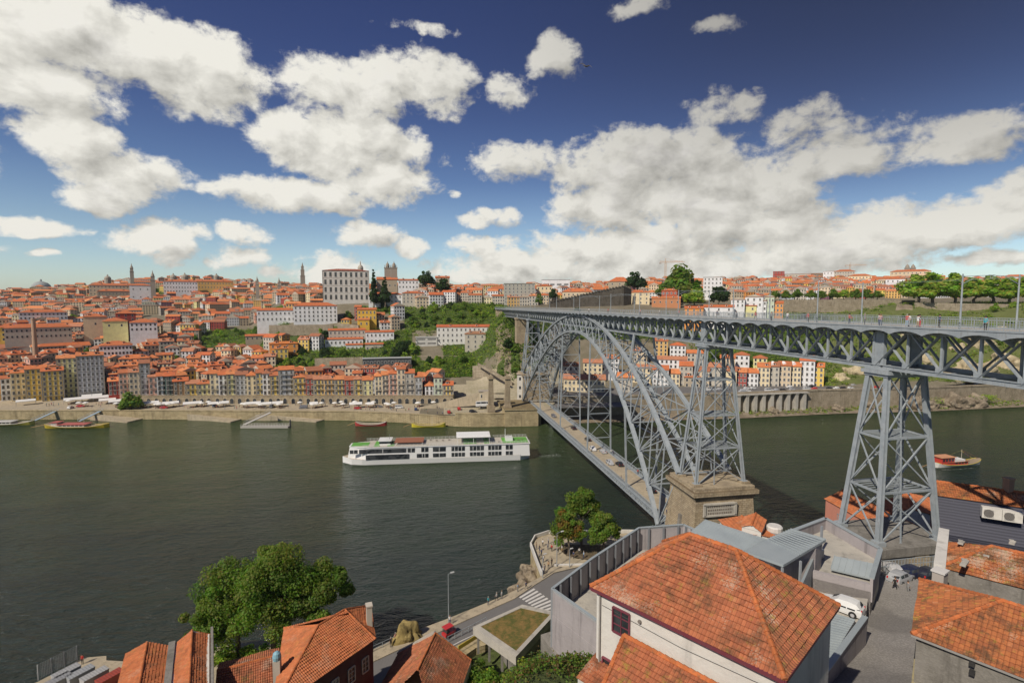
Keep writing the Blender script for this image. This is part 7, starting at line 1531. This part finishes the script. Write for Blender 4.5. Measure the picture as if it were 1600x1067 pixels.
# ================================================================== VEHICLES
def car(label, col, loc, rot, kind='hatch', group=None, name='parked_car', full=True):
    t = thing(name, label, 'car', loc, rot, group); key = (kind, col)
    if key not in CARS: CARS[key] = car_meshes(kind, col)
    b, g, w, hl, tl = CARS[key]; add('body', b, t); add('windows', g, t)
    for x in (-1.25, 1.28):
        for s in (-1, 1): o = add('wheel', w, t, (x, s * .78, .31)); o.rotation_euler[2] = 0 if s > 0 else math.pi
    if full:
        for s in (-1, 1): add('headlight', hl, t, (1.93, s * .58, .66)); add('taillight', tl, t, (-1.98, s * .60, .82))
    return t
CARS = {}
def car_meshes(kind, col):
    if kind == 'hatch': st = [(-2.0, .35, .60, None), (-2.02, .5, .85, None), (-1.95, .9, .95, 1.0), (-1.55, .93, 1.0, 1.42), (-.6, .95, 1.0, 1.50), (.25, .95, 1.0, 1.46), (1.0, .92, .98, 1.02), (1.6, .8, .95, None), (1.95, .66, .86, None), (2.02, .45, .80, None)]
    # profile points: x, belt z, half width, roof z
    P = [(-2.05, .42, .74, .0), (-2.02, .86, .80, 0), (-1.9, .98, .83, .0), (-1.5, .97, .86, .42), (-.7, .96, .88, .52), (.2, .94, .88, .48), (1.0, .92, .87, .02), (1.55, .82, .84, 0), (1.92, .68, .76, 0), (2.03, .42, .66, 0)]
    if kind == 'van': P = [(-2.4, .42, .8, 0), (-2.4, 1.0, .86, .0), (-2.3, 1.1, .9, .85), (-1, 1.1, .92, .9), (.5, 1.1, .92, .9), (1.3, 1.05, .9, .80), (1.9, .98, .86, .02), (2.3, .7, .8, 0), (2.38, .42, .7, 0)]
    m = MB(); i0 = 0; sec = []
    for x, z, w, r in P:
        s = [(x, -w * .96, .2), (x, -w, .42), (x, -w, z * .8), (x, -w * .95, z)]
        s += [(x, -w * .95 + (.17 if r > .1 else .12) + r * .02, z + r), (x, 0, z + r + (.03 if r > .1 else .02))]
        sec.append(s + [(a, -b, c) for a, b, c in reversed(s[:-1])])
    nS = len(sec[0])
    for s in sec: m.v += s
    for a in range(len(sec) - 1):
        for b in range(nS): c = (b + 1) % nS; m.f.append((a * nS + b, a * nS + c, (a + 1) * nS + c, (a + 1) * nS + b)); m.m.append(0); m.c.append(col)
    m.f.append(tuple(range(nS))); m.m.append(0); m.c.append(col); m.f.append(tuple((len(sec) - 1) * nS + j for j in reversed(range(nS)))); m.m.append(0); m.c.append(col)
    for x in (-1.25, 1.28):
        for s in (-1, 1): m.tube([(x, s * .80, .31), (x, s * .905, .31)], .38, 14, col=(.02, .02, .02))
    body = m.mesh('body', M_gloss)
    g = MB(); c = [s for s in sec]
    def lerp(a, b, t): return Vector(a) * (1 - t) + Vector(b) * t
    for s_ in (3, 4):            # side glass between stations
        pass
    ks = [k for k in range(len(P)) if P[k][3] > .1]
    for side in (0, 1):
        for k in ks[:-1]:
            a, b = sec[k], sec[k + 1]; ib, ir = (3, 4) if side == 0 else (nS - 3, nS - 4)
            o = Vector((0, -.012 if side == 0 else .012, .012)); q4 = [lerp(a[ib], a[ir], .12), lerp(b[ib], b[ir], .12), lerp(b[ib], b[ir], .86), lerp(a[ib], a[ir], .86)]
            q4[0].x += .05; q4[3].x += .05; q4[1].x -= .05; q4[2].x -= .05; g.quad(*[p + o for p in q4])
    k0, k1 = ks[0], ks[-1]
    for (ka, kb, dx) in ((k0, k0 - 1, -.02), (k1, k1 + 1, .02)):
        a, b = sec[ka], sec[kb]; q4 = [lerp(a[4], b[4], .15), lerp(a[nS - 4], b[nS - 4], .15), lerp(a[nS - 4], b[nS - 4], .85), lerp(a[4], b[4], .85)]; g.quad(*[p + Vector((dx, 0, .03)) for p in q4])
    glass = g.mesh('windows', M_glass)
    w = MB(); w.tube([(0, -.02, 0), (0, .13, 0)], .31, 16, col=(.02, .02, .02)); w.tube([(0, .12, 0), (0, .145, 0)], .19, 10, col=(.42, .42, .43)); wheel = w.mesh('wheel', M_col)
    h = MB(); h.box((0, 0, 0), (.14, .28, .14), col=(.8, .8, .78)); tl = MB(); tl.box((0, 0, 0), (.10, .18, .34), col=(.5, .02, .02)); return body, glass, wheel, h.mesh('headlight', M_gloss), tl.mesh('taillight', M_gloss)
p = W(1314, 951, 34.0); a = W(1290, 935, 33.0); b = W(1345, 955, 33.0); car('white hatchback with red tail lights parked behind the big tiled roof', (.72, .72, .70), (p.x, p.y, 33.92), math.atan2((a - b).y, (a - b).x), 'hatch')
for (px, py, c, lb, r) in ((1407, 908, (.36, .37, .38), 'pale silver car parked under the nearer bridge tower', .3), (1428, 900, (.015, .02, .05), 'dark blue car parked at the end of the steep street', .1), (1452, 903, (.02, .02, .03), 'black car half hidden behind the mossy roof corner', .2), (1392, 895, (.5, .5, .5), 'grey car nearest the grey parapet building in the street', 1.2)):
    p = W(px, py, 30.0); car(lb, c, (p.x, p.y, 30.0), r, 'hatch')
p = W(702, 992, 8.95); t = thing('red_buggy', 'small red three-wheeled tourist buggy on the riverside road', 'buggy', (p.x, p.y, 8.95), .6)
m = MB(); m.prism([(-1.2, -.6), (.6, -.6), (1.3, -.25), (1.3, .25), (.6, .6), (-1.2, .6)], .3, .8, col=(.5, .03, .03)); m.box((-.3, 0, 1.75), (1.7, 1.25, .12), col=(.5, .03, .03)); m.build('body', M_gloss, t)
for x in (-.95, .55):
    for s in (-1, 1): m = MB(); m.beam((x, s * .55, .7), (x, s * .55, 1.75), .06, col=(.05, .05, .05)); m.build('post', M_col, t)
m = MB(); m.box((-.6, 0, 1.0), (.5, 1.1, .5), col=(.05, .04, .04)); m.build('seat', M_col, t)
for (x, y) in ((-.8, -.65), (-.8, .65), (1.1, 0)): m = MB(); m.tube([(x, y - .08, .28), (x, y + .08, .28)], .28, 12, col=(.02, .02, .02)); m.build('wheel', M_col, t)
CC = {'white': (.65, .65, .63), 'black': (.02, .02, .022), 'silver': (.4, .41, .42), 'red': (.45, .03, .03), 'dark blue': (.03, .05, .12), 'grey': (.15, .15, .16)}
for i, (s, tx, cc) in enumerate([(6, -1.2, 'dark blue'), (24, 1.2, 'black'), (50, 1.4, 'black'), (52, -1.3, 'silver'), (66, 1.3, 'silver'), (70, -1.3, 'white'), (84, 1.2, 'black'), (104, 1.2, 'black'), (130, -1.2, 'grey')]): car('%s car driving on the lower deck, %s from the near end' % (cc, ordn(i)), CC[cc], (BX + tx, BY + s, ZL + .0), math.pi / 2 if tx > 0 else -math.pi / 2, 'hatch', 'cars on the lower deck', 'car')
k = 0; px = 1112
while px < 1600:
    d = ray(px, 610); x = None; D = 322; x, y = G(px, D); y = bank_y(x) + 15 + rnd.choice([0, 0, 9]); cc = rnd.choice(['white', 'white', 'silver', 'black', 'grey', 'red', 'dark blue', 'silver']); kd = 'van' if rnd.random() < .12 else 'hatch'
    car('%s %s on the right bank road, %s from the left' % (cc, 'van' if kd == 'van' else 'car', ordn(k)), CC[cc], (x, y, 12.3), rnd.choice([0, math.pi]) + .02, kd, 'cars along the right bank road', full=False); k += 1; px += rnd.uniform(10, 17) if px < 1330 else rnd.uniform(14, 36)
for i, px in enumerate((102, 118, 250, 330, 420, 470, 556, 590, 622, 648, 700, 716, 738)):
    D = bank_D(px) + rnd.uniform(4, 14); D = min(D, 308); x, y = G(px, D); cc = rnd.choice(list(CC)); z = 5.2 if px < 690 else TZ(px, D) + .3; car('%s car parked on the far quay, %s from the left' % (cc, ordn(i)), CC[cc], (x, y, z), rnd.choice([0, 3.14, 1.57]), rnd.choice(['hatch', 'hatch', 'van']), 'cars on the far quay', full=False)
x, y = G(756, 293); t = car('white bus parked beside the ramp left of the old pillars', (.68, .68, .66), (x, y, 9.6), 0, 'van'); t['category'] = 'bus'; t.name = 'white_bus'; t.scale = (2.0, 1.3, 1.5)
t.location.z = TZ(756, 293) + 1.5
x, y = G(720, 303); 
# ================================================================== LAMPS
def lamp(px, py, z, h, label, arm=1.2):
    p = W(px, py, z); t = thing('street_lamp', label, 'street lamp', p, math.radians(20)); m = MB(); m.tube([(0, 0, 0), (0, 0, h * .6), (0, 0, h)], [.1, .08, .06], 8, col=(.28, .3, .31)); m.tube([(0, 0, h), (arm, 0, h + .15)], .05, 6, col=(.28, .3, .31)); m.build('pole', M_col, t); m = MB(); m.box((arm + .2, 0, h + .12), (.7, .28, .14), col=(.6, .6, .58)); m.build('lamp_head', M_col, t)
lamp(701, 972, 9.05, 9.0, 'tall street lamp on the riverside pavement by the red buggy', .6); lamp(870, 885, 9.05, 7.5, 'street lamp between the terrace trees and the road'); lamp(848, 903, 9.05, 5, 'short lamp post at the terrace corner', .4); lamp(890, 886, 9.05, 4, 'short dark post in front of the terrace trees', .3)
# ================================================================== BOATS
def hull(m, L, B, H, sheer, col, bow=.35, stern=.15, mi=0, topcol=None, n_=18, fl=.85):
    sec = []
    for i in range(n_ + 1):
        t = i / n_; x = -L / 2 + L * t; w = B / 2
        if t > 1 - bow: w *= max(.02, math.sqrt(max(0, 1 - ((t - 1 + bow) / bow) ** 2)))
        if t < stern: w *= .35 + .65 * math.sqrt(max(0, 1 - ((stern - t) / stern) ** 2)) if stern > 0 else 1
        z = H + sheer * (abs(t - .5) * 2) ** 3; sec.append([(x, -w, z), (x, -w * fl, .1), (x, -w * fl * .8, -.6), (x, w * fl * .8, -.6), (x, w * fl, .1), (x, w, z)])
    i0 = len(m.v)
    for s in sec: m.v += s
    for a in range(n_):
        for b in range(5): m.f.append((i0 + a * 6 + b, i0 + (a + 1) * 6 + b, i0 + (a + 1) * 6 + b + 1, i0 + a * 6 + b + 1)); m.m.append(mi); m.c.append(col if (b in (1, 2, 3)) or not topcol else topcol)
        m.f.append((i0 + a * 6 + 5, i0 + (a + 1) * 6 + 5, i0 + (a + 1) * 6, i0 + a * 6)); m.m.append(mi); m.c.append((.35, .27, .17))
    m.f.append(tuple(i0 + j for j in range(6))); m.m.append(mi); m.c.append(col)
WH = (.74, .74, .72)
pa, pb = W(552, 727, 0), W(829, 718, 0); hd = (pa - pb).normalized(); side = Vector((-hd.y, hd.x, 0)); side = side if side.y > 0 else -side; Ls = (pa - pb).length + 5; Bs = 11.0; cs = (pa + pb) / 2 + side * (Bs / 2) + hd * 2.6 - side * .8
print('ship', Ls)
sh = thing('river_cruise_ship', 'long white river cruise ship with green sun deck on the river', 'ship', (cs.x, cs.y, 0), math.atan2(hd.y, hd.x)); hl_ = Ls / 2
sgn = 1 if (Vector((-hd.y, hd.x, 0)).dot(side) < 0) else -1      # local y sign of the side facing the viewer
m = MB(); hull(m, Ls, Bs, 2.2, .5, WH, .16, .04, fl=.93); m.build('hull', M_gloss, sh)
m = MB()
def shape(x0, x1, w, taper): return [(x0, -w), (x1 - taper, -w), (x1, -w * .45), (x1, w * .45), (x1 - taper, w), (x0, w)]
m.prism(shape(-hl_ + .3, hl_ - 2.4, Bs / 2 - .12, 8), 2.0, 7.1, col=WH, top=shape(-hl_ + .6, hl_ - 3.4, Bs / 2 - .3, 9)); m.prism(shape(-hl_ + .2, hl_ - 3.2, Bs / 2, 8.5), 7.1, 7.4, col=WH); sup = m.build('superstructure', M_gloss, sh)
m = MB(); m.prism(shape(-hl_ + .6, hl_ - 4.2, Bs / 2 - .35, 8.5), 7.4, 7.46, col=(.50, .46, .38)); dk = m.build('sun_deck', M_col, sh)
for (a, b) in ((.72, .90), (.60, .66), (-.42, -.28), (-.98, -.70), (-.56, -.5), (.45, .52)): m = MB(); m.box(((a + b) / 2 * hl_, 0, 7.5), ((b - a) * hl_, Bs - (2.2 if b < .7 else 5.5), .06), col=(.12, .36, .05)); o = m.build('green_turf', M_col, dk)
def shipwin(x0, x1, z0, z1, y=None, col=(.02, .03, .035)):
    for s in (-1, 1):
        m = MB(); yy = (Bs / 2 - .12) if z1 < 5 else (Bs / 2 - .2); m.box(((x0 + x1) / 2, s * yy, (z0 + z1) / 2), (x1 - x0, .14, z1 - z0)); o = m.build('window', M_glass, sup)
        if x1 - x0 > 2.4:
            m = MB(); xm = (x0 + x1) / 2; m.box((xm, s * (yy + .05), (z0 + z1) / 2), (.18, .12, z1 - z0), col=WH); r = m.build('mullion', M_gloss, sup)
P2X = lambda px: hl_ - (px - 533) / (830 - 533) * Ls
for (a, b) in ((657, 668), (675, 695), (704, 714), (715, 725), (733, 743), (744, 755), (762, 772), (773, 783), (790, 801)):
    x0, x1 = P2X(b), P2X(a); shipwin(x0, x1, 4.9, 6.7); shipwin(x0, x1, 2.6, 4.2)
shipwin(P2X(667), P2X(650), 2.6, 4.2); shipwin(P2X(634), P2X(562), 4.9, 6.6); shipwin(P2X(647), P2X(636), 4.9, 6.6); shipwin(P2X(560), P2X(548), 5.0, 6.5)
for s in (-1, 1):
    m = MB(); a, b = P2X(638), P2X(572); m.prism([(a, s * 5.36), (b, s * 5.36), (b, s * 5.6), (a, s * 5.6)] if s > 0 else [(a, s * 5.6), (b, s * 5.6), (b, s * 5.36), (a, s * 5.36)], 2.3, 4.3, col=(.05, .16, .14)); m.build('lounge_window', M_glass, sup)
    m = MB(); x = -hl_ + .5
    while x < hl_ - 9: m.beam((x, s * (Bs / 2 - .15), 7.4), (x, s * (Bs / 2 - .15), 8.5), .06, col=WH); x += 1.6
    for z in (7.8, 8.15, 8.5): m.beam((-hl_ + .5, s * (Bs / 2 - .15), z), (hl_ - 9, s * (Bs / 2 - .15), z), .05, col=WH)
    m.build('railing', M_col, sh)
m = MB(); a, b = P2X(766), P2X(712); m.box(((a + b) / 2, 0, 10.3), (b - a, Bs - 1.5, .18), col=(.8, .8, .78)); m.box(((a + b) / 2, 0, 10.42), (b - a - 1, Bs - 3, .12), col=(.8, .8, .78)); cn2 = m.build('canopy', M_col, sh)
for x in (a + .5, (a + b) / 2, b - .5):
    for s in (-1, 1): m = MB(); m.beam((x, s * 4.4, 7.4), (x, s * 4.4, 10.3), .14, col=WH); m.build('canopy_post', M_col, cn2)
m = MB(); a, b = P2X(660), P2X(615); m.box(((a + b) / 2, 0, 8.7), (b - a, Bs - 3.4, .16), col=(.32, .12, .06)); aw = m.build('awning', M_col, sh)
for x in (a + .4, b - .4):
    for s in (-1, 1): m = MB(); m.beam((x, s * 3.6, 7.4), (x, s * 3.6, 8.7), .1, col=WH); m.build('awning_post', M_col, aw)
m = MB(); m.box((P2X(600), 0, 8.3), (4.5, 5.5, 1.7), col=WH); m.box((P2X(600), 0, 8.5), (4.6, 5.6, .7), mi=1); m.box((P2X(600), 0, 9.3), (5.4, 6.2, .18), col=WH); m.build('wheelhouse', [M_gloss, M_glass], sh)
m = MB(); m.tube([(P2X(791), 0, 7.4), (P2X(791), 0, 12.4)], .1, 6, col=WH); m.beam((P2X(791), -1, 11), (P2X(791), 1, 11), .08, col=WH); m.build('mast', M_col, sh)
m = MB(); m.box((P2X(797), 0, 8.2), (3, 4, 1.5), col=WH); m.build('deck_house', M_gloss, sh)
m = MB(); m.tube([(P2X(606), 0, 9.3), (P2X(606), 0, 11.4)], .08, 6, col=(.2, .2, .2)); m.build('radar_mast', M_col, sh)
for i, px in enumerate((606, 610, 630, 670, 680, 690, 700, 780, 812, 818)):
    m = MB(); x = P2X(px); y = rnd.uniform(-3, 3); m.box((x, y, 7.8), (.9, .9, .08), col=(.25, .2, .15)); m.box((x, y, 7.6), (.1, .1, .4), col=(.3, .3, .3)); m.build('deck_table', M_col, sh)
def rabelo(label, px, py, L, rot, cols, canopy=True, mast=True, big=False):
    p = W(px, py, 0); t = thing('rabelo_boat', label, 'boat', (p.x, p.y, 0), rot); m = MB(); hull(m, L, L * .22, .9, 1.5, cols[0], .4, .4, topcol=cols[1], fl=.75); m.build('hull', M_gloss, t)
    for s in (-1, 1):
        m = MB(); n_ = 14
        pts = [( -L / 2 * .94 + L * .94 * i / n_, 0, 0) for i in range(n_ + 1)]
        P = [(x, s * (L * .11 * math.sqrt(max(0, 1 - (abs(x) / (L / 2)) ** 2.2)) + .05), 1.0 + 1.5 * (abs(x) / (L / 2)) ** 3) for x, _, _ in pts]; m.tube(P, .09, 5, col=cols[2]); m.build('rubbing_strake', M_col, t)
    if canopy:
        m = MB(); m.box((-L * .06, 0, 1.5), (L * .42, L * .15, 1.1), col=cols[3]); m.box((-L * .06, 0, 2.15), (L * .46, L * .18, .14), col=cols[4]); c = m.build('cabin', M_col, t)
        for i in range(6):
            for s in (-1, 1): m = MB(); m.box((-L * .22 + i * L * .065, s * (L * .076), 1.6), (L * .045, .08, .6)); m.build('window', M_glass, c)
        m = MB(); m.box((-L * .33, 0, 2.0), (L * .10, L * .12, 2.2), col=cols[3]); m.box((-L * .33, 0, 3.15), (L * .13, L * .15, .14), col=cols[4]); m.build('wheelhouse', M_col, t)
    if big:
        m = MB(); m.box((-L * .27, 0, 2.6), (L * .26, L * .16, 3.0), col=(.50, .05, .035)); m.box((-L * .27, 0, 4.2), (L * .30, L * .19, .18), col=(.62, .30, .16)); m.box((-L * .02, 0, 2.5), (L * .22, L * .15, 1.0), col=(.72, .70, .66)); b_ = m.build('stern_cabin', M_col, t)
        for i in range(4):
            for s in (-1, 1): m = MB(); m.box((-L * .36 + i * L * .06, s * L * .081, 3.1), (L * .04, .08, 1.0)); m.build('window', M_glass, b_)
    if mast: m = MB(); m.tube([(L * .1, 0, .8), (L * .1, 0, 6.5)], [.1, .06], 6, col=(.5, .45, .38)); m.beam((L * .1, 0, 6.3), (L * .46, 0, 2.4), .03, col=(.5, .1, .08)); m.beam((L * .1, 0, 6.3), (-L * .4, 0, 2.6), .03, col=(.4, .35, .1)); m.build('mast', M_col, t)
    m = MB(); m.beam((-L * .48, 0, 2.0), (-L * .75, 0, .2), .12, .3, col=(.35, .22, .1)); m.build('steering_oar', M_col, t)
    return t
rb = rabelo('red and white tour boat with bunting sailing behind the nearer bridge tower', 1494, 727, 24, 0.02, ((.06, .05, .05), (.70, .68, .62), (.65, .50, .05), (.50, .06, .04), (.30, .14, .08)), big=True)
for i in range(14): m = MB(); t_ = (i + .5) / 14; x = 1.9 + (8.7 - 1.9) * t_; z = 6.3 + (2.4 - 6.3) * t_ - .1; m.quad((x - .15, 0, z), (x + .15, 0, z), (x, 0, z - .4), col=rnd.choice([(.5, .05, .05), (.6, .5, .1), (.1, .2, .4)])); m.build('bunting_flag', M_col, rb)
rabelo('long black and yellow tour boat with passengers moored at the left quay', 122, 668, 33, math.radians(-9), ((.03, .03, .03), (.55, .40, .03), (.60, .45, .05), (.55, .50, .45), (.45, .12, .10)))
rabelo('white and black tour boat cut by the left picture edge', 8, 664, 30, math.radians(-5), ((.03, .03, .03), (.6, .5, .1), (.65, .65, .6), (.6, .58, .52), (.55, .54, .5)), mast=False)
rabelo('low dark red rowing-style boat moored by the quay right of the jetty', 580, 665, 17, math.radians(-10), ((.15, .02, .02), (.40, .05, .05), (.6, .6, .58), (.5, .1, .08), (.6, .58, .55)), False, False)
rabelo('yellow wooden boat moored under the rough quay wall', 670, 667, 18, math.radians(-8), ((.12, .10, .02), (.60, .50, .05), (.65, .55, .08), (.5, .4, .1), (.6, .5, .2)), False)
def wake(name, label, c, ang, L, w):
    m = MB(); n_ = 16; d = Vector((math.cos(ang), math.sin(ang), 0)); s = Vector((-d.y, d.x, 0))
    for i in range(n_): a, b = i / n_, (i + 1) / n_; wa, wb = w * (.5 + a * .8), w * (.5 + b * .8); pa_, pb_ = c + d * L * a, c + d * L * b; m.quad(pa_ - s * wa + Vector((0, 0, .03)), pb_ - s * wb + Vector((0, 0, .03)), pb_ + s * wb + Vector((0, 0, .03)), pa_ + s * wa + Vector((0, 0, .03)))
    o = m.build(name, M_foam); o['kind'] = 'stuff'; o['label'] = label; return o
wake('wake', 'foam trail behind the cruise ship stern', cs - hd * hl_, math.atan2(-hd.y, -hd.x), 14, 1.6); wake('wake', 'foam at the cruise ship bow', cs + hd * (hl_ - 3) - side * 5, math.atan2(-hd.y, -hd.x), 10, .6); p = W(1462, 727, 0); wake('wake', 'foam behind the red and white tour boat', Vector((p.x, p.y, 0)), math.pi, 7, 1.3); p = W(1490, 730, 0); wake('wake', 'foam along the red and white tour boat side', Vector((p.x + 8, p.y - 2.2, 0)), math.pi, 16, .5)
# jetty
pl_, pr_ = W(378, 668, 0), W(452, 668, 0); jt = thing('floating_jetty', 'pale floating jetty with covered gangway below the far quay', 'jetty', (pl_.x, pl_.y, 0)); d = (pr_ - pl_); L = d.length; an_ = math.atan2(d.y, d.x); jt.rotation_euler[2] = an_
m = MB(); m.box((L / 2, 0, .5), (L, 3.2, .9), col=(.40, .38, .34)); m.build('pontoon', M_col, jt); m = MB(); x = 0
while x < L: m.beam((x, -1.5, .9), (x, -1.5, 2.0), .08, col=(.6, .58, .54)); m.beam((x, 1.5, .9), (x, 1.5, 2.0), .08, col=(.6, .58, .54)); x += 1.5
for y in (-1.5, 1.5): m.beam((0, y, 2), (L, y, 2), .08, col=(.6, .58, .54)); m.beam((0, y, 1.4), (L, y, 1.4), .06, col=(.6, .58, .54))
m.build('railing', M_col, jt); m = MB(); m.beam((1, 1, 1.5), (9.5, 13, 5.4), 2.0, .3, col=(.5, .48, .44))
for s in (-1, 1): m.beam((1 + s * .8, 1 - s * .6, 2.8), (9.5 + s * .8, 13 - s * .6, 6.7), .14, col=(.62, .6, .56)); 
m.build('gangway', M_col, jt); m = MB(); m.tube([(L + .6, 0, -1), (L + .6, 0, 4.2)], .4, 8, col=(.05, .05, .06)); m.build('mooring_pile', M_col, jt)
for (px, py, lb, L) in ((62, 655, 'slanting blue-grey gangway to the leftmost moored boat', 9), (134, 655, 'light blue gangway to the black and yellow boat', 9)):
    p = W(px - 14, 660, 1); q2 = W(px + 6, 648, 5); y2 = bank_y(q2.x); m = MB(); m.beam((p.x, y2 - 10, 1.2), (q2.x, y2, 5.2), 1.6, .3, col=(.35, .45, .52))
    for s in (-.8, .8): m.beam((p.x + s, y2 - 10, 2.4), (q2.x + s, y2, 6.4), .12, col=(.4, .5, .56)); m.beam((p.x + s, y2 - 10, 1.2), (p.x + s, y2 - 10, 2.4), .12, col=(.4, .5, .56)); m.beam((q2.x + s, y2, 6.6), (q2.x + s, y2, 6.4), .12, col=(.4, .5, .56))
    tag(m.build('gangway', M_col), lb, 'gangway')
# ================================================================== BOTTOM LEFT QUAY
m = MB(); fa, fb = W(60, 1062, 6), W(121, 1031, 6); d = fb - fa
for i in range(4): p = fa + d * i / 3; m.beam((p.x, p.y, 6), (p.x, p.y, 8.6), .12, col=(.3, .31, .32))
for i in range(9): z = 6.3 + i * .28; m.beam((fa.x, fa.y, z), (fb.x, fb.y, z), .025, col=(.3, .31, .32))
for i in range(26): p = fa + d * i / 25; m.beam((p.x, p.y, 6.1), (p.x, p.y, 8.6), .025, col=(.3, .31, .32))
tag(m.build('mesh_fence', M_col), 'wire mesh fence at the edge of the bottom left quay', 'fence')
for i, (px, py, c) in enumerate([(104, 1058, (.45, .46, .46)), (126, 1060, (.42, .44, .45)), (148, 1063, (.5, .5, .49)), (90, 1072, (.35, .36, .37)), (172, 1066, (.45, .08, .05))]):
    p = W(px, py, 6.3); t = thing('container', ('pale grey' if i < 4 else 'red') + ' container, ' + ordn(i) + ' from left on the bottom left quay' if i < 3 else ('dark grey container at the lower left of the row' if i == 3 else 'red container beside the long gabled roofs'), 'container', (p.x, p.y, 6), .9); m = MB(); m.box((0, 0, .8), (3.4, 1.5, 1.3), col=tuple(k * .8 for k in c)); m.build('body', M_col, t); m = MB(); m.box((0, 0, 1.5), (3.5, 1.6, .12), col=tuple(k * .75 for k in c))
    for j in range(9): m.box((-1.6 + j * .4, 0, 1.58), (.08, 1.5, .05), col=tuple(k * .6 for k in c))
    m.build('lid', M_col, t)
pp(129, 1037, 6, 'red', 'black', 'stand', 'person in red near the fence on the bottom left quay', None)
# bird
d = ray(915, 104).normalized(); o = Vector((0, 0, CH)) + d * 60; t = thing('seagull', 'lone gull gliding high against the blue sky', 'bird', o, .5); m = MB(); bs = [(-.28, 0, 0), (-.1, 0, .02), (.12, 0, .02), (.3, 0, 0)]; m.tube(bs, [.02, .075, .07, .02], 8, col=(.16, .15, .15))
for s in (-1, 1): m.prism([(.12, s * .04), (.16, s * .5), (-.02, s * 1.05), (-.08, s * .5), (-.1, s * .04)] if s < 0 else [(-.1, s * .04), (-.08, s * .5), (-.02, s * 1.05), (.16, s * .5), (.12, s * .04)], [.0, .16 if s < 0 else .16, .05, .16, .0] if True else 0, [.03, .18, .07, .18, .03], col=(.13, .12, .12))
m.prism([(-.28, -.03), (-.28, .03), (-.45, .09), (-.45, -.09)], -.01, .01, col=(.15, .14, .14)); m.build('body', M_col, t).rotation_euler[0] = .5

# ================================================================== AIR
M_haze = bpy.data.materials.new('air'); M_haze.use_nodes = True; hn = N(M_haze.node_tree)
for q_ in list(hn.n):
    if q_.type == 'BSDF_PRINCIPLED': hn.n.remove(q_)
pv = hn.new('ShaderNodeVolumePrincipled'); pv.inputs['Density'].default_value = .00005; pv.inputs['Color'].default_value = (.86, .92, 1, 1); pv.inputs['Anisotropy'].default_value = .2
hn.put([x for x in hn.n if x.type == 'OUTPUT_MATERIAL'][0], 'Volume', pv.outputs[0])
m = MB(); m.box((0, 1300, 59), (6800, 3800, 136)); o = m.build('haze', M_haze); o['kind'] = 'stuff'; o['label'] = 'thin pale haze over the far town'
